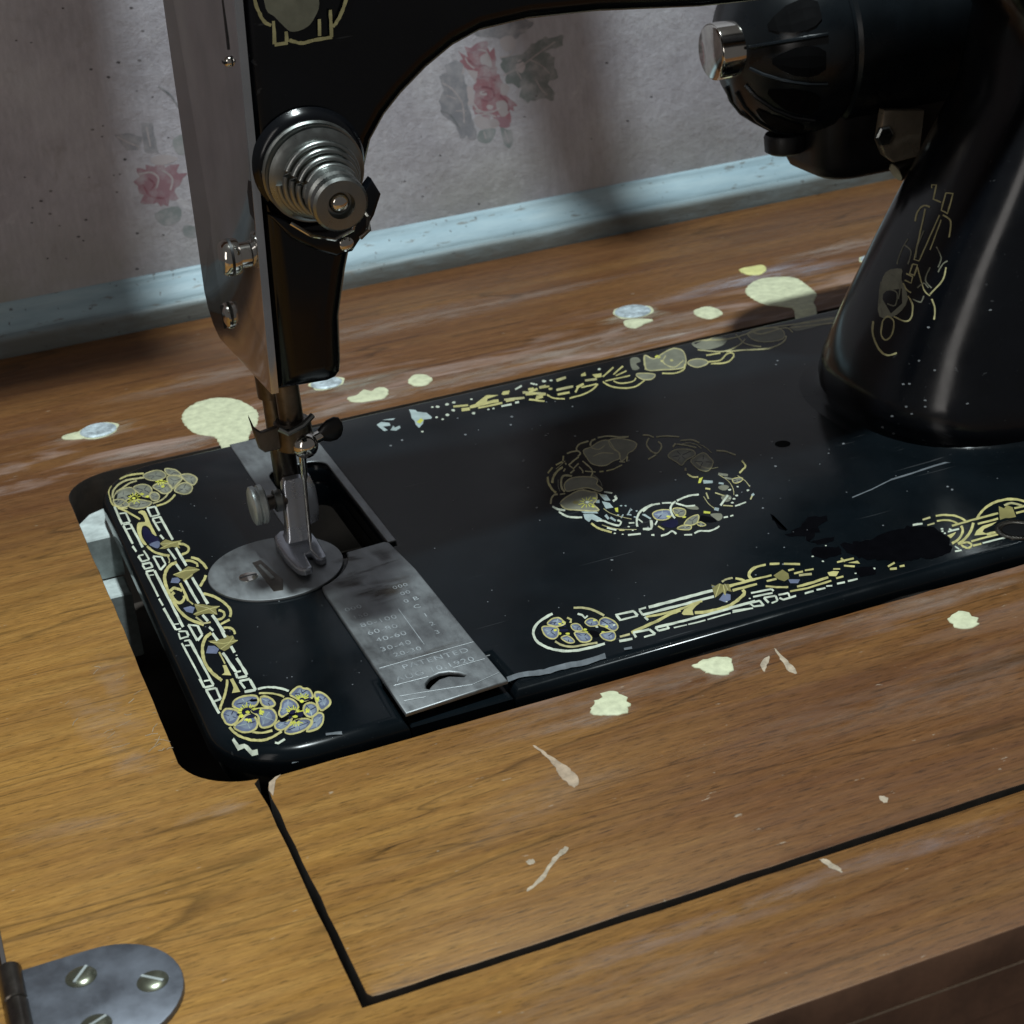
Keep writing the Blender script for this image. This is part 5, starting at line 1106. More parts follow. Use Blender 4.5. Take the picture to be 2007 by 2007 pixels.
gs3889,-1349 3898,-1352 3912,-1353 3925,-1358 3935,-1365 3943,-1371 3948,-1378 3953,-1386 3955,-1396 3956,-1407 3957,-1417 3956,-1428 3958,-1434 3971,-1423 3971,-1416 3972,-1404 3971,-1393 3970,-1381 3965,-1373 3961,-1363 3955,-1354 3946,-1349 3936,-1341 3922,-1337 3909,-1333 3899,-1332
gs3923,-1434 3954,-1433 3985,-1431 4012,-1433 4042,-1429 4067,-1432 4100,-1432 4134,-1432 4166,-1434 4201,-1432 4210,-1415 4179,-1411 4144,-1413 4112,-1411 4079,-1411 4051,-1411 4023,-1412 3995,-1413 3963,-1414 3933,-1413
gs4085,-1424 4095,-1417 4109,-1403 4125,-1389 4141,-1379 4156,-1367 4173,-1357 4189,-1349 4206,-1341 4223,-1335 4244,-1326 4262,-1323 4281,-1320 4297,-1321 4315,-1321 4330,-1325 4343,-1333 4357,-1341 4371,-1351 4381,-1366 4388,-1386 4392,-1415 4394,-1451 4398,-1482 4398,-1506 4415,-1490 4415,-1467 4415,-1432 4412,-1396 4406,-1368 4397,-1348 4388,-1329 4375,-1318 4362,-1307 4347,-1300 4327,-1300 4310,-1299 4294,-1295 4274,-1298 4254,-1302 4234,-1308 4214,-1317 4196,-1325 4177,-1338 4160,-1348 4143,-1358 4126,-1373 4109,-1384 4095,-1398 4085,-1405
ws3869,-1476 3902,-1477 3934,-1479 3943,-1462 3911,-1459 3877,-1461
ws3891,-1449 3893,-1467 3906,-1455 3901,-1439
gs4043,-1482 4073,-1482 4103,-1484 4133,-1484 4164,-1484 4176,-1463 4144,-1465 4114,-1464 4084,-1462 4054,-1462
gs4302,-1428 4330,-1430 4359,-1434 4388,-1434 4417,-1437 4429,-1416 4399,-1416 4371,-1412 4341,-1412 4312,-1409
gs4277,-1478 4312,-1479 4348,-1481 4384,-1482 4397,-1459 4359,-1461 4324,-1459 4288,-1458
gs3959,-1449 3954,-1457 3952,-1467 3947,-1478 3942,-1487 3934,-1497 3923,-1509 3912,-1522 3901,-1532 3892,-1540 3883,-1546 3873,-1554 3864,-1559 3852,-1565 3841,-1569 3831,-1570 3823,-1574 3814,-1597 3822,-1595 3834,-1589 3845,-1587 3858,-1581 3869,-1573 3880,-1566 3891,-1557 3903,-1548 3915,-1535 3929,-1523 3942,-1508 3952,-1492 3961,-1477 3968,-1462 3973,-1450 3973,-1444
gs4035,-1443 4025,-1454 4011,-1471 3995,-1488 3981,-1503 3968,-1514 3955,-1526 3943,-1537 3930,-1545 3917,-1555 3902,-1566 3889,-1572 3877,-1581 3868,-1582 3859,-1587 3852,-1588 3846,-1591 3836,-1617 3841,-1615 3848,-1614 3859,-1610 3870,-1605 3883,-1597 3898,-1587 3914,-1576 3929,-1567 3943,-1555 3956,-1544 3970,-1533 3984,-1519 4000,-1503 4016,-1484 4031,-1468 4041,-1458
gp3848,-1500 3908,-1490 3876,-1517 3845,-1536
gp3961,-1568 4001,-1530 4057,-1501 4145,-1499 4101,-1520 4045,-1533 4019,-1556 4026,-1591
gs4013,-1602 4022,-1603 4034,-1604 4049,-1603 4062,-1603 4072,-1605 4081,-1608 4088,-1611 4095,-1611 4108,-1589 4104,-1585 4094,-1586 4086,-1581 4074,-1582 4063,-1579 4049,-1578 4035,-1579 4028,-1576
gs3906,-1624 3936,-1623 3966,-1622 3995,-1623 4022,-1625 4052,-1625 4080,-1628 4091,-1608 4061,-1608 4034,-1605 4004,-1605 3975,-1604 3945,-1605 3917,-1604
gs3847,-1618 3854,-1619 3866,-1617 3877,-1619 3884,-1622 3886,-1629 3888,-1636 3887,-1643 3886,-1645 3885,-1648 3877,-1653 3869,-1655 3863,-1658 3860,-1654 3858,-1647 3857,-1639 3854,-1635 3856,-1627 3855,-1622 3856,-1616 3858,-1611 3843,-1620 3844,-1624 3841,-1631 3840,-1639 3839,-1647 3842,-1654 3843,-1663 3846,-1671 3853,-1674 3862,-1675 3873,-1670 3885,-1661 3895,-1649 3902,-1636 3902,-1624 3902,-1612 3897,-1605 3888,-1601 3876,-1600 3863,-1601 3857,-1598
gs3887,-1667 3910,-1668 3934,-1669 3944,-1651 3920,-1650 3898,-1647
ws3944,-1665 3977,-1667 4012,-1668 4046,-1669 4080,-1672 4089,-1656 4054,-1655 4020,-1652 3986,-1652 3951,-1651
ws3809,-1621 3809,-1658 3819,-1650 3819,-1613
ws3779,-1671 3814,-1676 3822,-1661 3788,-1655
wp3859,-1432 3860,-1422 3867,-1418 3874,-1419 3875,-1426 3870,-1434 3863,-1435
wp3847,-1450 3851,-1443 3860,-1441 3863,-1446 3859,-1453 3854,-1457 3849,-1456
wp3859,-1469 3857,-1477 3851,-1482 3846,-1481 3844,-1476 3848,-1470 3854,-1465
op4256,-1357 4263,-1394 4298,-1366 4307,-1404 4288,-1441 4257,-1503 4224,-1499 4204,-1487 4169,-1490 4210,-1427
es4280,-1373 4287,-1374 4300,-1371 4312,-1369 4323,-1371 4332,-1380 4340,-1395 4347,-1411 4353,-1419 4367,-1404 4362,-1394 4355,-1378 4347,-1362 4338,-1350 4324,-1349 4310,-1349 4296,-1355 4288,-1354"""
DEC_REAR = """bp1768,1472 1806,1498 1846,1456 1838,1411 1794,1423 1801,1352 1777,1351 1770,1421
bp1820,1523 1849,1521 1899,1506 1880,1485
bp1815,1343 1852,1402 1853,1368 1887,1380 1880,1343 1843,1317
bp2018,1593 2050,1563 2051,1528 2096,1482 2101,1394 2089,1376 2045,1388 2019,1329 1978,1281 1977,1339 1989,1398 1988,1449 2006,1523
yp1994,1378 2037,1418 2042,1381 2004,1339
wp2152,1554 2159,1562 2164,1555 2164,1544 2160,1536 2153,1535 2148,1544
wp2127,1367 2118,1367 2117,1379 2121,1390 2130,1392 2133,1385 2132,1372
wp2156,1333 2155,1324 2147,1317 2141,1319 2139,1331 2144,1339 2151,1343
wp1980,1206 1973,1202 1969,1210 1970,1222 1977,1230 1983,1225 1985,1216
wp2418,1542 2419,1529 2412,1520 2405,1520 2403,1529 2404,1540 2411,1544
wp2443,1330 2450,1325 2451,1318 2447,1309 2440,1309 2436,1316 2437,1326
wp2474,1303 2468,1305 2468,1317 2472,1326 2480,1329 2484,1321 2481,1309
wp2829,1549 2823,1558 2823,1569 2832,1578 2838,1572 2840,1566 2836,1552
wp2843,1533 2848,1541 2856,1546 2859,1537 2857,1527 2850,1518 2843,1520
wp2195,1521 2182,1514 2175,1528 2176,1544 2186,1555 2196,1547 2199,1537
wp2237,1525 2238,1541 2246,1554 2257,1558 2263,1544 2260,1526 2248,1520
wp2298,1562 2308,1558 2309,1540 2299,1526 2291,1529 2284,1538 2289,1553
wp2208,1376 2200,1361 2190,1357 2183,1371 2184,1384 2194,1397 2205,1394
wp2245,1443 2257,1446 2264,1431 2259,1419 2251,1404 2243,1412 2240,1425
wp2333,1304 2334,1321 2343,1331 2352,1328 2356,1317 2350,1302 2339,1292
wp2923,1571 2927,1554 2918,1539 2904,1537 2899,1551 2904,1567 2916,1580
gs2267,1467 2295,1455 2325,1448 2354,1437 2364,1467 2334,1476 2306,1487 2277,1498
gs2290,1378 2341,1368 2355,1413 2306,1429
gs2352,1395 2384,1392 2418,1397 2450,1395 2482,1399 2512,1397 2540,1390 2555,1437 2526,1445 2495,1443 2464,1442 2430,1439 2398,1444 2363,1436
gs2394,1362 2432,1359 2471,1356 2510,1353 2550,1353 2559,1383 2520,1385 2480,1384 2440,1385 2402,1391
gp2409,1454 2480,1513 2516,1543 2581,1501 2500,1483 2473,1429 2413,1416
gp2602,1505 2628,1542 2669,1533 2641,1480 2606,1485
ws2526,1307 2559,1307 2591,1301 2600,1330 2567,1332 2534,1335
gs2579,1364 2606,1364 2633,1359 2642,1391 2614,1390 2586,1390
es2578,1397 2606,1381 2637,1371 2666,1360 2698,1355 2709,1385 2679,1396 2650,1409 2619,1416 2589,1425
ws2619,1310 2644,1310 2653,1341 2628,1340
es2718,1439 2748,1415 2776,1387 2803,1357 2831,1331 2848,1369 2821,1398 2791,1421 2763,1449 2735,1476
gs2769,1466 2803,1456 2816,1495 2781,1502
gs2752,1302 2803,1304 2812,1334 2761,1332
ws2703,1518 2760,1548 2765,1577 2706,1539
es2839,1451 2887,1457 2898,1496 2851,1492
gs2758,1420 2791,1432 2824,1442 2833,1480 2799,1465 2766,1455
gs2723,1399 2754,1386 2786,1377 2799,1412 2766,1419 2734,1431
gs2766,1323 2801,1333 2835,1336 2843,1366 2809,1362 2774,1354
gs2711,1314 2736,1290 2758,1261 2783,1237 2794,1260 2770,1286 2748,1316 2723,1340
gs2849,1451 2902,1443 2913,1472 2860,1483
gp2886,1423 2896,1433 2907,1432 2912,1419 2907,1403 2895,1399 2885,1403
es2916,1358 2953,1356 2990,1355 3029,1357 3040,1388 3003,1393 2966,1395 2927,1392
gs2894,1287 2932,1281 2971,1279 2982,1310 2944,1316 2904,1318
gs3042,1325 3103,1356 3112,1392 3050,1363
gs3010,1267 3054,1330 3051,1348 3007,1285
gs3068,1316 3103,1317 3139,1318 3173,1315 3182,1340 3145,1337 3110,1338 3075,1339
es3131,1405 3167,1396 3204,1386 3217,1419 3181,1430 3144,1439
gp3156,1531 3195,1553 3177,1493 3147,1501
gp3217,1491 3276,1476 3252,1420 3212,1423
es2978,1500 3014,1509 3050,1519 3062,1557 3026,1551 2990,1544
wp2915,1574 2921,1564 2918,1553 2908,1547 2901,1549 2901,1562 2906,1575
wp2946,1531 2945,1546 2953,1559 2962,1559 2966,1548 2964,1533 2954,1530
wp2835,1530 2829,1540 2832,1553 2839,1566 2847,1560 2849,1549 2843,1537
wp3298,1539 3291,1535 3283,1538 3283,1553 3291,1562 3301,1565 3305,1553
gs2837,1332 2837,1314 2841,1295 2845,1271 2853,1252 2864,1235 2881,1224 2895,1211 2905,1204 2915,1225 2905,1234 2889,1242 2874,1256 2862,1268 2855,1287 2851,1309 2850,1332 2848,1347
gs2935,1194 2952,1196 2977,1200 3003,1201 3028,1205 3049,1212 3070,1221 3091,1232 3110,1243 3131,1259 3152,1280 3171,1301 3183,1315 3184,1331 3171,1319 3153,1302 3133,1281 3114,1266 3095,1254 3075,1242 3055,1234 3034,1228 3010,1222 2983,1220 2960,1221 2942,1217
gs3220,1336 3219,1315 3220,1288 3224,1258 3231,1232 3241,1210 3256,1191 3272,1173 3289,1160 3306,1149 3325,1145 3344,1142 3365,1146 3389,1158 3414,1176 3437,1195 3453,1206 3456,1227 3440,1212 3417,1195 3393,1179 3371,1165 3352,1164 3334,1166 3315,1171 3299,1182 3282,1194 3267,1211 3253,1232 3242,1251 3237,1276 3233,1303 3232,1331 3232,1351
gs3281,1307 3285,1296 3286,1276 3293,1259 3303,1244 3319,1235 3340,1230 3362,1230 3381,1232 3396,1238 3410,1251 3420,1267 3427,1273 3427,1288 3419,1280 3410,1267 3399,1255 3386,1249 3368,1247 3348,1250 3328,1256 3313,1264 3303,1275 3297,1292 3295,1311 3291,1321
gs3257,1406 3298,1442 3340,1478 3381,1516 3384,1538 3342,1500 3300,1461 3259,1426
gs3331,1405 3386,1455 3441,1500 3444,1523 3389,1474 3333,1423
gs3239,1334 3272,1332 3306,1331 3340,1330 3374,1329 3409,1330 3416,1349 3382,1349 3347,1349 3314,1352 3279,1352 3245,1352
gs3333,1378 3379,1396 3424,1413 3431,1435 3384,1414 3339,1396
fp3534,1599 3555,1616 3574,1614 3586,1602 3588,1579 3583,1548 3574,1523 3561,1514 3545,1512 3531,1502 3525,1474 3522,1439 3515,1415 3497,1404 3477,1403 3468,1422 3482,1474 3509,1546
fp3453,1335 3467,1341 3486,1335 3506,1325 3526,1309 3545,1289 3554,1269 3543,1246 3522,1222 3500,1209 3481,1211 3463,1224 3450,1242 3445,1273 3446,1310
es3450,1326 3463,1332 3483,1328 3501,1316 3522,1302 3541,1282 3549,1263 3542,1250 3522,1228 3502,1216 3485,1219 3467,1231 3455,1250 3450,1279 3450,1314 3457,1338 3449,1334 3441,1305 3440,1267 3446,1235 3459,1215 3478,1203 3497,1200 3521,1215 3544,1241 3558,1274 3549,1296 3530,1318 3509,1332 3490,1344 3470,1351 3455,1344
fp3639,1605 3649,1593 3652,1545 3663,1513 3690,1523 3725,1550 3760,1574 3795,1593 3830,1610 3856,1612 3873,1595 3882,1563 3879,1520 3859,1456 3828,1382 3799,1324 3776,1293 3755,1277 3731,1272 3698,1279 3661,1297 3627,1317 3591,1328 3558,1340 3544,1371 3565,1447 3605,1543
es3633,1594 3644,1586 3646,1536 3659,1505 3687,1512 3723,1540 3758,1565 3793,1584 3826,1599 3853,1604 3868,1586 3876,1555 3875,1516 3855,1456 3824,1383 3796,1328 3777,1301 3758,1285 3734,1280 3702,1289 3665,1306 3632,1327 3596,1338 3562,1347 3550,1376 3569,1447 3609,1541 3642,1601 3636,1609 3603,1545 3561,1446 3539,1366 3554,1332 3587,1318 3622,1306 3656,1287 3694,1270 3726,1261 3753,1268 3776,1286 3801,1320 3832,1381 3864,1457 3885,1524 3889,1572 3878,1602 3861,1623 3833,1619 3798,1604 3762,1582 3727,1560 3692,1532 3668,1523 3658,1553 3655,1601 3644,1615
fp3830,1353 3849,1361 3872,1364 3893,1360 3911,1347 3926,1328 3934,1308 3934,1287 3926,1266 3912,1249 3888,1236 3858,1227 3834,1228 3820,1243 3812,1269 3808,1293 3811,1316 3818,1337
es3827,1344 3846,1353 3869,1356 3889,1352 3906,1339 3922,1321 3929,1301 3928,1283 3923,1269 3914,1256 3892,1247 3862,1236 3838,1236 3826,1253 3817,1276 3813,1299 3816,1319 3821,1334 3831,1346 3829,1358 3815,1339 3805,1312 3804,1288 3807,1262 3815,1235 3831,1220 3855,1219 3886,1227 3911,1241 3929,1263 3938,1291 3939,1314 3931,1337 3916,1358 3898,1371 3876,1374 3852,1372 3833,1362
yp3678,1515 3684,1542 3697,1561 3713,1561 3720,1550 3714,1518 3696,1510
gp3751,1414 3737,1411 3739,1430 3743,1446 3757,1450 3761,1438 3759,1424
gp3706,1463 3703,1449 3695,1437 3682,1436 3682,1452 3688,1469 3700,1472
gs3595,1251 3606,1243 3622,1229 3640,1217 3658,1209 3677,1207 3699,1211 3720,1220 3739,1232 3758,1254 3775,1283 3788,1308 3796,1326 3789,1331 3780,1313 3768,1290 3755,1266 3742,1251 3726,1243 3706,1232 3686,1229 3667,1230 3651,1239 3632,1251 3616,1263 3605,1272
es3754,1533 3740,1514 3719,1488 3697,1455 3682,1420 3679,1385 3682,1349 3689,1317 3704,1303 3729,1311 3761,1335 3792,1363 3813,1382 3815,1395 3794,1378 3763,1350 3733,1327 3711,1319 3700,1335 3691,1362 3689,1397 3692,1426 3701,1449 3720,1477 3741,1503 3755,1521
gs3921,1264 3936,1259 3958,1252 3983,1245 4006,1246 4030,1262 4052,1284 4072,1306 4087,1316 4101,1324 4113,1325 4122,1323 4125,1317 4124,1308 4122,1298 4118,1286 4108,1273 4092,1257 4071,1235 4049,1220 4028,1213 4003,1214 3978,1226 3954,1239 3936,1245 3926,1225 3943,1217 3965,1201 3993,1191 4018,1190 4042,1197 4068,1217 4091,1240 4109,1258 4123,1280 4133,1301 4138,1320 4138,1335 4133,1344 4122,1346 4109,1345 4093,1339 4073,1321 4053,1300 4033,1282 4014,1267 3992,1267 3969,1274 3947,1283 3931,1285
gs3968,1372 3999,1365 4032,1363 4063,1357 4074,1381 4042,1386 4009,1388 3978,1394
es3635,1606 3602,1528 3568,1452 3534,1377 3542,1374 3575,1449 3608,1526 3643,1603
fp3989,1625 4020,1644 4068,1648 4115,1645 4162,1637 4208,1623 4232,1600 4221,1563 4187,1517 4147,1484 4100,1468 4046,1464 4005,1477 3985,1519 3979,1579
fp4394,1596 4432,1614 4480,1621 4523,1616 4560,1596 4591,1564 4604,1525 4591,1470 4562,1408 4526,1366 4483,1357 4435,1366 4396,1385 4373,1411 4360,1445 4356,1482 4359,1522 4372,1564
es4391,1587 4428,1603 4476,1610 4519,1607 4555,1587 4585,1555 4599,1519 4586,1468 4559,1411 4528,1375 4487,1365 4439,1374 4402,1394 4378,1417 4366,1454 4360,1487 4364,1526 4376,1564 4396,1591 4393,1601 4367,1565 4354,1517 4350,1475 4355,1437 4369,1403 4392,1377 4431,1359 4480,1349 4524,1358 4563,1406 4595,1472 4609,1531 4597,1574 4564,1605 4528,1625 4484,1629 4436,1623 4397,1603
fp4684,1542 4731,1558 4795,1567 4856,1569 4916,1565 4973,1555 5008,1539 5012,1514 4994,1484 4961,1461 4908,1448 4841,1443 4781,1440 4733,1437 4692,1437 4666,1447 4657,1474 4662,1512
es3967,1492 3989,1467 4020,1430 4056,1395 4090,1373 4125,1372 4162,1381 4199,1401 4230,1417 4259,1437 4285,1460 4306,1482 4321,1497 4322,1511 4307,1497 4287,1477 4262,1454 4235,1434 4205,1420 4170,1403 4133,1391 4099,1392 4065,1413 4030,1449 3998,1483 3976,1508
es4305,1612 4298,1577 4286,1524 4276,1468 4274,1420 4285,1386 4301,1353 4320,1330 4334,1314 4344,1331 4331,1348 4313,1373 4297,1404 4286,1435 4288,1480 4298,1534 4309,1585 4316,1621
es4099,1610 4137,1624 4195,1651 4254,1670 4301,1685 4328,1678 4347,1666 4359,1649 4369,1639 4379,1655 4371,1667 4357,1684 4338,1699 4308,1703 4261,1689 4201,1667 4144,1645 4105,1628
es4106,1359 4125,1350 4154,1340 4187,1329 4221,1318 4253,1298 4290,1283 4325,1263 4361,1255 4397,1261 4433,1273 4465,1286 4495,1306 4522,1329 4544,1358 4562,1382 4574,1400 4570,1410 4557,1394 4542,1369 4523,1347 4500,1326 4473,1309 4440,1293 4406,1284 4372,1279 4339,1290 4301,1303 4266,1324 4231,1338 4200,1355 4166,1365 4138,1376 4117,1383
es4010,1667 4049,1642 4077,1626 4104,1607 4137,1592 4167,1572 4200,1563 4231,1552 4262,1552 4294,1554 4360,1567 4425,1582 4488,1592 4543,1588 4594,1578 4646,1565 4674,1558 4703,1553 4740,1547 4775,1538 4816,1530 4857,1523 4896,1517 4933,1510 4987,1504 4998,1523 4945,1532 4906,1538 4868,1545 4826,1550 4787,1561 4749,1565 4714,1573 4683,1576 4655,1584 4603,1597 4551,1606 4496,1611 4434,1605 4368,1589 4301,1572 4271,1573 4241,1574 4209,1582 4178,1594 4146,1610 4114,1626 4087,1646 4059,1662 4021,1689
es4421,1604 4420,1585 4419,1557 4426,1532 4444,1514 4484,1513 4539,1522 4594,1533 4630,1529 4643,1511 4641,1481 4632,1449 4628,1428 4640,1437 4645,1459 4652,1492 4655,1528 4641,1550 4603,1553 4548,1542 4493,1535 4454,1533 4438,1551 4433,1575 4432,1600 4431,1617
es4657,1513 4692,1501 4727,1490 4762,1479 4797,1467 4833,1457 4870,1448 4905,1437 4941,1426 4951,1444 4917,1457 4879,1465 4844,1477 4808,1488 4774,1501 4738,1510 4702,1520 4666,1531"""
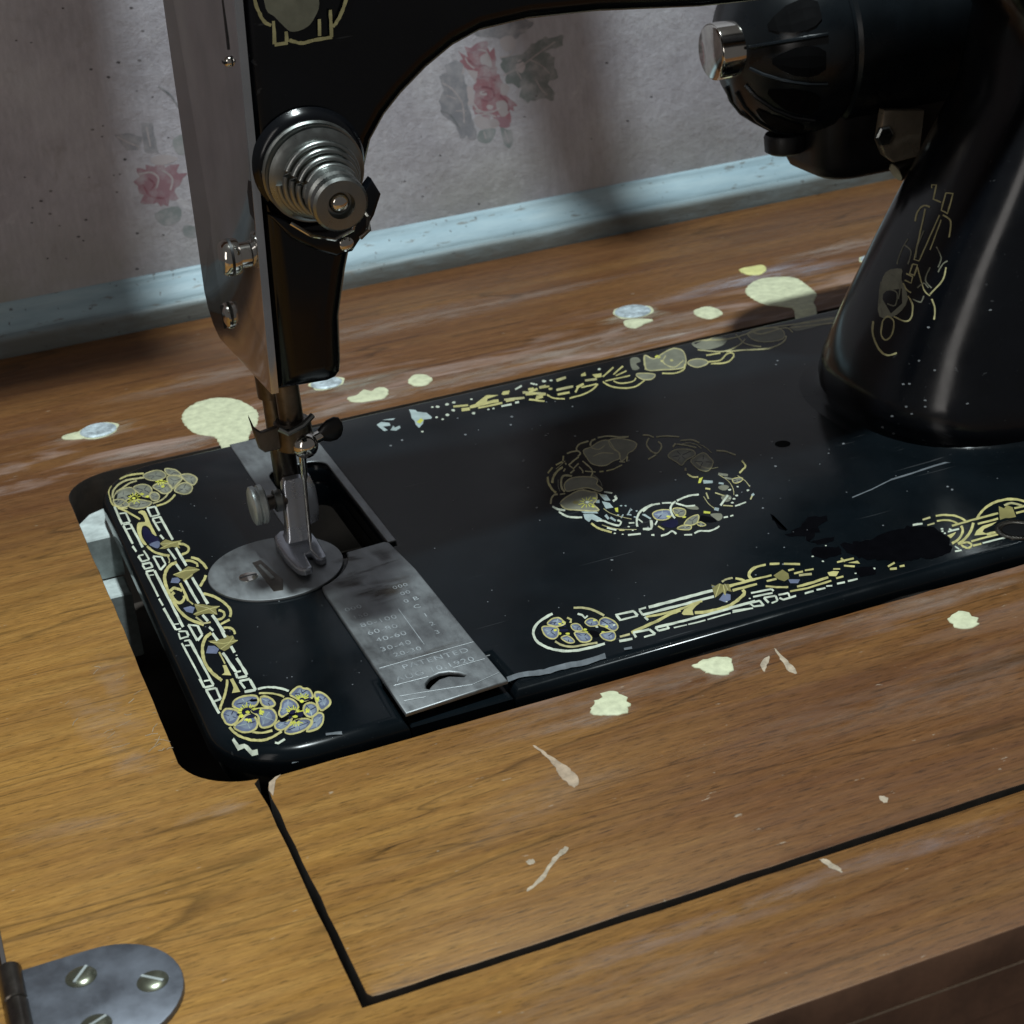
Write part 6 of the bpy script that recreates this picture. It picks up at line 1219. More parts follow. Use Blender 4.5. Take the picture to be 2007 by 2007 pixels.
DEC_WREATH = """fp2696,439 2712,453 2732,456 2753,461 2776,476 2801,492 2824,504 2846,509 2867,509 2880,497 2879,466 2869,424 2862,383 2861,349 2862,318 2859,290 2851,264 2839,242 2826,226 2814,219 2800,218 2785,215 2766,205 2746,193 2728,185 2713,186 2700,192 2688,201 2678,215 2670,233 2664,253 2663,273 2666,296 2670,323 2676,362 2684,406
es2695,434 2711,448 2730,451 2752,456 2775,469 2800,487 2822,498 2845,504 2865,503 2877,493 2876,464 2867,422 2859,381 2858,346 2858,315 2856,288 2848,265 2838,245 2826,230 2815,225 2802,223 2786,220 2767,210 2747,198 2730,192 2715,192 2703,198 2691,206 2680,219 2673,237 2667,256 2667,277 2669,298 2674,326 2680,364 2687,407 2699,439 2693,440 2681,405 2673,360 2667,321 2663,294 2661,270 2661,248 2666,228 2676,211 2685,195 2697,186 2711,180 2726,179 2745,187 2765,199 2784,210 2798,213 2812,214 2826,222 2840,239 2853,263 2862,291 2865,321 2863,352 2865,386 2873,425 2882,469 2883,502 2869,515 2848,516 2825,511 2802,498 2777,481 2754,468 2733,461 2713,459 2696,445
fp2883,496 2902,503 2925,498 2945,486 2964,467 2980,442 2992,417 2999,396 3001,376 2997,356 2984,333 2966,309 2948,291 2933,282 2919,278 2905,270 2892,255 2880,236 2867,219 2849,203 2831,190 2821,192 2829,219 2845,261 2857,301 2857,331 2853,359 2853,389 2859,427 2869,468
es2882,490 2900,497 2923,493 2943,481 2960,460 2977,436 2989,413 2995,392 2998,374 2994,356 2983,337 2965,314 2948,296 2934,287 2920,284 2905,275 2891,258 2879,239 2867,224 2850,208 2832,196 2824,195 2831,219 2847,261 2860,302 2861,335 2856,362 2856,392 2862,428 2872,468 2885,494 2881,498 2867,468 2856,426 2850,386 2850,355 2854,327 2854,299 2842,261 2826,219 2819,189 2830,185 2849,198 2867,216 2881,232 2893,252 2905,265 2917,272 2931,275 2947,286 2966,305 2985,329 3000,356 3004,380 3003,402 2995,422 2983,447 2967,472 2948,491 2927,504 2904,508 2884,501
es2750,447 2754,437 2760,421 2768,408 2778,401 2791,405 2807,415 2822,428 2832,435 2833,445 2822,436 2808,425 2793,415 2782,411 2773,418 2766,431 2760,446 2755,456
es2710,330 2722,335 2738,342 2756,346 2772,346 2787,340 2803,327 2816,313 2825,304 2830,314 2821,323 2807,337 2791,349 2776,358 2759,357 2741,350 2724,344 2713,339
fp2413,58 2422,77 2434,93 2448,107 2462,118 2477,127 2494,132 2512,130 2532,124 2550,115 2568,104 2585,91 2597,77 2604,61 2606,45 2604,28 2596,14 2585,0 2577,-17 2577,-41 2580,-67 2580,-88 2573,-101 2563,-108 2551,-105 2541,-85 2529,-54 2515,-31 2495,-21 2472,-19 2450,-17 2430,-17 2412,-19 2400,-12 2399,7 2405,34
es2415,55 2424,72 2435,89 2448,101 2461,111 2476,120 2491,124 2510,124 2528,115 2548,109 2564,96 2581,84 2594,71 2600,56 2602,41 2601,28 2595,19 2583,4 2572,-19 2573,-44 2576,-72 2576,-90 2573,-96 2565,-102 2555,-98 2545,-78 2533,-48 2518,-23 2497,-14 2475,-10 2452,-11 2432,-11 2414,-12 2404,-5 2403,10 2408,34 2416,58 2410,58 2402,33 2394,4 2397,-19 2409,-26 2428,-24 2448,-24 2469,-27 2492,-30 2511,-37 2526,-60 2536,-92 2548,-112 2561,-115 2574,-106 2584,-86 2585,-63 2581,-36 2581,-15 2587,-4 2598,9 2607,29 2610,49 2608,67 2601,84 2589,99 2571,111 2553,121 2535,131 2514,137 2496,140 2479,134 2463,126 2448,113 2434,99 2421,80 2411,60
fp2310,-136 2319,-119 2332,-105 2349,-92 2371,-77 2398,-63 2422,-51 2442,-44 2459,-39 2475,-41 2488,-53 2498,-71 2507,-87 2517,-96 2526,-103 2529,-117 2522,-142 2509,-173 2496,-199 2483,-212 2469,-221 2459,-235 2457,-262 2459,-294 2457,-316 2449,-323 2438,-320 2424,-313 2408,-302 2390,-288 2373,-274 2360,-264 2349,-254 2338,-244 2326,-234 2314,-223 2306,-208 2303,-186 2305,-159
es2312,-139 2320,-124 2332,-111 2348,-100 2370,-85 2396,-71 2420,-58 2440,-52 2457,-48 2471,-50 2484,-59 2495,-76 2503,-95 2514,-104 2522,-110 2524,-120 2518,-142 2506,-171 2494,-194 2483,-205 2469,-216 2456,-235 2453,-266 2454,-298 2453,-316 2451,-316 2441,-312 2427,-307 2411,-295 2393,-280 2377,-267 2364,-256 2353,-246 2341,-239 2330,-226 2318,-215 2310,-203 2308,-181 2309,-156 2314,-134 2305,-137 2300,-162 2299,-190 2302,-214 2311,-229 2322,-243 2335,-251 2346,-261 2358,-269 2371,-280 2386,-295 2405,-309 2422,-319 2434,-328 2447,-331 2461,-317 2463,-290 2461,-258 2463,-234 2469,-228 2482,-219 2497,-202 2512,-175 2526,-143 2534,-113 2531,-96 2521,-88 2512,-79 2502,-64 2491,-47 2478,-35 2462,-32 2443,-36 2423,-44 2399,-57 2372,-69 2349,-86 2332,-100 2318,-114 2307,-132
ys2442,-219 2453,-250 2458,-243 2447,-212
ys2433,-224 2430,-256 2435,-253 2438,-221
ys2424,-219 2409,-252 2412,-255 2428,-222
ys2421,-209 2386,-241 2386,-249 2421,-216
ys2423,-194 2389,-195 2386,-205 2420,-203
ys2430,-179 2415,-158 2411,-165 2426,-186
ys2439,-170 2438,-134 2433,-139 2434,-175
ys2450,-172 2465,-136 2461,-134 2446,-171
ys2454,-182 2488,-143 2488,-137 2453,-175
ys2453,-199 2473,-196 2476,-186 2456,-190
op2399,-182 2380,-189 2371,-178 2370,-156 2386,-142 2398,-150 2405,-167
yp2438,-262 2440,-253 2450,-247 2456,-253 2456,-264 2451,-275 2441,-274
yp2486,-163 2496,-158 2502,-166 2503,-176 2495,-186 2489,-181 2484,-175
wp2439,-210 2431,-205 2433,-191 2439,-181 2448,-185 2455,-193 2449,-204
bp2490,-195 2509,-207 2495,-240 2478,-230
bp2536,-139 2569,-167 2558,-245 2531,-228
bp2514,-227 2541,-268 2536,-331 2495,-323
bp2365,-285 2440,-323 2437,-353 2373,-314
bp2364,-318 2410,-345 2427,-428 2389,-437 2377,-398 2352,-423 2347,-380
yp2538,-341 2557,-344 2534,-396 2526,-383
es2664,451 2669,460 2673,475 2679,489 2685,500 2692,509 2700,517 2709,525 2719,531 2731,532 2747,533 2762,534 2771,533 2779,556 2769,556 2753,553 2737,552 2723,548 2711,542 2701,532 2691,522 2682,509 2673,495 2665,478 2661,463 2656,453
es2760,474 2767,484 2774,500 2783,516 2790,527 2797,533 2806,537 2814,540 2821,543 2826,563 2820,561 2811,559 2800,554 2789,543 2778,528 2767,511 2759,493 2754,482
es2839,553 2849,549 2865,551 2882,548 2897,542 2910,532 2923,518 2936,505 2947,490 2962,483 2976,475 2990,474 2998,469 3006,488 2997,491 2985,498 2971,504 2957,511 2945,522 2932,537 2920,552 2905,561 2889,567 2871,569 2856,570 2846,573
es2597,445 2603,444 2612,446 2622,448 2632,451 2640,448 2649,445 2657,445 2661,439 2663,433 2665,427 2663,419 2661,415 2658,410 2651,400 2643,396 2638,390 2637,372 2643,379 2651,387 2660,395 2669,408 2674,423 2674,435 2675,449 2671,457 2665,463 2657,466 2647,467 2638,469 2628,467 2617,466 2608,462 2602,464
gs2565,437 2535,371 2541,366 2572,430
gs2480,330 2530,351 2534,372 2484,349
gs2400,254 2453,311 2452,327 2399,269
es2544,293 2552,299 2563,306 2576,320 2588,329 2601,339 2615,349 2627,356 2636,362 2638,380 2629,375 2617,365 2603,356 2590,346 2577,334 2564,322 2553,315 2545,308
es2535,336 2530,310 2540,317 2544,342
es2539,285 2546,234 2602,283 2602,298 2551,250 2550,297
es2581,242 2581,231 2580,214 2578,196 2576,183 2574,176 2571,171 2568,166 2566,161 2571,154 2573,157 2577,165 2583,175 2586,188 2588,204 2590,222 2590,238 2590,250
es2509,185 2547,216 2548,233 2510,203
es2486,229 2510,260 2508,274 2484,241
es2630,303 2630,291 2630,274 2629,255 2629,238 2630,224 2630,211 2629,199 2629,187 2626,173 2624,160 2620,148 2616,137 2610,126 2602,115 2594,103 2588,97 2590,86 2596,92 2605,103 2614,118 2622,132 2628,148 2632,163 2636,179 2638,193 2639,207 2640,221 2640,234 2641,249 2640,265 2640,284 2639,301 2640,314
es2588,169 2610,147 2634,127 2640,140 2617,161 2595,183
gs2654,116 2677,111 2683,126 2661,133
gs2693,107 2701,106 2713,106 2726,107 2737,106 2747,112 2756,116 2765,118 2773,123 2781,126 2789,127 2797,130 2802,131 2806,146 2801,143 2793,142 2785,139 2776,135 2768,134 2759,128 2750,123 2741,121 2730,121 2718,121 2707,122 2698,121
gs2876,234 2843,170 2849,165 2882,227
es2806,183 2831,159 2838,173 2813,196
gs2508,307 2498,299 2485,293 2469,278 2454,266 2442,254 2430,242 2418,227 2408,208 2395,189 2383,167 2372,148 2366,134 2375,122 2382,135 2391,156 2402,176 2412,194 2423,206 2433,219 2443,232 2454,244 2467,257 2482,267 2495,274 2505,284
gs2376,221 2371,209 2364,190 2355,168 2349,145 2342,122 2338,98 2336,76 2331,53 2332,35 2332,17 2331,1 2331,-9 2347,7 2348,18 2345,30 2346,48 2347,65 2349,83 2354,106 2356,127 2361,147 2368,166 2374,186 2381,204 2387,216
es2509,166 2501,170 2494,185 2481,193 2469,194 2456,189 2443,173 2432,154 2422,133 2412,112 2402,88 2393,65 2387,43 2382,23 2382,6 2381,-7 2379,-19 2394,-7 2394,3 2394,15 2396,30 2400,45 2404,63 2412,85 2421,106 2429,125 2438,142 2448,157 2456,166 2464,173 2472,169 2481,160 2490,149 2498,144
es2348,-39 2377,-43 2384,-25 2354,-22
es2264,-117 2269,-106 2277,-90 2285,-74 2291,-61 2297,-51 2304,-43 2310,-37 2315,-30 2321,-28 2327,-30 2333,-31 2338,-32 2344,-11 2340,-10 2334,-6 2326,-7 2318,-13 2310,-20 2302,-28 2294,-38 2286,-51 2278,-66 2269,-84 2261,-100 2257,-112
ws2569,-134 2600,-173 2609,-156 2577,-120
ws2594,-209 2592,-217 2591,-227 2589,-235 2591,-236 2589,-235 2582,-241 2574,-243 2568,-246 2563,-272 2568,-270 2577,-262 2587,-257 2597,-249 2605,-231 2606,-217 2609,-204 2609,-198
ws2251,-154 2252,-163 2255,-174 2258,-189 2262,-204 2269,-215 2279,-223 2287,-232 2293,-237 2304,-216 2297,-212 2290,-202 2281,-192 2275,-183 2271,-171 2267,-160 2265,-147 2264,-138
ws2257,-230 2257,-243 2261,-258 2262,-280 2267,-295 2271,-309 2279,-318 2286,-329 2295,-336 2305,-346 2318,-354 2331,-357 2338,-363 2346,-343 2338,-339 2327,-333 2315,-323 2305,-315 2296,-309 2289,-300 2283,-291 2279,-277 2276,-262 2271,-246 2270,-228 2267,-217
ws2388,-442 2394,-445 2403,-446 2411,-454 2419,-459 2424,-469 2427,-482 2432,-495 2437,-508 2443,-522 2450,-536 2458,-546 2466,-553 2477,-547 2487,-536 2496,-524 2503,-510 2503,-498 2502,-486 2499,-479 2496,-474 2484,-492 2487,-497 2491,-502 2493,-509 2493,-512 2491,-516 2485,-525 2479,-530 2473,-533 2468,-526 2461,-518 2454,-504 2447,-492 2442,-480 2438,-468 2435,-452 2429,-442 2421,-432 2411,-428 2402,-426 2397,-420
gs2350,-449 2351,-459 2351,-475 2354,-491 2355,-507 2358,-523 2363,-535 2367,-548 2374,-558 2381,-570 2388,-584 2395,-596 2401,-603 2412,-584 2406,-578 2400,-564 2392,-552 2386,-540 2380,-528 2375,-518 2371,-505 2367,-493 2365,-478 2365,-461 2363,-447 2364,-435
ws2401,-543 2417,-568 2433,-591 2442,-577 2426,-552 2411,-526
gs2447,-600 2471,-613 2478,-596 2453,-585
ws2462,-677 2494,-687 2526,-697 2533,-679 2501,-668 2470,-658
wp2412,-607 2418,-606 2421,-611 2419,-619 2414,-620 2408,-618 2409,-612
wp2444,-650 2440,-646 2442,-639 2447,-638 2451,-640 2452,-646 2448,-651
wp2505,-631 2506,-625 2510,-622 2515,-622 2517,-629 2514,-636 2507,-637
wp2506,-586 2503,-582 2506,-575 2510,-574 2515,-576 2516,-584 2510,-589
ws2525,-552 2551,-563 2558,-549 2531,-536
bp2524,-424 2525,-431 2520,-434 2514,-435 2514,-427 2516,-421 2522,-418
bp2586,-338 2580,-341 2575,-339 2573,-332 2578,-326 2582,-326 2586,-329
bp2606,-339 2607,-345 2605,-352 2598,-356 2595,-349 2595,-342 2601,-338
bp2604,-401 2609,-400 2613,-403 2611,-409 2607,-415 2603,-413 2600,-407
bp2631,-428 2630,-436 2626,-442 2621,-444 2620,-436 2620,-429 2625,-428
bs2569,-453 2603,-409 2600,-399 2566,-444
bs2559,-451 2577,-471 2584,-457 2566,-439
bs2579,-496 2592,-511 2598,-500 2585,-484
bs2452,-399 2449,-451 2464,-440 2470,-385
bs2464,-442 2473,-491 2486,-477 2479,-425
bs2519,-473 2547,-440 2545,-430 2517,-462
es2479,-31 2484,-40 2492,-53 2501,-68 2508,-83 2517,-95 2524,-109 2531,-122 2537,-135 2541,-150 2544,-166 2546,-181 2547,-191 2550,-187 2550,-176 2548,-161 2546,-144 2541,-129 2535,-115 2528,-103 2520,-90 2512,-76 2504,-62 2495,-48 2488,-34 2482,-25
es2460,283 2467,289 2476,297 2487,306 2498,314 2511,326 2526,338 2540,350 2549,357 2549,366 2540,357 2527,346 2512,333 2499,323 2488,313 2477,305 2467,297 2461,291
fs2416,153 2409,137 2399,115 2389,90 2380,68 2374,50 2371,32 2367,17 2365,7 2369,9 2371,19 2374,33 2379,50 2384,68 2392,89 2402,112 2412,135 2419,151
es2395,-492 2401,-506 2409,-524 2419,-545 2430,-562 2441,-575 2453,-586 2465,-596 2477,-606 2491,-615 2507,-624 2520,-632 2530,-637 2533,-630 2524,-625 2510,-617 2495,-608 2481,-598 2469,-589 2456,-579 2445,-568 2435,-555 2424,-537 2414,-518 2404,-500 2398,-486
es2482,-319 2484,-331 2485,-350 2487,-371 2491,-390 2498,-407 2505,-425 2514,-441 2522,-457 2532,-472 2542,-489 2552,-501 2558,-512 2562,-505 2555,-496 2545,-483 2535,-467 2525,-452 2517,-435 2509,-419 2501,-402 2495,-384 2491,-366 2489,-346 2488,-327 2487,-314
fs2608,103 2609,90 2610,72 2611,51 2611,30 2606,7 2601,-20 2594,-45 2590,-62 2595,-60 2598,-43 2605,-19 2611,9 2615,34 2616,55 2615,76 2613,95 2612,107
ws2555,-606 2558,-593 2566,-575 2573,-556 2583,-539 2592,-523 2602,-505 2614,-490 2625,-474 2637,-464 2649,-453 2662,-444 2675,-437 2690,-431 2706,-425 2720,-424 2730,-421 2736,-401 2728,-398 2713,-402 2695,-409 2679,-415 2665,-424 2651,-432 2637,-443 2623,-457 2609,-475 2597,-493 2584,-512 2574,-532 2565,-552 2555,-573 2548,-591 2544,-604
ws2587,-532 2589,-579 2598,-571 2596,-523
bs2629,-494 2637,-528 2646,-559 2655,-548 2646,-516 2639,-482
ws2638,-575 2634,-587 2629,-605 2621,-623 2616,-636 2610,-643 2604,-652 2598,-655 2592,-660 2587,-656 2579,-652 2575,-642 2571,-637 2562,-653 2565,-660 2570,-668 2577,-676 2586,-677 2595,-673 2604,-665 2614,-655 2622,-642 2631,-625 2639,-605 2645,-587 2648,-575
vp2678,-519 2685,-507 2694,-498 2705,-493 2719,-490 2734,-490 2748,-493 2762,-500 2774,-509 2781,-522 2778,-541 2769,-565 2758,-584 2744,-596 2729,-605 2714,-608 2698,-604 2683,-596 2673,-583 2670,-563 2673,-539
xp2698,-530 2711,-516 2736,-517 2757,-531 2749,-574 2714,-591 2692,-573
bs2720,-538 2690,-521 2687,-528 2717,-545
bs2728,-536 2746,-501 2743,-499 2725,-534
bs2730,-557 2747,-576 2750,-570 2734,-551
ns2717,-544 2688,-567 2688,-574 2717,-551
gs2681,-521 2686,-511 2694,-504 2704,-499 2717,-495 2731,-497 2745,-500 2759,-505 2772,-514 2777,-526 2774,-543 2767,-564 2756,-579 2745,-591 2731,-598 2716,-602 2700,-599 2686,-589 2676,-578 2675,-559 2677,-537 2682,-518 2675,-520 2669,-541 2666,-567 2670,-587 2680,-601 2695,-611 2712,-613 2728,-610 2744,-601 2759,-588 2771,-566 2782,-540 2785,-518 2778,-503 2764,-494 2751,-486 2736,-484 2721,-483 2707,-487 2695,-492 2684,-503 2676,-517
fp2798,-515 2810,-509 2824,-513 2835,-521 2844,-532 2850,-547 2850,-564 2842,-584 2828,-605 2815,-619 2802,-620 2790,-613 2782,-599 2783,-572 2790,-539
zp2805,-535 2830,-532 2840,-564 2820,-595 2795,-589
ns2814,-551 2803,-523 2800,-527 2811,-555
ns2817,-566 2838,-567 2840,-560 2819,-560
ns2812,-565 2793,-585 2793,-590 2813,-570
gs2797,-522 2808,-516 2821,-518 2832,-527 2840,-537 2846,-552 2847,-565 2840,-583 2827,-601 2816,-613 2805,-614 2792,-608 2785,-595 2786,-570 2792,-538 2801,-515 2796,-515 2786,-540 2780,-575 2779,-603 2786,-618 2800,-626 2814,-623 2830,-609 2844,-585 2854,-562 2854,-542 2847,-526 2838,-516 2827,-507 2812,-504 2799,-511
fp2870,-524 2884,-524 2905,-529 2920,-538 2925,-555 2923,-575 2917,-587 2906,-586 2891,-576 2879,-564 2871,-550 2867,-534
fp2810,-665 2826,-655 2842,-647 2856,-643 2870,-642 2881,-644 2884,-652 2876,-672 2859,-698 2843,-719 2830,-730 2818,-736 2806,-737 2790,-733 2774,-725 2767,-714 2775,-699 2792,-681
zp2814,-671 2846,-660 2856,-670 2839,-708 2816,-714 2789,-706
ns2828,-685 2816,-669 2813,-674 2825,-690
ns2828,-690 2868,-665 2868,-660 2828,-686
ns2821,-699 2809,-726 2811,-727 2824,-700
gs2809,-671 2825,-661 2841,-653 2855,-648 2868,-647 2879,-648 2881,-654 2873,-670 2858,-695 2843,-714 2831,-724 2820,-729 2807,-732 2792,-728 2778,-719 2771,-711 2777,-702 2793,-685 2810,-669 2810,-660 2792,-677 2774,-696 2764,-717 2771,-731 2788,-739 2804,-742 2817,-741 2830,-734 2844,-723 2860,-701 2878,-674 2887,-650 2884,-637 2872,-637 2858,-638 2844,-642 2826,-650 2810,-661
fp2716,-732 2727,-723 2748,-716 2767,-714 2780,-721 2790,-734 2794,-746 2789,-760 2777,-773 2764,-777 2746,-767 2725,-748
zp2733,-738 2767,-723 2784,-746 2762,-763
ns2756,-739 2726,-731 2723,-737 2753,-745
ns2763,-747 2782,-749 2785,-741 2766,-739
gs2716,-737 2726,-727 2747,-721 2766,-719 2778,-725 2788,-738 2790,-749 2787,-757 2778,-768 2766,-772 2748,-762 2728,-744 2719,-728 2713,-737 2723,-753 2743,-772 2762,-783 2777,-777 2790,-761 2797,-744 2793,-730 2783,-717 2769,-710 2750,-710 2728,-718 2716,-729
fp2943,-670 2958,-671 2979,-680 2993,-692 2993,-708 2986,-726 2977,-742 2967,-753 2954,-761 2945,-763 2940,-756 2939,-742 2939,-727 2938,-706 2938,-684
fp2831,-736 2838,-729 2848,-725 2857,-727 2862,-740 2866,-759 2865,-773 2857,-777 2844,-776 2834,-771 2830,-761 2829,-747
zp2838,-743 2852,-738 2856,-763 2838,-765
ns2844,-743 2836,-735 2832,-742 2840,-751
ns2849,-760 2858,-770 2861,-764 2853,-754
gs2831,-739 2837,-733 2847,-730 2854,-731 2860,-743 2863,-762 2863,-772 2858,-773 2846,-772 2837,-767 2832,-758 2832,-744 2833,-735 2828,-737 2826,-749 2827,-764 2832,-775 2842,-780 2855,-782 2867,-774 2868,-757 2866,-736 2860,-722 2850,-720 2839,-725 2831,-733
yp2792,-578 2797,-587 2792,-598 2783,-607 2778,-601 2776,-590 2783,-582
yp2811,-641 2804,-641 2798,-634 2802,-624 2812,-618 2818,-622 2820,-635
yp2730,-589 2731,-577 2739,-567 2748,-570 2752,-581 2746,-591 2738,-594
ys2917,-644 2944,-667 2956,-647 2930,-620
kp2895,-659 2910,-672 2926,-700 2936,-725 2938,-744 2934,-761 2925,-768 2904,-760 2878,-742 2863,-722 2866,-698 2880,-671
np2676,-635 2695,-629 2721,-625 2741,-624 2753,-625 2761,-629 2763,-637 2761,-654 2753,-674 2743,-692 2729,-704 2712,-712 2697,-713 2685,-701 2675,-681 2669,-663 2667,-651 2668,-642
ws2649,-468 2659,-462 2673,-452 2688,-439 2701,-433 2712,-428 2722,-425 2732,-423 2740,-423 2748,-424 2754,-427 2761,-427 2765,-431 2773,-412 2769,-408 2762,-408 2755,-405 2746,-405 2738,-405 2728,-406 2716,-410 2704,-416 2690,-421 2675,-434 2660,-443 2651,-451
ws2778,-429 2801,-439 2823,-451 2831,-434 2809,-422 2786,-411
ws2840,-465 2843,-473 2847,-483 2852,-494 2858,-502 2861,-510 2864,-516 2868,-523 2874,-530 2884,-535 2897,-540 2908,-544 2916,-547 2925,-528 2916,-527 2904,-523 2892,-518 2883,-512 2878,-506 2874,-501 2872,-494 2868,-487 2864,-476 2857,-468 2854,-455 2850,-451
ws3003,-417 2995,-416 2983,-412 2970,-407 2957,-405 2945,-403 2931,-408 2918,-408 2905,-413 2894,-416 2883,-419 2873,-422 2867,-423 2860,-446 2867,-445 2877,-439 2888,-436 2899,-433 2911,-429 2924,-427 2937,-426 2949,-426 2962,-426 2974,-432 2985,-437 2994,-438
ws2856,-429 2850,-433 2841,-438 2831,-442 2821,-452 2812,-465 2802,-477 2792,-491 2784,-508 2777,-527 2769,-547 2765,-566 2759,-583 2758,-597 2755,-610 2756,-618 2755,-624 2768,-614 2768,-609 2769,-600 2770,-590 2773,-578 2777,-563 2782,-544 2788,-526 2794,-512 2800,-499 2807,-488 2815,-477 2822,-470 2830,-461 2839,-458 2847,-450 2853,-447
ws2637,-571 2617,-617 2602,-654 2587,-643 2567,-635 2556,-657 2576,-667 2602,-673 2626,-620 2647,-575
bs2634,-502 2642,-566 2654,-554 2646,-488
ws2668,-591 2636,-630 2638,-641 2670,-602
ws2566,-738 2579,-748 2588,-728 2574,-722
ws2605,-775 2613,-773 2622,-775 2632,-774 2643,-772 2654,-766 2665,-758 2673,-756 2678,-753 2681,-757 2680,-771 2680,-783 2680,-791 2692,-781 2693,-772 2693,-759 2690,-746 2686,-736 2677,-737 2667,-743 2656,-751 2648,-753 2638,-755 2628,-755 2619,-754 2612,-757
ws2713,-824 2749,-843 2757,-826 2720,-810
ws2768,-836 2774,-834 2782,-831 2791,-828 2799,-827 2810,-828 2819,-837 2830,-844 2840,-851 2849,-853 2859,-852 2869,-849 2879,-846 2889,-844 2900,-839 2910,-832 2917,-828 2920,-812 2913,-817 2903,-823 2893,-826 2883,-832 2874,-834 2866,-834 2857,-834 2848,-833 2839,-827 2828,-821 2817,-813 2808,-808 2797,-808 2786,-813 2777,-817 2771,-820
ws2980,-751 3003,-756 3011,-738 2988,-735
ws3018,-755 3037,-753 3042,-738 3024,-740
gs2639,-662 2648,-717 2659,-704 2649,-651
es3008,-463 3004,-481 2998,-506 2993,-533 2989,-557 2988,-578 2989,-597 2989,-615 2990,-626 2994,-622 2994,-610 2992,-594 2993,-574 2993,-554 2997,-531 3003,-504 3008,-479 3012,-462
es3202,-260 3205,-278 3208,-303 3211,-331 3211,-357 3208,-381 3204,-405 3197,-428 3191,-451 3182,-474 3172,-498 3161,-519 3154,-533 3157,-534 3164,-520 3175,-499 3186,-474 3195,-450 3202,-427 3208,-403 3213,-378 3215,-353 3215,-327 3213,-298 3209,-273 3207,-255
es3286,-330 3287,-344 3289,-363 3290,-384 3290,-405 3287,-427 3283,-450 3279,-472 3276,-486 3281,-483 3284,-469 3288,-447 3292,-424 3295,-401 3295,-380 3293,-359 3292,-338 3290,-325
es3172,-54 3172,-69 3173,-92 3174,-115 3177,-134 3182,-147 3189,-156 3197,-164 3205,-170 3216,-173 3228,-176 3239,-177 3247,-177 3250,-169 3242,-169 3231,-168 3219,-166 3208,-163 3200,-157 3193,-149 3187,-140 3182,-127 3179,-109 3178,-87 3178,-64 3177,-49
fp3087,-518 3099,-509 3114,-505 3126,-507 3133,-517 3136,-532 3134,-547 3125,-562 3111,-577 3099,-586 3088,-587 3079,-581 3074,-571 3075,-555 3079,-534
fp3133,-396 3144,-390 3159,-389 3171,-393 3179,-401 3184,-414 3183,-427 3173,-439 3158,-451 3145,-457 3136,-454 3130,-447 3126,-436 3125,-423 3127,-407
es3300,159 3302,147 3305,131 3307,112 3309,94 3309,74 3307,52 3306,32 3305,18 3310,23 3310,36 3312,57 3313,78 3314,99 3312,118 3309,137 3306,153 3305,166
es3215,212 3223,211 3235,212 3248,210 3258,205 3266,197 3272,186 3278,174 3281,160 3283,146 3283,128 3282,113 3281,101 3287,106 3288,117 3288,133 3288,151 3286,167 3282,180 3277,193 3270,204 3262,212 3251,218 3238,219 3227,220 3218,221
ws3037,-617 3082,-571 3129,-526 3128,-509 3081,-554 3036,-599
wp3176,-453 3178,-463 3171,-470 3164,-473 3158,-468 3160,-456 3168,-452
wp3176,-544 3170,-553 3164,-555 3158,-550 3159,-541 3165,-535 3173,-535
wp3135,-562 3141,-565 3144,-574 3139,-581 3133,-583 3127,-579 3128,-570
wp3113,-609 3111,-619 3104,-620 3099,-617 3097,-608 3103,-602 3112,-600
wp3131,-648 3128,-658 3121,-664 3116,-658 3113,-651 3120,-643 3126,-643
wp3258,-516 3253,-526 3246,-529 3240,-529 3241,-519 3247,-509 3254,-509
wp3115,-549 3121,-548 3124,-552 3124,-557 3120,-561 3115,-561 3114,-557
wp3217,-455 3216,-449 3221,-444 3227,-443 3229,-449 3226,-455 3221,-458
ws3096,-662 3132,-656 3168,-649 3174,-635 3138,-641 3101,-647
es3044,-621 3065,-637 3085,-654 3091,-642 3071,-625 3051,-608
es3079,-461 3092,-490 3104,-520 3112,-508 3100,-479 3088,-449
bs2981,-639 2995,-662 3015,-633 3000,-612
bs3230,-601 3253,-586 3257,-564 3235,-578
es3207,-631 3236,-597 3234,-586 3205,-621
es3340,24 3346,18 3357,10 3368,1 3377,-7 3381,-19 3386,-29 3388,-41 3391,-52 3394,-63 3398,-72 3402,-80 3404,-87 3413,-74 3411,-68 3408,-59 3404,-50 3401,-39 3398,-28 3394,-17 3391,-4 3386,6 3377,17 3366,26 3355,34 3348,39
gs3395,-169 3392,-183 3390,-203 3385,-224 3380,-237 3376,-244 3368,-251 3359,-256 3349,-263 3339,-274 3329,-281 3320,-288 3314,-294 3312,-309 3319,-306 3327,-298 3338,-290 3347,-281 3356,-273 3366,-268 3378,-256 3389,-240 3396,-219 3401,-196 3405,-175 3409,-159
es3086,-82 3068,-118 3077,-123 3094,-87
gs3058,-167 3058,-177 3059,-193 3062,-207 3065,-220 3071,-228 3080,-232 3087,-236 3092,-237 3101,-219 3096,-215 3088,-215 3082,-209 3077,-203 3073,-193 3072,-178 3069,-165 3069,-153
yp3061,-297 3095,-245 3119,-242 3072,-304
bp3101,-277 3143,-312 3129,-339 3083,-320
fs3200,-265 3219,-286 3237,-308 3254,-280 3234,-260 3217,-236
fs3209,-319 3223,-343 3238,-363 3250,-345 3235,-324 3221,-300
fp3247,-348 3263,-347 3281,-352 3294,-359 3296,-368 3292,-380 3285,-390 3273,-399 3257,-407 3244,-410 3236,-408 3230,-401 3228,-391 3231,-377 3237,-360
zp3253,-363 3284,-364 3273,-385 3248,-402 3240,-388
ns3258,-367 3252,-353 3248,-359 3254,-374
ns3258,-384 3278,-392 3283,-383 3262,-376
ns3255,-378 3235,-384 3232,-394 3253,-386
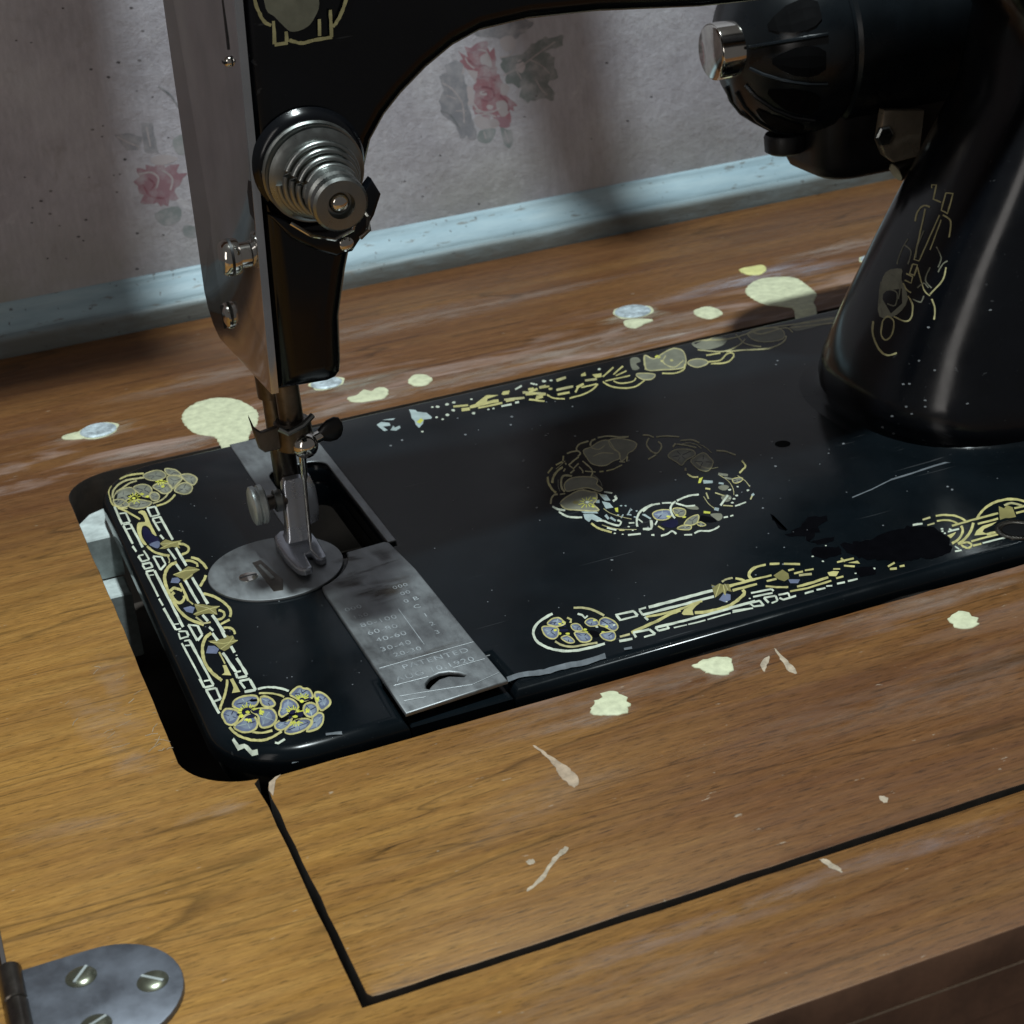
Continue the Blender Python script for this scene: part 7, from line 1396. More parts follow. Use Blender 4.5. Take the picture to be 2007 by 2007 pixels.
gs3246,-352 3261,-352 3280,-355 3292,-362 3293,-370 3290,-379 3285,-386 3273,-395 3258,-402 3246,-405 3237,-404 3232,-397 3230,-389 3233,-376 3239,-361 3247,-351 3246,-345 3236,-358 3228,-377 3225,-394 3227,-404 3233,-412 3243,-414 3256,-411 3272,-403 3285,-393 3294,-381 3299,-366 3296,-355 3283,-348 3264,-343 3248,-345
gs3058,-388 3077,-409 3087,-392 3069,-371
bs3151,-366 3169,-388 3181,-368 3162,-347
es3038,-430 3014,-504 3023,-502 3047,-428
es3079,446 3084,443 3093,438 3100,430 3107,424 3110,414 3113,401 3116,390 3117,382 3125,392 3125,402 3122,413 3119,426 3115,438 3108,446 3099,452 3091,457 3085,460
es3133,379 3164,370 3193,359 3220,333 3246,308 3255,323 3228,349 3201,373 3171,385 3141,396
es3230,259 3242,255 3257,247 3274,241 3287,233 3294,218 3299,200 3302,182 3305,170 3315,184 3313,196 3310,215 3304,233 3296,248 3282,258 3265,265 3249,270 3237,274
es3092,402 3083,388 3069,371 3054,350 3041,325 3031,299 3026,271 3022,245 3019,221 3021,204 3023,187 3028,173 3037,170 3049,174 3064,188 3079,205 3091,220 3101,236 3110,251 3115,267 3121,282 3123,296 3123,309 3123,320 3121,326 3112,315 3111,306 3112,296 3113,287 3111,277 3108,267 3102,255 3096,243 3088,232 3077,217 3064,203 3052,191 3043,187 3038,192 3033,200 3030,215 3031,232 3031,252 3036,278 3042,302 3048,323 3058,342 3071,360 3085,377 3095,388
es2961,121 2994,137 3028,157 3031,171 2997,154 2964,138
es3153,197 3191,233 3191,252 3154,213
es3189,224 3197,217 3207,206 3219,193 3229,179 3237,163 3247,147 3255,131 3260,119 3268,131 3263,144 3255,159 3246,177 3236,192 3226,206 3215,219 3205,231 3196,237
fp3074,98 3082,118 3094,133 3108,145 3122,155 3138,163 3153,166 3169,164 3184,157 3198,148 3212,137 3225,123 3232,107 3231,85 3225,61 3213,40 3193,27 3167,18 3143,7 3121,-13 3101,-34 3087,-45 3082,-37 3082,-17 3082,6 3078,35 3073,69
zp3094,93 3117,124 3150,128 3179,122 3206,98 3196,48 3141,25 3105,-7 3105,28
ns3133,82 3098,94 3094,85 3129,74
ns3146,87 3153,143 3148,139 3143,84
ns3151,74 3184,85 3217,98 3220,106 3186,94 3153,81
ns3141,65 3141,22 3145,25 3145,68
ns3128,60 3098,26 3098,23 3128,56
es3076,98 3083,116 3094,129 3108,140 3122,151 3136,158 3152,162 3167,159 3181,152 3196,143 3209,131 3221,118 3228,103 3229,83 3222,61 3213,44 3194,32 3169,23 3144,11 3121,-9 3101,-30 3089,-40 3084,-33 3086,-14 3085,9 3080,38 3077,73 3077,101 3070,95 3071,66 3075,32 3079,3 3079,-20 3079,-40 3085,-49 3101,-39 3121,-17 3142,2 3166,12 3192,22 3214,36 3228,61 3235,88 3235,111 3228,128 3215,142 3201,153 3186,162 3171,169 3155,172 3139,167 3123,161 3109,149 3094,137 3080,121 3071,98
fp3152,-28 3165,-6 3183,7 3202,18 3226,32 3251,44 3269,44 3274,26 3272,-4 3268,-33 3267,-56 3265,-78 3255,-102 3234,-134 3205,-168 3181,-187 3165,-186 3152,-171 3145,-147 3143,-110 3145,-65
zp3181,-45 3199,-17 3245,0 3248,-44 3245,-92 3184,-150 3163,-130
ns3207,-56 3171,-36 3168,-42 3204,-63
ns3226,-38 3253,11 3250,13 3223,-36
ns3221,-77 3246,-99 3250,-92 3225,-71
ns3205,-67 3156,-129 3157,-133 3206,-71
es3154,-30 3165,-10 3182,2 3201,13 3225,28 3250,39 3266,39 3271,23 3269,-7 3265,-35 3264,-58 3261,-79 3254,-100 3233,-131 3205,-164 3182,-183 3167,-181 3155,-166 3148,-144 3146,-107 3148,-63 3155,-26 3149,-30 3143,-67 3139,-114 3142,-151 3150,-174 3162,-191 3180,-192 3205,-172 3234,-137 3257,-103 3267,-77 3270,-53 3271,-31 3275,-1 3278,30 3272,49 3253,49 3227,38 3203,22 3183,11 3165,-3 3150,-26"""
DEC_ARM = """fp996,3042 1021,3048 1055,3042 1091,3034 1131,3031 1173,3026 1205,3013 1221,2987 1227,2952 1227,2921 1221,2899 1210,2881 1198,2866 1188,2853 1178,2843 1168,2835 1155,2829 1142,2824 1129,2821 1113,2819 1096,2819 1081,2823 1070,2832 1060,2844 1050,2857 1039,2870 1029,2884 1019,2897 1007,2906 995,2916 988,2933 985,2969 986,3012
es954,3049 952,3035 945,3016 940,2995 938,2976 939,2961 940,2947 944,2935 949,2924 951,2911 955,2899 961,2888 966,2877 973,2868 983,2862 992,2858 997,2854 1005,2866 999,2869 992,2874 985,2879 980,2886 974,2893 969,2903 968,2916 962,2927 959,2939 956,2951 955,2963 952,2976 956,2993 960,3013 966,3032 969,3045
es1366,2992 1361,2979 1354,2961 1349,2939 1341,2922 1334,2907 1328,2893 1320,2881 1313,2870 1307,2860 1301,2851 1294,2844 1288,2837 1284,2830 1278,2826 1272,2824 1268,2821 1279,2809 1282,2811 1287,2816 1295,2820 1300,2827 1306,2835 1314,2842 1320,2851 1327,2862 1335,2873 1340,2887 1349,2901 1356,2916 1362,2935 1370,2955 1378,2974 1381,2988
es1007,2878 1005,2854 1002,2829 999,2805 995,2780 1013,2779 1015,2803 1018,2828 1018,2852 1020,2877
es1004,2769 1034,2769 1064,2769 1064,2783 1034,2784 1004,2784
es1056,2826 1054,2804 1051,2782 1069,2780 1070,2803 1070,2825
es1068,2780 1074,2777 1083,2772 1094,2769 1103,2766 1111,2761 1119,2759 1127,2758 1137,2757 1148,2759 1162,2760 1173,2762 1181,2763 1178,2777 1170,2776 1158,2776 1146,2773 1136,2772 1129,2773 1123,2775 1115,2775 1108,2777 1100,2783 1090,2786 1081,2792 1074,2793
es1180,2763 1208,2762 1237,2764 1265,2763 1265,2779 1236,2777 1208,2779 1180,2777
es1211,2856 1208,2832 1205,2809 1202,2785 1217,2783 1220,2807 1223,2831 1225,2855
es1266,2888 1262,2865 1262,2842 1259,2819 1257,2795 1255,2772 1270,2770 1273,2793 1275,2817 1275,2840 1278,2863 1279,2887"""
WALL_PRINT = """Rp3557,1572 3629,1511 3611,1598 3649,1581 3678,1579 3701,1590 3729,1583 3757,1537 3787,1582 3806,1524 3842,1554 3849,1536 3847,1494 3854,1472 3840,1414 3857,1403 3846,1362 3869,1345 3873,1313 3894,1278 3866,1255 3898,1214 3917,1187 3904,1184 3976,1116 3997,1086 3958,1089 3961,1052 3918,1074 3938,1012 3929,964 3872,1008 3828,1046 3806,1003 3772,1051 3740,975 3711,1028 3690,1073 3663,1080 3643,1076 3638,1107 3626,1130 3646,1187 3614,1180 3656,1232 3661,1254 3646,1273 3652,1300 3678,1320 3668,1350 3691,1360 3672,1376 3652,1392 3613,1426 3565,1468 3562,1503 3587,1504
Lp3632,1047 3649,1058 3680,1059 3713,1049 3756,1021 3801,983 3818,955 3784,948 3722,952 3672,964 3647,990 3632,1023
Lp3575,1283 3592,1298 3619,1299 3639,1288 3648,1258 3650,1215 3645,1182 3631,1163 3611,1153 3595,1160 3583,1195 3574,1246
Lp3881,1280 3902,1275 3927,1258 3942,1240 3937,1220 3921,1198 3905,1185 3890,1185 3875,1193 3866,1206 3865,1231 3871,1262
Lp3499,1474 3521,1482 3554,1483 3578,1476 3590,1453 3593,1422 3587,1401 3564,1396 3533,1402 3508,1413 3497,1432 3493,1456
Lp3605,1427 3698,1398 3674,1312
Lp3819,1138 3839,1150 3873,1150 3901,1140 3917,1118 3927,1086 3926,1060 3909,1039 3882,1024 3858,1025 3838,1056 3822,1104
Lp3724,1498 3741,1513 3768,1521 3790,1518 3804,1492 3814,1453 3814,1425 3797,1414 3771,1412 3749,1420 3734,1442 3724,1473
Lp3763,1223 3750,1208 3721,1210 3697,1225 3697,1243 3726,1244 3756,1236
Lp3738,1122 3755,1136 3777,1131 3796,1117 3793,1103 3771,1097 3748,1105
Lp3694,1096 3683,1083 3658,1087 3646,1100 3640,1115 3667,1117 3692,1109
Np3388,1406 3414,1423 3446,1427 3479,1432 3505,1409 3532,1409 3561,1408 3585,1386 3585,1350 3588,1324 3601,1310 3595,1272 3598,1245 3596,1221 3603,1197 3591,1171 3593,1145 3607,1110 3616,1076 3614,1056 3629,1017 3627,984 3613,969 3600,957 3584,925 3555,930 3532,910 3505,916 3497,960 3488,990 3480,1021 3468,1037 3448,1063 3422,1076 3404,1100 3382,1119 3370,1144 3378,1174 3373,1200 3362,1228 3380,1250 3393,1276 3412,1299 3403,1332 3394,1364 3396,1377
Mp3883,1474 3912,1474 3942,1475 3982,1469 4010,1470 4038,1470 4067,1470 4087,1485 4108,1500 4128,1514 4148,1538 4177,1535 4206,1551 4235,1558 4268,1575 4291,1556 4322,1557 4353,1558 4396,1569 4416,1560 4409,1532 4401,1505 4406,1484 4375,1480 4337,1469 4322,1476 4291,1472 4252,1457 4287,1447 4301,1421 4333,1405 4324,1379 4322,1355 4320,1332 4339,1302 4342,1275 4346,1248 4316,1236 4276,1238 4256,1214 4273,1192 4292,1164 4312,1135 4302,1114 4298,1079 4267,1081 4230,1109 4202,1111 4174,1112 4144,1101 4109,1109 4076,1131 4089,1171 4093,1192 4109,1235 4073,1222 4050,1228 4015,1220 3992,1242 3971,1262 3917,1268 3908,1301 3926,1336 3905,1366 3886,1395 3880,1423 3903,1442
Mp3671,949 3713,956 3767,955 3801,943 3797,912 3772,871 3742,845 3709,844 3672,858 3647,876 3643,901 3651,929
Mp3837,948 3866,937 3897,919 3931,908 3934,880 3935,853 3938,827 3921,796 3900,771 3877,787 3854,810 3852,840 3848,867 3842,896 3841,921
Np3543,1744 3597,1754 3619,1766 3630,1782 3665,1791 3687,1804 3693,1827 3718,1841 3757,1830 3784,1831 3819,1821 3851,1817 3882,1812 3913,1808 3945,1803 3977,1798 4010,1787 4038,1772 4048,1752 4084,1739 4123,1725 4138,1709 4180,1693 4176,1681 4168,1666 4143,1653 4107,1643 4106,1622 4061,1618 4046,1599 4022,1586 3990,1593 3959,1599 3930,1600 3897,1607 3864,1624 3835,1630 3805,1636 3775,1642 3737,1649 3709,1662 3690,1678 3674,1692 3637,1704 3598,1717 3585,1730
Us3671,1234 3681,1241 3692,1254 3706,1265 3720,1269 3737,1267 3758,1261 3779,1253 3792,1244 3799,1231 3804,1216 3805,1200 3802,1189 3792,1181 3775,1176 3756,1173 3742,1173 3730,1177 3719,1188 3708,1200 3700,1207 3692,1200 3699,1192 3709,1179 3724,1168 3740,1161 3759,1159 3780,1163 3799,1172 3814,1181 3818,1198 3818,1217 3811,1235 3802,1252 3785,1265 3762,1274 3739,1280 3718,1281 3700,1274 3683,1263 3670,1252 3661,1244
Ls3629,1165 3637,1152 3649,1133 3663,1111 3682,1094 3704,1083 3730,1075 3756,1072 3782,1070 3806,1074 3831,1081 3852,1090 3868,1093 3861,1107 3847,1101 3825,1094 3803,1085 3780,1082 3757,1083 3732,1089 3709,1095 3688,1104 3674,1119 3661,1139 3649,1157 3642,1171
Us3679,1336 3691,1339 3707,1345 3725,1348 3742,1347 3761,1344 3782,1337 3801,1327 3816,1316 3826,1302 3832,1284 3837,1266 3841,1254 3852,1256 3849,1268 3844,1286 3837,1306 3824,1323 3806,1335 3786,1346 3763,1354 3743,1360 3723,1359 3703,1355 3686,1350 3675,1347
Ls3713,1554 3725,1550 3742,1546 3759,1539 3772,1531 3779,1518 3786,1500 3792,1482 3796,1470 3808,1473 3804,1485 3799,1503 3790,1522 3781,1539 3764,1549 3745,1556 3727,1560 3715,1563
Us3624,1494 3634,1483 3650,1469 3666,1451 3684,1439 3701,1434 3718,1433 3733,1433 3748,1429 3768,1421 3790,1409 3810,1396 3823,1387 3829,1397 3815,1406 3795,1418 3772,1430 3752,1441 3734,1443 3717,1444 3703,1446 3689,1449 3674,1459 3659,1476 3643,1491 3633,1502
Ls3651,1055 3666,1057 3687,1061 3710,1065 3731,1064 3751,1057 3773,1047 3792,1035 3807,1029 3811,1037 3798,1046 3778,1057 3754,1067 3732,1075 3708,1075 3684,1071 3662,1069 3647,1066
Us3851,1188 3863,1176 3882,1158 3898,1138 3909,1120 3913,1105 3913,1088 3912,1073 3910,1062 3925,1060 3925,1071 3927,1087 3927,1106 3922,1125 3909,1145 3890,1165 3873,1184 3861,1197
Ls3602,1515 3604,1506 3608,1494 3613,1480 3621,1466 3632,1454 3644,1440 3657,1429 3665,1421 3674,1429 3664,1436 3652,1447 3641,1461 3631,1472 3624,1483 3619,1497 3616,1509 3612,1517
Us3716,1226 3724,1227 3735,1229 3746,1229 3751,1228 3754,1223 3755,1213 3754,1202 3754,1194 3764,1193 3764,1201 3766,1212 3763,1225 3759,1236 3746,1239 3733,1239 3721,1237 3713,1235
Ls3404,1351 3418,1342 3437,1330 3457,1314 3477,1295 3495,1271 3515,1244 3531,1213 3544,1182 3548,1143 3548,1100 3546,1059 3544,1031 3555,1030 3556,1058 3559,1099 3558,1143 3553,1183 3540,1217 3523,1248 3503,1277 3485,1302 3464,1322 3442,1337 3423,1350 3410,1359
Ls3427,1258 3465,1237 3502,1215 3506,1223 3468,1244 3431,1265
Ls3495,1126 3534,1121 3574,1114 3575,1121 3535,1129 3495,1134
Os3368,1147 3381,1141 3401,1133 3422,1122 3441,1106 3460,1080 3480,1046 3497,1012 3509,989 3517,993 3505,1016 3488,1049 3468,1084 3449,1112 3428,1130 3405,1142 3385,1149 3371,1156
Ls3904,1332 3928,1338 3962,1347 4001,1358 4038,1372 4072,1386 4105,1403 4139,1421 4175,1440 4219,1462 4269,1483 4314,1504 4345,1519 4340,1527 4309,1513 4263,1493 4214,1469 4169,1449 4133,1430 4099,1412 4066,1395 4034,1379 3997,1367 3958,1357 3925,1347 3900,1341
Ls3999,1364 4020,1324 4040,1282 4048,1285 4028,1327 4007,1367
Ls4119,1418 4137,1408 4162,1394 4189,1377 4212,1360 4230,1342 4248,1322 4262,1304 4272,1291 4278,1295 4268,1308 4254,1326 4236,1347 4218,1366 4194,1383 4167,1401 4142,1416 4123,1425
Ls4153,1264 4161,1249 4172,1227 4184,1202 4196,1181 4209,1165 4222,1149 4234,1137 4243,1128 4249,1133 4240,1141 4229,1154 4216,1169 4204,1186 4192,1205 4180,1229 4169,1252 4161,1267
Os3942,1401 3962,1402 3992,1403 4025,1405 4058,1413 4091,1429 4126,1450 4157,1471 4178,1486 4173,1492 4151,1478 4120,1457 4086,1436 4054,1421 4023,1415 3990,1411 3961,1410 3940,1410
Os4129,1343 4159,1314 4189,1283 4219,1253 4226,1259 4195,1289 4165,1319 4134,1348
Ls3883,1469 3898,1468 3920,1466 3944,1468 3966,1472 3983,1484 4000,1499 4012,1514 4022,1524 4012,1531 4003,1521 3992,1505 3977,1490 3961,1481 3942,1477 3919,1478 3898,1478 3882,1478
Lp3895,1605 3920,1619 3960,1625 3993,1620 4011,1599 4020,1568 4018,1542 3997,1524 3963,1510 3934,1510 3913,1536 3896,1575
Lp4041,1435 4058,1425 4076,1404 4085,1383 4079,1361 4064,1339 4048,1329 4031,1338 4013,1359 4004,1380 4010,1402 4025,1424
Ls3698,936 3708,880 3718,881 3707,937
Ls3867,915 3880,867 3891,818 3901,819 3888,868 3876,916
Np3433,1485 3464,1489 3485,1498 3510,1502 3533,1509 3552,1493 3576,1478 3589,1459 3576,1437 3569,1412 3552,1394 3523,1393 3492,1403 3463,1408 3452,1432 3448,1457
Mp4042,1236 4067,1243 4096,1244 4125,1245 4131,1210 4142,1178 4151,1145 4126,1127 4102,1110 4077,1092 4058,1118 4039,1136 4013,1151 4022,1181 4035,1208
Np3578,995 3597,997 3623,986 3640,970 3645,945 3642,915 3633,894 3613,889 3587,892 3569,905 3565,934 3568,971
Qp3809,1033 3835,1032 3875,1019 3905,1002 3918,981 3922,956 3915,939 3893,935 3861,940 3834,952 3817,979 3807,1012
Lp3742,1014 3759,1021 3785,1023 3808,1018 3823,1004 3835,983 3836,968 3819,961 3793,959 3770,963 3754,978 3743,998
Qp3633,1542 3641,1561 3670,1586 3703,1605 3738,1612 3776,1612 3799,1605 3799,1585 3784,1557 3760,1537 3717,1531 3664,1533
kp4745,1301 4755,1302 4765,1303 4773,1296 4769,1292 4759,1291 4749,1295
kp4592,737 4599,733 4597,728 4592,724 4582,727 4578,734 4580,738
kp4145,1138 4146,1144 4157,1144 4165,1138 4165,1133 4158,1130 4147,1134
kp3617,385 3616,378 3609,375 3599,380 3597,385 3600,391 3611,389
kp3149,530 3153,531 3165,531 3167,525 3165,520 3154,520 3145,525
kp3018,675 3028,676 3038,672 3038,666 3034,663 3024,663 3017,668
kp4033,1000 4043,1000 4053,998 4056,992 4050,989 4041,990 4034,994
kp4895,823 4903,826 4913,824 4922,820 4919,815 4909,812 4901,817
kp5116,979 5124,980 5133,976 5135,971 5130,968 5120,969 5115,973
kp3342,813 3340,809 3330,811 3321,814 3326,820 3333,823 3342,818
kp5656,1103 5652,1108 5655,1114 5665,1115 5674,1110 5676,1104 5668,1100
Qp1044,1118 1070,1117 1108,1097 1111,1134 1145,1118 1172,1110 1204,1128 1237,1125 1248,1087 1287,1102 1316,1099 1354,1094 1322,1047 1335,1029 1406,1021 1360,991 1346,966 1331,942 1297,926 1285,905 1304,848 1277,835 1237,850 1220,804 1190,824 1167,812 1148,849 1119,841 1090,849 1052,851 1024,868 1062,921 1031,936 1027,964 1031,992 1002,1025 1031,1044 1056,1057 1040,1094
Np930,1384 963,1381 993,1378 1020,1378 1047,1372 1072,1358 1095,1345 1125,1335 1118,1311 1099,1290 1095,1262 1078,1246 1052,1250 1025,1255 997,1256 985,1284 969,1309 958,1334 940,1360
Np1129,1434 1156,1429 1184,1425 1212,1420 1214,1395 1209,1361 1209,1333 1215,1308 1216,1281 1213,1259 1216,1230 1220,1198 1192,1213 1169,1207 1143,1211 1122,1225 1121,1249 1123,1278 1124,1306 1123,1335 1126,1359 1125,1388 1130,1404
Mp1330,1271 1355,1291 1392,1303 1422,1299 1439,1266 1449,1217 1446,1179 1422,1162 1385,1157 1356,1165 1338,1195 1328,1237
Mp1113,768 1162,787 1238,798 1294,794 1311,766 1307,723 1291,690 1257,672 1209,663 1169,668 1137,695 1112,736
Mp1312,641 1343,639 1384,625 1411,607 1413,583 1402,554 1384,537 1357,538 1323,550 1300,568 1294,593 1298,623
Ls1051,1067 1068,1068 1091,1069 1116,1070 1135,1067 1150,1059 1164,1046 1174,1033 1179,1019 1176,1005 1169,986 1160,968 1153,955 1165,949 1172,961 1181,980 1190,1001 1193,1021 1186,1039 1174,1056 1158,1070 1140,1080 1117,1083 1091,1082 1067,1081 1050,1079
Us1059,995 1065,977 1075,950 1087,921 1103,897 1127,883 1156,873 1184,867 1202,864 1205,875 1186,880 1160,888 1132,895 1112,907 1098,927 1088,955 1079,981 1073,1000
Ls1219,1067 1233,1056 1252,1039 1269,1018 1279,1001 1276,982 1269,959 1257,938 1250,923 1262,917 1269,932 1281,954 1289,979 1290,1004 1280,1026 1261,1047 1242,1065 1227,1076
Us1111,1029 1120,1020 1130,1006 1141,993 1145,983 1140,975 1131,965 1120,955 1111,950 1118,941 1127,946 1139,956 1150,968 1155,983 1151,998 1140,1014 1128,1027 1119,1036
Ls943,1361 956,1350 976,1335 998,1319 1018,1304 1037,1293 1055,1281 1072,1273 1083,1266 1088,1274 1076,1280 1061,1290 1042,1302 1024,1313 1005,1328 983,1345 963,1359 949,1369
Ls1159,1399 1160,1363 1161,1327 1163,1291 1163,1255 1174,1256 1173,1292 1172,1328 1172,1364 1171,1399
Lp1154,1171 1180,1180 1219,1184 1257,1182 1296,1171 1334,1153 1351,1137 1334,1125 1296,1115 1259,1109 1228,1110 1198,1115 1175,1124 1159,1139 1150,1157
kp1190,2224 1191,2230 1201,2232 1213,2228 1216,2222 1206,2217 1196,2216
kp1243,2057 1243,2064 1251,2068 1262,2063 1268,2057 1260,2051 1249,2051
kp1182,1866 1187,1871 1200,1872 1208,1866 1211,1859 1200,1856 1191,1859
kp960,1193 962,1200 967,1205 980,1203 986,1195 980,1190 970,1186
kp407,1065 408,1073 420,1071 432,1066 431,1059 422,1056 411,1057
kp351,1000 342,999 330,1002 326,1008 332,1014 345,1012 353,1008
kp395,897 384,897 373,898 372,906 375,914 388,912 394,905
kp633,812 627,806 615,810 608,815 611,821 621,824 631,820
kp970,658 977,650 978,643 964,640 955,647 953,653 957,658
kp535,700 530,707 539,711 550,711 559,707 558,698 549,697
kp910,395 919,397 929,390 932,383 922,380 910,382 903,388
kp774,1446 780,1451 794,1448 800,1440 792,1434 781,1435 773,1440
kp1063,1869 1052,1863 1041,1868 1032,1874 1040,1880 1050,1882 1062,1876
kp862,1849 853,1848 843,1851 840,1858 851,1862 860,1860 868,1855
kp977,1785 974,1779 967,1773 956,1778 950,1784 952,1790 965,1790
kp741,2282 735,2286 733,2291 740,2293 747,2292 752,2287 747,2284
kp498,2092 492,2090 485,2089 480,2094 482,2098 488,2098 496,2097
kp387,2126 393,2128 400,2124 399,2120 394,2117 388,2118 385,2122
kp1133,1657 1134,1661 1140,1663 1147,1660 1149,1655 1143,1653 1136,1653
kp1253,1596 1247,1594 1239,1595 1233,1599 1236,1603 1244,1605 1251,1600
kp851,1380 847,1377 839,1378 835,1382 836,1387 844,1388 851,1385
kp877,1102 883,1099 883,1095 879,1093 871,1093 869,1097 868,1102
kp916,1091 911,1096 911,1100 917,1102 924,1101 926,1096 923,1092
kp700,1120 708,1116 708,1113 705,1109 699,1109 694,1113 695,1117
kp255,1196 263,1196 269,1195 269,1190 265,1186 259,1188 256,1192
kp266,970 270,973 277,971 280,968 278,963 272,963 265,966
kp254,866 254,860 247,859 240,861 237,865 241,869 248,869
kp421,807 424,811 430,814 438,810 441,805 436,803 428,803
kp572,675 580,672 584,669 583,664 574,664 568,667 568,672
kp1142,608 1149,609 1156,607 1161,602 1156,599 1148,598 1141,603
kp427,568 434,568 441,565 442,560 436,557 428,558 425,563
kp303,594 310,592 312,587 309,584 301,583 296,587 296,592
kp877,978 882,975 883,970 876,968 869,971 865,975 870,980
kp870,1459 871,1455 867,1451 859,1452 856,1457 858,1461 865,1462
kp1297,1296 1298,1301 1305,1303 1313,1299 1314,1295 1309,1292 1303,1293
Ss1292,1662 1317,1638 1341,1613 1364,1588 1383,1551 1401,1512 1421,1474 1438,1435 1451,1441 1433,1480 1413,1518 1395,1557 1376,1596 1352,1623 1327,1648 1302,1671"""
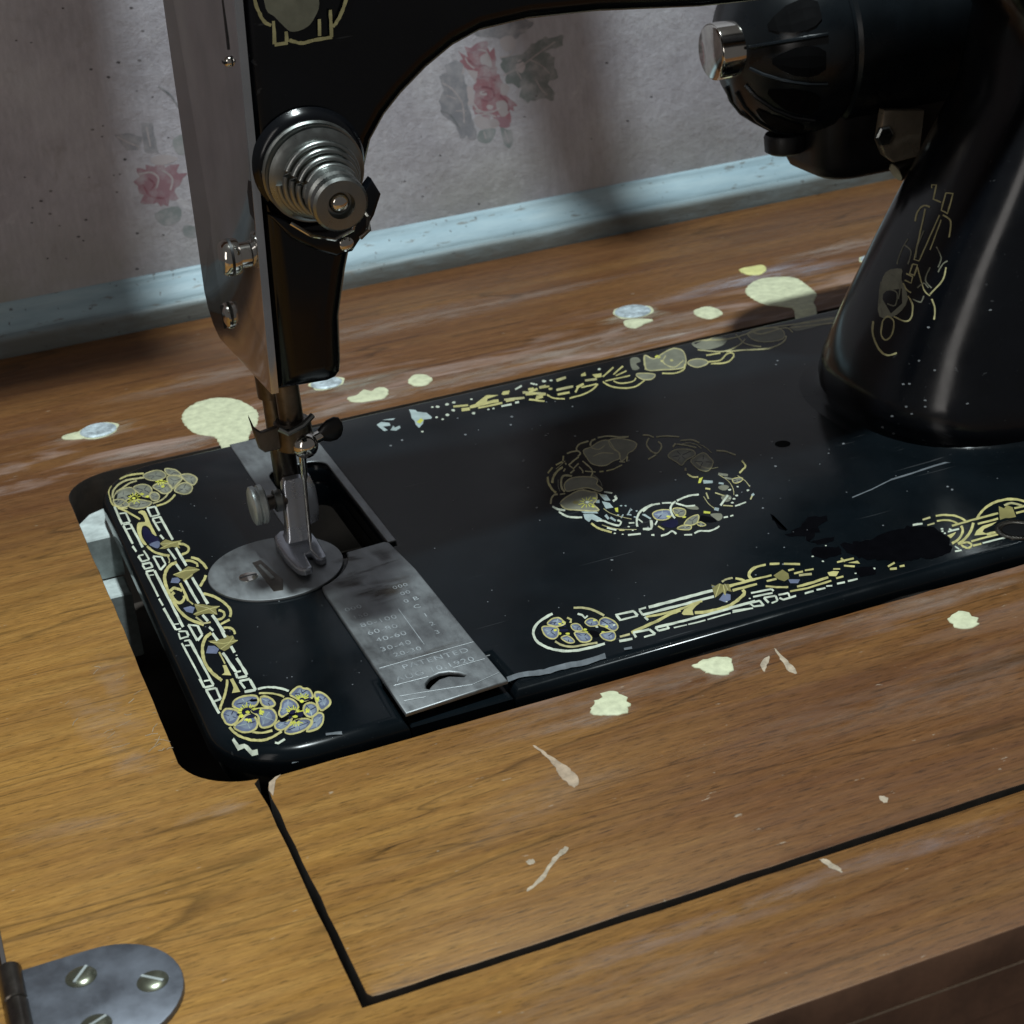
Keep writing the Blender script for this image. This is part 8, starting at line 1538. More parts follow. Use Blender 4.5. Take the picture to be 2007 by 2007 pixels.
BED_WEAR = """Ss1381,-1754 1408,-1750 1435,-1745 1460,-1748 1482,-1754 1505,-1762 1528,-1770 1554,-1772 1580,-1776 1607,-1772 1633,-1772 1657,-1776 1684,-1775 1708,-1780 1733,-1783 1760,-1784 1792,-1781 1824,-1778 1855,-1779 1867,-1737 1834,-1742 1802,-1744 1771,-1744 1745,-1744 1721,-1740 1697,-1732 1671,-1730 1645,-1730 1618,-1729 1592,-1729 1565,-1733 1544,-1724 1519,-1721 1497,-1711 1472,-1706 1445,-1703 1418,-1706 1391,-1710
Ss1956,-1759 1993,-1765 2000,-1746 1962,-1740
Ss3672,-888 3706,-881 3740,-873 3775,-864 3809,-858 3846,-845 3884,-832 3921,-821 3958,-810 3962,-799 3925,-810 3888,-822 3850,-835 3813,-847 3779,-854 3745,-862 3711,-869 3677,-877
Ss3957,-810 3991,-809 4025,-806 4059,-804 4094,-801 4127,-796 4160,-793 4193,-789 4225,-787 4261,-783 4296,-782 4331,-780 4363,-789 4397,-795 4430,-803 4463,-811 4473,-796 4439,-788 4407,-779 4374,-771 4341,-762 4305,-764 4269,-766 4234,-768 4201,-772 4168,-776 4134,-782 4102,-785 4068,-786 4033,-789 3999,-791 3964,-795
Sp371,646 369,648 368,651 369,654 372,654 373,652 373,648
Sp502,956 501,954 499,952 497,954 497,958 498,960 501,960
Sp403,832 404,831 404,827 403,824 401,825 400,827 401,831
Sp471,1092 472,1096 474,1096 475,1095 476,1090 474,1088 472,1089
Ss342,-1790 370,-1805 373,-1794 345,-1779
Ss335,-1848 356,-1853 376,-1859 397,-1865 417,-1871 420,-1859 399,-1854 379,-1848 359,-1841 338,-1835
Ss446,-1852 465,-1861 484,-1870 503,-1878 506,-1869 487,-1859 468,-1851 448,-1842
Ss518,-1738 541,-1742 563,-1748 586,-1755 589,-1739 566,-1733 543,-1729 521,-1722
Tp2620,916 2623,918 2626,915 2624,909 2619,909
Tp3444,903 3445,897 3440,893 3438,896 3439,902
Tp2178,-106 2187,-109 2181,-122 2173,-126 2170,-113
Tp2756,-1225 2752,-1227 2751,-1223 2753,-1220 2756,-1221
Tp2451,-115 2451,-119 2448,-122 2445,-119 2448,-114
Tp2856,183 2867,186 2869,171 2859,163 2851,168
Tp2838,1207 2842,1214 2847,1215 2846,1206 2842,1203
Tp4143,673 4142,681 4147,686 4151,685 4149,677
Tp2945,-50 2956,-50 2958,-61 2949,-70 2941,-61
Tp2282,-1152 2284,-1154 2282,-1158 2279,-1158 2278,-1154
Tp3686,-815 3681,-817 3678,-812 3682,-807 3686,-808
Tp2992,-1361 2987,-1354 2994,-1345 3001,-1348 3000,-1357
Tp1591,-1142 1591,-1138 1594,-1136 1595,-1139 1594,-1142
Tp3639,-1235 3643,-1240 3640,-1246 3633,-1249 3633,-1242
Tp3802,-1308 3798,-1308 3798,-1306 3801,-1302 3803,-1304
Tp1630,-862 1633,-866 1630,-870 1626,-869 1626,-863
Tp4000,-253 4003,-266 3995,-274 3984,-271 3987,-258
Tp4006,811 4007,804 4002,798 3999,802 4000,810
Tp2620,771 2612,768 2608,776 2613,785 2620,780
Tp2428,-219 2431,-214 2435,-214 2436,-221 2430,-223
Tp2092,-681 2097,-676 2100,-679 2099,-685 2094,-686
Tp4419,900 4415,899 4415,905 4420,910 4422,907
Tp3915,866 3914,871 3919,876 3921,873 3919,866
Tp1525,-285 1531,-278 1534,-283 1533,-290 1527,-292
Tp2820,-1384 2822,-1378 2828,-1377 2830,-1384 2824,-1389
Tp3213,-1 3206,-2 3206,6 3212,13 3216,6
Tp2137,-267 2135,-272 2130,-271 2129,-265 2135,-261
Tp4009,-781 4007,-776 4010,-772 4016,-771 4014,-777
Tp2190,867 2194,865 2193,857 2189,855 2186,861
Tp3664,-39 3659,-30 3667,-18 3677,-20 3677,-33
Tp2898,1081 2905,1084 2909,1076 2903,1067 2896,1071
Tp4448,-1076 4448,-1081 4444,-1084 4440,-1081 4442,-1076
Tp2282,1053 2279,1046 2274,1047 2275,1055 2280,1059
Tp3744,-436 3740,-436 3740,-429 3746,-426 3749,-431
Tp1781,-183 1778,-177 1781,-172 1785,-173 1786,-179
Tp2798,1236 2798,1227 2792,1224 2789,1231 2793,1238
Tp2342,505 2349,508 2354,502 2350,493 2343,495
Tp3266,-650 3266,-646 3269,-644 3272,-645 3270,-650
Tp3516,-328 3524,-315 3532,-322 3530,-334 3519,-338
Tp2316,-133 2309,-145 2302,-143 2302,-132 2310,-124
Tp3091,-1027 3091,-1021 3096,-1018 3099,-1023 3095,-1028
Tp1837,1170 1834,1153 1826,1144 1821,1155 1825,1171
Tp1851,-1201 1847,-1197 1849,-1193 1852,-1192 1854,-1196
Tp3083,-1202 3085,-1195 3090,-1193 3093,-1197 3089,-1203
Tp2430,8 2433,10 2435,5 2433,2 2429,4
Tp1810,207 1809,212 1812,215 1815,212 1814,207
Tp3205,-525 3207,-518 3213,-518 3213,-523 3209,-527
Tp2610,-384 2614,-388 2612,-396 2606,-398 2605,-391
Tp2334,483 2337,497 2347,499 2350,488 2342,476
Tp1745,-1061 1746,-1058 1749,-1058 1749,-1061 1747,-1063
Tp2742,646 2732,643 2730,655 2736,666 2746,661
Tp2473,1032 2482,1024 2477,1010 2468,1008 2466,1019
Tp2593,769 2601,760 2600,747 2589,744 2585,755
Tp3790,-156 3793,-152 3796,-152 3796,-157 3793,-159
Tp2260,-1295 2264,-1296 2263,-1302 2258,-1302 2256,-1298
Tp2531,1142 2533,1125 2521,1115 2514,1128 2521,1145
Tp1738,1127 1750,1130 1752,1113 1743,1104 1736,1111
Tp3500,-530 3496,-531 3495,-527 3498,-523 3501,-525
Tp1682,-118 1684,-123 1680,-128 1677,-125 1678,-118
Tp4259,997 4268,1005 4272,998 4269,988 4260,988
Tp2450,76 2442,71 2437,82 2445,91 2453,88
Tp2272,-885 2270,-875 2278,-868 2286,-876 2282,-887
Tp2239,150 2238,137 2227,132 2224,144 2232,155
Tp3563,-217 3565,-222 3561,-227 3556,-226 3558,-219
Tp4166,-1038 4159,-1032 4165,-1022 4173,-1020 4175,-1031
Tp4114,1252 4109,1250 4108,1255 4112,1260 4116,1259
Tp3955,-966 3958,-963 3962,-964 3960,-968 3957,-970
Tp2236,1299 2236,1286 2230,1282 2226,1290 2229,1300
Tp2558,887 2557,893 2561,895 2564,891 2561,886
Tp3204,-755 3209,-744 3217,-741 3220,-751 3211,-759
Tp4160,-1070 4170,-1060 4176,-1069 4169,-1079 4159,-1081
Tp4299,1047 4305,1058 4313,1057 4314,1047 4304,1039
Tp4180,-821 4184,-818 4187,-819 4186,-824 4182,-824
Tp2596,-632 2600,-641 2594,-652 2586,-650 2587,-637
Tp2234,-975 2234,-979 2232,-981 2229,-979 2230,-976
Tp2361,-330 2363,-333 2361,-337 2357,-336 2358,-332
Tp2971,-205 2966,-199 2971,-189 2978,-190 2979,-200
Tp3885,-293 3883,-289 3887,-285 3890,-286 3889,-290
Tp3082,510 3070,505 3070,520 3078,531 3086,524
Tp4043,147 4051,146 4050,138 4042,131 4039,138
Tp2194,1034 2192,1022 2180,1016 2177,1031 2185,1041
Tp1566,-963 1571,-965 1572,-970 1567,-972 1564,-968
Tp2595,-1384 2589,-1393 2582,-1388 2585,-1377 2593,-1374
Tp3211,-1071 3215,-1071 3213,-1075 3210,-1077 3209,-1075
Tp2966,-1131 2966,-1125 2971,-1124 2973,-1127 2970,-1131
Tp3286,-1088 3284,-1092 3281,-1092 3280,-1089 3283,-1086
Tp3284,-478 3282,-474 3285,-468 3289,-470 3290,-475
Tp3352,-693 3352,-699 3348,-699 3346,-696 3349,-693
Tp3526,-147 3533,-149 3532,-157 3524,-161 3521,-153
Tp3853,-329 3861,-326 3862,-334 3857,-341 3851,-338
Tp306,1077 305,1082 308,1085 310,1082 309,1076
Tp769,791 772,797 778,793 777,785 771,784
Tp535,1373 541,1375 545,1367 540,1360 536,1362
Tp647,-427 652,-425 655,-432 651,-436 647,-434
Tp841,426 840,432 843,434 845,432 844,427
Tp757,188 759,189 762,187 760,182 758,183
Tp643,948 641,952 642,957 645,957 646,952
Tp459,237 457,242 460,245 463,242 462,238
Tp533,723 534,728 538,727 538,722 535,720
Tp830,-580 832,-582 833,-585 830,-586 829,-583
Tp588,1314 587,1321 590,1328 594,1323 593,1315
Tp490,-1178 490,-1172 494,-1171 496,-1175 494,-1180
Tp717,-424 717,-428 714,-429 713,-425 715,-423
Tp512,926 516,921 515,911 509,914 507,921
Tp546,319 547,321 549,320 549,317 547,316
Tp381,624 381,630 384,632 386,626 384,623
Tp876,-528 872,-529 870,-522 874,-518 877,-522
Tp665,1278 667,1275 667,1270 664,1271 663,1275
Tp402,-1099 401,-1100 399,-1098 400,-1096 403,-1096
Tp641,-1083 641,-1087 638,-1088 637,-1085 639,-1082
Tp487,-629 490,-628 492,-632 490,-635 486,-633
Tp750,-1385 747,-1387 743,-1384 745,-1380 750,-1380
Tp214,390 212,393 213,398 216,397 217,391
Tp261,-496 262,-502 259,-504 254,-500 257,-495
Tp798,101 802,97 803,91 799,89 795,93
Tp357,-606 355,-601 357,-598 360,-600 360,-605
Tp865,1106 864,1111 867,1113 869,1110 867,1106
Tp783,-282 782,-288 779,-289 778,-284 780,-281
Tp235,70 237,66 236,63 232,64 232,68
Tp517,-1173 519,-1179 515,-1182 511,-1178 513,-1173
Tp485,-1007 487,-1008 487,-1011 485,-1011 484,-1009
Tp806,-1302 803,-1301 802,-1297 805,-1296 807,-1298
Tp536,1173 539,1180 543,1177 544,1169 540,1167
Tp790,267 790,272 793,274 795,270 793,266
Tp470,1309 471,1305 470,1301 467,1302 467,1307
Tp623,-872 624,-869 627,-870 627,-873 625,-875
Tp817,-379 820,-380 820,-383 818,-384 816,-381
Tp376,-1217 376,-1215 379,-1215 380,-1218 378,-1220
Tp571,-93 568,-95 566,-91 567,-87 570,-88
Tp844,-1205 842,-1202 844,-1198 846,-1200 847,-1203"""
DEC_PILLAR = """fp4476,77,885 4489,43,909 4498,-6,926 4502,-46,933 4497,-62,924 4487,-70,906 4476,-87,884 4466,-126,863 4457,-171,838 4446,-199,811 4429,-204,780 4410,-194,748 4392,-173,721 4376,-137,698 4364,-89,680 4362,-43,678 4374,-6,702 4396,25,742 4419,50,782 4439,69,818 4460,82,855
es4693,-30,1256 4694,-19,1256 4693,-2,1256 4692,16,1254 4690,33,1250 4685,45,1243 4679,54,1232 4672,58,1220 4665,61,1209 4658,60,1196 4649,54,1183 4642,45,1171 4637,42,1163 4638,27,1164 4643,32,1173 4650,40,1184 4658,44,1197 4665,48,1208 4671,44,1219 4677,40,1230 4683,31,1238 4686,22,1244 4688,11,1247 4688,-4,1248 4688,-20,1248 4689,-31,1249
es4743,27,1338 4749,42,1348 4753,12,1355 4741,4,1336 4728,-7,1313 4713,-20,1289 4713,-63,1288 4714,-100,1288 4718,-99,1294 4718,-62,1296 4717,-29,1294 4729,-20,1314 4742,-10,1337 4757,5,1361 4752,53,1352 4741,40,1335
es4744,-101,1337 4752,-152,1343 4740,-156,1323 4727,-164,1299 4713,-170,1275 4702,-181,1255 4700,-133,1259 4714,-125,1284 4730,-115,1312 4746,-106,1340 4745,-93,1339 4729,-103,1312 4713,-111,1284 4696,-126,1254 4699,-189,1248 4715,-184,1275 4729,-176,1299 4742,-168,1323 4757,-156,1350 4748,-97,1343
es4681,9,1236 4665,-5,1210 4649,-18,1183 4633,-32,1157 4617,-42,1131 4602,-56,1104 4586,-69,1078 4570,-80,1051 4555,-93,1025 4538,-107,996 4544,-157,998 4560,-158,1026 4576,-154,1052 4591,-153,1078 4607,-150,1104 4622,-148,1130 4638,-147,1155 4653,-144,1181 4669,-142,1207 4684,-140,1233 4684,-129,1234 4668,-130,1208 4653,-133,1182 4637,-134,1156 4622,-136,1130 4606,-139,1104 4591,-142,1078 4575,-142,1052 4559,-144,1026 4545,-148,1002 4542,-115,1001 4556,-106,1026 4572,-93,1052 4587,-81,1079 4603,-69,1105 4619,-56,1132 4634,-43,1158 4650,-32,1185 4666,-18,1211 4682,-5,1237
es4687,-157,1235 4688,-172,1233 4689,-192,1230 4690,-213,1226 4688,-228,1218 4682,-239,1203 4671,-251,1182 4661,-261,1161 4654,-267,1146 4657,-277,1147 4664,-271,1161 4675,-262,1183 4685,-250,1205 4693,-237,1222 4695,-217,1232 4694,-194,1238 4692,-172,1240 4692,-158,1242
es4675,-158,1215 4661,-163,1190 4646,-168,1165 4632,-172,1140 4617,-177,1116 4603,-182,1091 4588,-186,1066 4590,-196,1066 4604,-192,1091 4619,-187,1115 4633,-182,1140 4647,-178,1165 4662,-174,1190 4676,-168,1215
es4526,-118,972 4532,-151,977 4519,-155,954 4507,-160,931 4504,-130,930 4515,-126,951 4528,-124,975 4527,-109,975 4514,-114,951 4500,-122,924 4505,-172,925 4521,-168,954 4535,-158,982 4530,-114,979
es4495,-101,918 4498,-156,916 4485,-165,890 4482,-112,894 4478,-111,886 4483,-174,885 4502,-165,922 4499,-101,925
es4469,-106,871 4467,-115,866 4465,-127,860 4462,-141,853 4460,-154,848 4460,-168,845 4461,-181,843 4462,-193,842 4462,-200,840 4467,-201,848 4466,-193,849 4465,-182,850 4465,-171,852 4465,-159,855 4466,-148,859 4469,-136,866 4471,-123,872 4473,-115,876
es4341,-1,641 4335,-7,629 4325,-19,613 4316,-35,594 4309,-52,577 4303,-75,562 4297,-100,547 4293,-126,534 4290,-150,523 4290,-172,517 4290,-192,512 4293,-212,512 4296,-231,513 4302,-249,519 4309,-267,527 4316,-282,535 4322,-290,542 4323,-283,549 4318,-273,543 4311,-259,534 4304,-243,526 4299,-227,522 4297,-212,522 4295,-196,522 4295,-179,527 4295,-160,533 4297,-137,542 4301,-113,555 4306,-88,569 4312,-67,583 4318,-51,599 4328,-38,617 4337,-26,634 4343,-16,645
es4381,-155,704 4383,-174,704 4385,-201,702 4389,-228,701 4394,-249,701 4399,-264,705 4405,-275,710 4411,-281,718 4417,-284,729 4425,-282,742 4432,-275,759 4439,-266,776 4446,-257,792 4449,-241,804 4452,-223,815 4453,-204,822 4454,-193,828 4450,-186,822 4449,-198,817 4447,-215,808 4444,-232,798 4441,-245,787 4436,-256,774 4429,-265,758 4422,-271,742 4415,-273,730 4410,-271,722 4406,-266,716 4402,-258,712 4398,-246,709 4393,-227,708 4390,-201,709 4387,-174,711 4386,-155,712
es4591,-336,1005 4587,-341,994 4580,-346,979 4572,-351,962 4562,-352,944 4549,-347,924 4532,-337,901 4516,-327,880 4505,-319,865 4506,-330,861 4517,-336,876 4533,-346,898 4551,-356,920 4565,-361,942 4575,-360,961 4584,-355,979 4590,-349,995 4595,-346,1006
es4499,-343,840 4499,-351,833 4498,-362,823 4497,-374,811 4494,-383,799 4490,-391,786 4485,-398,771 4479,-402,757 4475,-405,747 4480,-414,747 4484,-411,757 4489,-405,772 4495,-398,787 4499,-390,802 4502,-381,815 4503,-369,827 4504,-358,838 4505,-349,844
es4355,-92,664 4359,-95,670 4364,-98,680 4369,-105,688 4371,-110,692 4372,-122,693 4374,-138,693 4373,-154,690 4372,-167,685 4367,-178,674 4359,-187,658 4351,-193,641 4343,-196,627 4337,-195,615 4330,-189,603 4324,-181,595 4322,-173,591 4321,-165,590 4321,-152,593 4322,-137,599 4326,-125,607 4332,-117,620 4341,-108,637 4350,-99,654 4356,-92,665 4354,-79,663 4348,-84,652 4339,-93,635 4330,-102,617 4323,-115,604 4319,-129,594 4317,-145,586 4317,-162,582 4319,-178,583 4323,-191,589 4330,-202,600 4337,-207,613 4345,-209,627 4353,-206,642 4362,-199,660 4369,-187,676 4375,-177,689 4378,-160,697 4378,-140,700 4377,-120,702 4375,-103,699 4370,-93,691 4364,-86,681 4359,-83,672 4355,-80,665
es4527,-158,967 4520,-181,949 4510,-213,924 4502,-246,896 4496,-271,876 4495,-291,864 4497,-307,858 4500,-320,855 4501,-328,853 4505,-330,859 4503,-321,861 4501,-309,864 4500,-295,870 4500,-277,880 4505,-252,900 4514,-221,927 4523,-188,953 4530,-167,971
fs4584,28,1076 4578,29,1065 4569,32,1050 4558,34,1033 4548,34,1015 4537,31,997 4525,26,976 4514,22,956 4507,18,943 4508,5,944 4515,10,957 4525,15,976 4537,19,997 4548,21,1016 4558,23,1032 4568,21,1050 4577,17,1064 4584,14,1075
fs4623,-69,1139 4614,-71,1124 4601,-74,1102 4587,-76,1079 4575,-81,1059 4566,-88,1043 4557,-98,1028 4550,-106,1016 4546,-113,1008 4547,-123,1009 4552,-117,1018 4559,-110,1030 4567,-100,1044 4576,-93,1060 4587,-87,1079 4601,-85,1102 4614,-82,1124 4623,-81,1139
fs4606,-220,1086 4605,-233,1079 4602,-253,1068 4599,-271,1055 4596,-283,1043 4590,-289,1032 4583,-291,1019 4576,-293,1006 4571,-292,998 4573,-302,997 4578,-301,1005 4585,-300,1018 4593,-297,1032 4599,-291,1045 4603,-277,1058 4606,-258,1071 4608,-239,1083 4610,-226,1091
fs4552,-244,988 4545,-244,976 4535,-244,958 4525,-245,938 4517,-252,922 4515,-267,911 4516,-286,903 4517,-303,896 4518,-315,891 4522,-318,897 4521,-306,901 4519,-289,908 4519,-272,916 4521,-260,924 4527,-255,938 4537,-252,957 4547,-253,975 4554,-253,987
fs4447,86,832 4439,77,817 4427,65,796 4414,48,773 4402,30,752 4392,8,734 4382,-19,716 4374,-42,701 4368,-57,690 4371,-68,694 4377,-52,705 4385,-28,720 4394,-2,738 4404,18,756 4415,35,776 4428,51,799 4440,64,820 4448,74,834
fs4472,56,879 4472,41,880 4474,20,882 4475,-2,884 4474,-21,882 4471,-40,878 4468,-60,871 4463,-77,862 4458,-92,851 4451,-104,838 4442,-113,821 4434,-119,805 4428,-126,794 4430,-136,795 4435,-130,806 4444,-124,822 4453,-115,840 4461,-103,855 4466,-86,866 4471,-67,876 4474,-46,883 4477,-25,889 4478,-2,890 4477,22,888 4476,43,886 4476,57,885
fs4454,-231,815 4455,-244,814 4458,-262,812 4462,-280,811 4467,-295,812 4473,-299,820 4479,-299,831 4485,-298,841 4488,-297,848 4485,-287,848 4482,-289,842 4477,-291,832 4472,-291,822 4469,-288,818 4466,-279,817 4462,-262,818 4459,-244,820 4457,-232,821
fs4562,23,1038 4561,7,1037 4560,-14,1035 4558,-36,1032 4554,-52,1026 4547,-61,1013 4537,-67,996 4527,-71,978 4520,-74,966 4521,-85,966 4528,-83,979 4537,-79,996 4548,-73,1015 4556,-60,1029 4561,-41,1037 4563,-17,1042 4565,5,1043 4565,21,1045
fs4436,-20,814 4437,-35,816 4439,-56,819 4440,-77,820 4439,-92,817 4434,-104,806 4425,-116,789 4416,-123,772 4410,-123,761 4407,-115,757 4405,-96,755 4404,-75,755 4403,-60,754 4400,-60,748 4401,-75,748 4402,-98,749 4404,-120,751 4410,-134,759 4417,-133,773 4427,-126,791 4436,-114,809 4442,-99,821 4443,-78,826 4442,-55,824 4441,-32,822 4439,-18,819
fs4565,-315,974 4570,-315,982 4576,-315,994 4584,-317,1006 4590,-318,1016 4595,-322,1022 4600,-327,1027 4605,-332,1031 4608,-336,1033 4608,-329,1039 4605,-325,1036 4601,-320,1032 4595,-315,1026 4589,-311,1018 4582,-309,1008 4574,-307,996 4567,-306,984 4563,-306,976
fs4487,-233,874 4491,-238,881 4498,-243,891 4505,-251,899 4508,-257,904 4510,-265,903 4510,-277,898 4510,-288,892 4511,-296,889 4515,-301,894 4514,-292,897 4514,-280,903 4513,-267,908 4511,-253,910 4505,-243,904 4498,-234,894 4491,-228,885 4487,-224,878
Tp4373,-435,531 4369,-429,529 4368,-424,533 4370,-425,537 4374,-429,540 4377,-437,539 4376,-437,535
Tp4412,-516,503 4416,-520,505 4420,-527,503 4419,-527,499 4415,-525,495 4411,-520,495 4408,-515,498
Tp4315,-431,415 4318,-438,415 4316,-438,411 4313,-436,407 4309,-427,406 4308,-423,410 4311,-424,414
Tp4296,-397,407 4298,-403,406 4299,-408,403 4294,-402,398 4290,-395,397 4290,-391,401 4292,-390,404
Tp4343,-533,346 4348,-539,347 4351,-544,345 4350,-546,341 4346,-542,339 4341,-535,339 4339,-531,342
Tp4338,-546,315 4343,-552,314 4344,-555,312 4343,-556,308 4339,-551,305 4334,-545,306 4334,-543,310
Tp4275,-459,286 4272,-452,287 4272,-450,292 4276,-455,297 4280,-462,298 4281,-466,294 4279,-465,289
Tp4293,-501,265 4293,-502,261 4291,-501,257 4287,-495,254 4284,-490,256 4285,-489,261 4289,-494,264
Tp4233,-399,219 4229,-392,216 4226,-383,215 4226,-380,219 4229,-384,224 4232,-392,227 4234,-400,224
Tp4217,-329,131 4217,-320,123 4214,-311,124 4212,-302,124 4213,-310,131 4215,-321,138 4216,-327,135
Tp4251,-390,107 4254,-376,99 4257,-359,90 4250,-358,97 4242,-378,112 4240,-395,120 4243,-399,117
Tp4521,-696,338 4516,-694,335 4509,-690,334 4506,-686,338 4509,-687,341 4514,-689,344 4520,-693,342
Tp4705,-601,819 4711,-606,816 4711,-608,812 4705,-606,810 4699,-602,809 4695,-598,812 4700,-599,817
Tp4452,-403,709 4454,-410,707 4451,-407,703 4447,-404,699 4444,-396,701 4443,-392,704 4448,-395,709"""
SPOTS = """cp742,2397 750,2433 761,2468 775,2500 792,2530 813,2557 837,2582 864,2603 891,2618 919,2629 948,2635 978,2635 1008,2628 1038,2615 1069,2595 1099,2569 1124,2536 1146,2492 1165,2440 1180,2387 1191,2340 1198,2303 1201,2270 1200,2239 1197,2204 1189,2163 1178,2120 1164,2078 1150,2040 1133,2009 1114,1983 1095,1957 1078,1928 1063,1893 1049,1855 1036,1816 1024,1777 1014,1735 1006,1691 996,1651 981,1624 957,1610 926,1605 897,1611 876,1631 866,1672 862,1731 862,1794 862,1849 863,1890 866,1925 867,1957 861,1987 844,2014 820,2037 795,2061 775,2088 762,2122 752,2158 746,2197 741,2236 737,2276 736,2317 737,2358
cp1774,2136 1786,2142 1803,2142 1822,2141 1840,2146 1857,2160 1874,2181 1890,2200 1904,2209 1915,2203 1923,2185 1932,2167 1942,2158 1958,2164 1975,2178 1993,2192 2008,2195 2022,2184 2036,2166 2045,2142 2047,2117 2039,2088 2024,2054 2005,2022 1982,2001 1954,1992 1921,1992 1888,1997 1858,2004 1833,2013 1810,2025 1791,2040 1777,2056 1769,2076 1767,2099 1768,2120
cp2199,2178 2210,2204 2229,2231 2250,2254 2270,2268 2288,2271 2305,2267 2321,2256 2334,2240 2345,2217 2354,2187 2358,2156 2356,2130 2343,2107 2323,2085 2301,2068 2281,2057 2263,2056 2245,2061 2230,2072 2217,2085 2207,2104 2200,2128 2196,2154
cp4844,2478 4872,2520 4909,2562 4950,2599 4988,2626 5022,2641 5055,2647 5088,2645 5123,2637 5163,2621 5207,2598 5245,2568 5272,2531 5280,2482 5277,2423 5268,2363 5260,2308 5253,2260 5246,2214 5236,2171 5221,2132 5199,2096 5171,2064 5143,2034 5121,2003 5107,1973 5098,1943 5088,1913 5074,1880 5052,1839 5027,1793 4999,1752 4970,1724 4935,1711 4894,1707 4860,1715 4843,1737 4856,1782 4890,1845 4925,1914 4941,1972 4928,2015 4897,2051 4863,2084 4838,2122 4824,2164 4815,2208 4811,2254 4810,2299 4812,2344 4816,2390 4826,2435
yp5029,2921 5050,2932 5080,2934 5112,2932 5140,2930 5165,2930 5190,2930 5211,2925 5224,2914 5226,2892 5220,2861 5209,2829 5195,2802 5175,2780 5151,2760 5125,2745 5101,2738 5079,2742 5057,2753 5039,2771 5026,2792 5019,2822 5016,2859 5019,2895
cp4367,2331 4394,2342 4429,2346 4463,2341 4487,2326 4502,2293 4509,2246 4510,2198 4501,2161 4478,2138 4443,2120 4406,2111 4378,2113 4357,2130 4341,2159 4330,2194 4325,2225 4327,2255 4335,2285 4349,2313
cp3862,2410 3882,2418 3908,2417 3935,2411 3960,2400 3986,2383 4013,2360 4034,2337 4042,2317 4031,2304 4006,2293 3976,2284 3949,2275 3928,2263 3907,2249 3887,2238 3871,2236 3856,2244 3843,2259 3834,2279 3829,2301 3831,2328 3837,2360 3847,2390
cp8,2542 29,2549 61,2551 94,2548 116,2537 127,2513 131,2477 129,2443 119,2424 97,2425 64,2437 31,2455 8,2473 -2,2490 -6,2511 -2,2529
cp1638,-2044 1645,-2023 1665,-2001 1691,-1979 1713,-1961 1731,-1945 1749,-1932 1766,-1923 1782,-1923 1799,-1935 1817,-1955 1830,-1980 1837,-2004 1834,-2031 1824,-2061 1810,-2088 1796,-2107 1781,-2115 1764,-2116 1745,-2112 1726,-2105 1701,-2094 1673,-2079 1649,-2062
cp2213,-1902 2232,-1897 2261,-1893 2292,-1892 2319,-1895 2342,-1903 2363,-1914 2380,-1929 2388,-1947 2384,-1973 2371,-2004 2355,-2034 2338,-2053 2322,-2060 2304,-2059 2286,-2052 2270,-2041 2256,-2022 2243,-1997 2232,-1970 2223,-1948 2216,-1933 2209,-1920 2207,-1910
cp3432,-2124 3450,-2108 3475,-2096 3501,-2088 3522,-2089 3536,-2101 3548,-2121 3555,-2145 3556,-2167 3552,-2188 3541,-2210 3528,-2229 3512,-2241 3492,-2245 3468,-2243 3446,-2235 3431,-2223 3423,-2203 3421,-2175 3424,-2147
tp1319,-2155 1324,-2165 1333,-2195 1344,-2233 1353,-2266 1361,-2293 1369,-2319 1377,-2345 1382,-2372 1388,-2402 1392,-2434 1395,-2464 1393,-2488 1386,-2506 1374,-2521 1361,-2529 1351,-2530 1344,-2521 1340,-2505 1336,-2483 1334,-2456 1334,-2423 1336,-2384 1338,-2343 1338,-2303 1334,-2260 1327,-2213 1320,-2174
sp920,-3067 928,-3060 949,-3048 974,-3032 996,-3016 1015,-2999 1033,-2980 1052,-2961 1071,-2943 1092,-2925 1116,-2907 1138,-2891 1153,-2882 1163,-2881 1167,-2886 1167,-2895 1160,-2905 1145,-2917 1122,-2931 1096,-2947 1073,-2963 1054,-2981 1036,-3001 1018,-3020 999,-3035 976,-3048 950,-3059 929,-3066
sp2492,-2033 2508,-2020 2529,-2009 2548,-2002 2557,-2002 2552,-2013 2538,-2031 2521,-2051 2507,-2068 2495,-2084 2483,-2100 2474,-2111 2469,-2113 2469,-2101 2474,-2078 2482,-2053
sp2607,-1949 2609,-1959 2610,-1983 2610,-2014 2609,-2045 2608,-2081 2605,-2123 2602,-2161 2598,-2186 2590,-2195 2581,-2194 2572,-2184 2567,-2168 2569,-2142 2574,-2105 2582,-2067 2588,-2034 2593,-2005 2599,-1977 2604,-1956
sp1990,-3409 1996,-3409 2005,-3414 2014,-3423 2022,-3435 2026,-3453 2030,-3476 2032,-3499 2032,-3514 2030,-3518 2025,-3517 2020,-3511 2015,-3504 2010,-3495 2005,-3484 2000,-3471 1996,-3458 1993,-3444 1990,-3429 1989,-3416
sp2413,-3165 2419,-3169 2425,-3177 2430,-3187 2431,-3195 2427,-3202 2419,-3210 2411,-3216 2405,-3217 2401,-3214 2399,-3206 2398,-3196 2399,-3188 2401,-3180 2405,-3173 2409,-3167
sp991,-2892 996,-2890 1004,-2890 1012,-2893 1017,-2896 1019,-2902 1018,-2909 1015,-2917 1012,-2922 1008,-2924 1001,-2924 995,-2923 991,-2920 989,-2914 988,-2905 988,-2897"""
SCREWS = [(11.2, 125.0), (86.3, 123.0), (199.7, 127.5), (296.7, 127.9)]
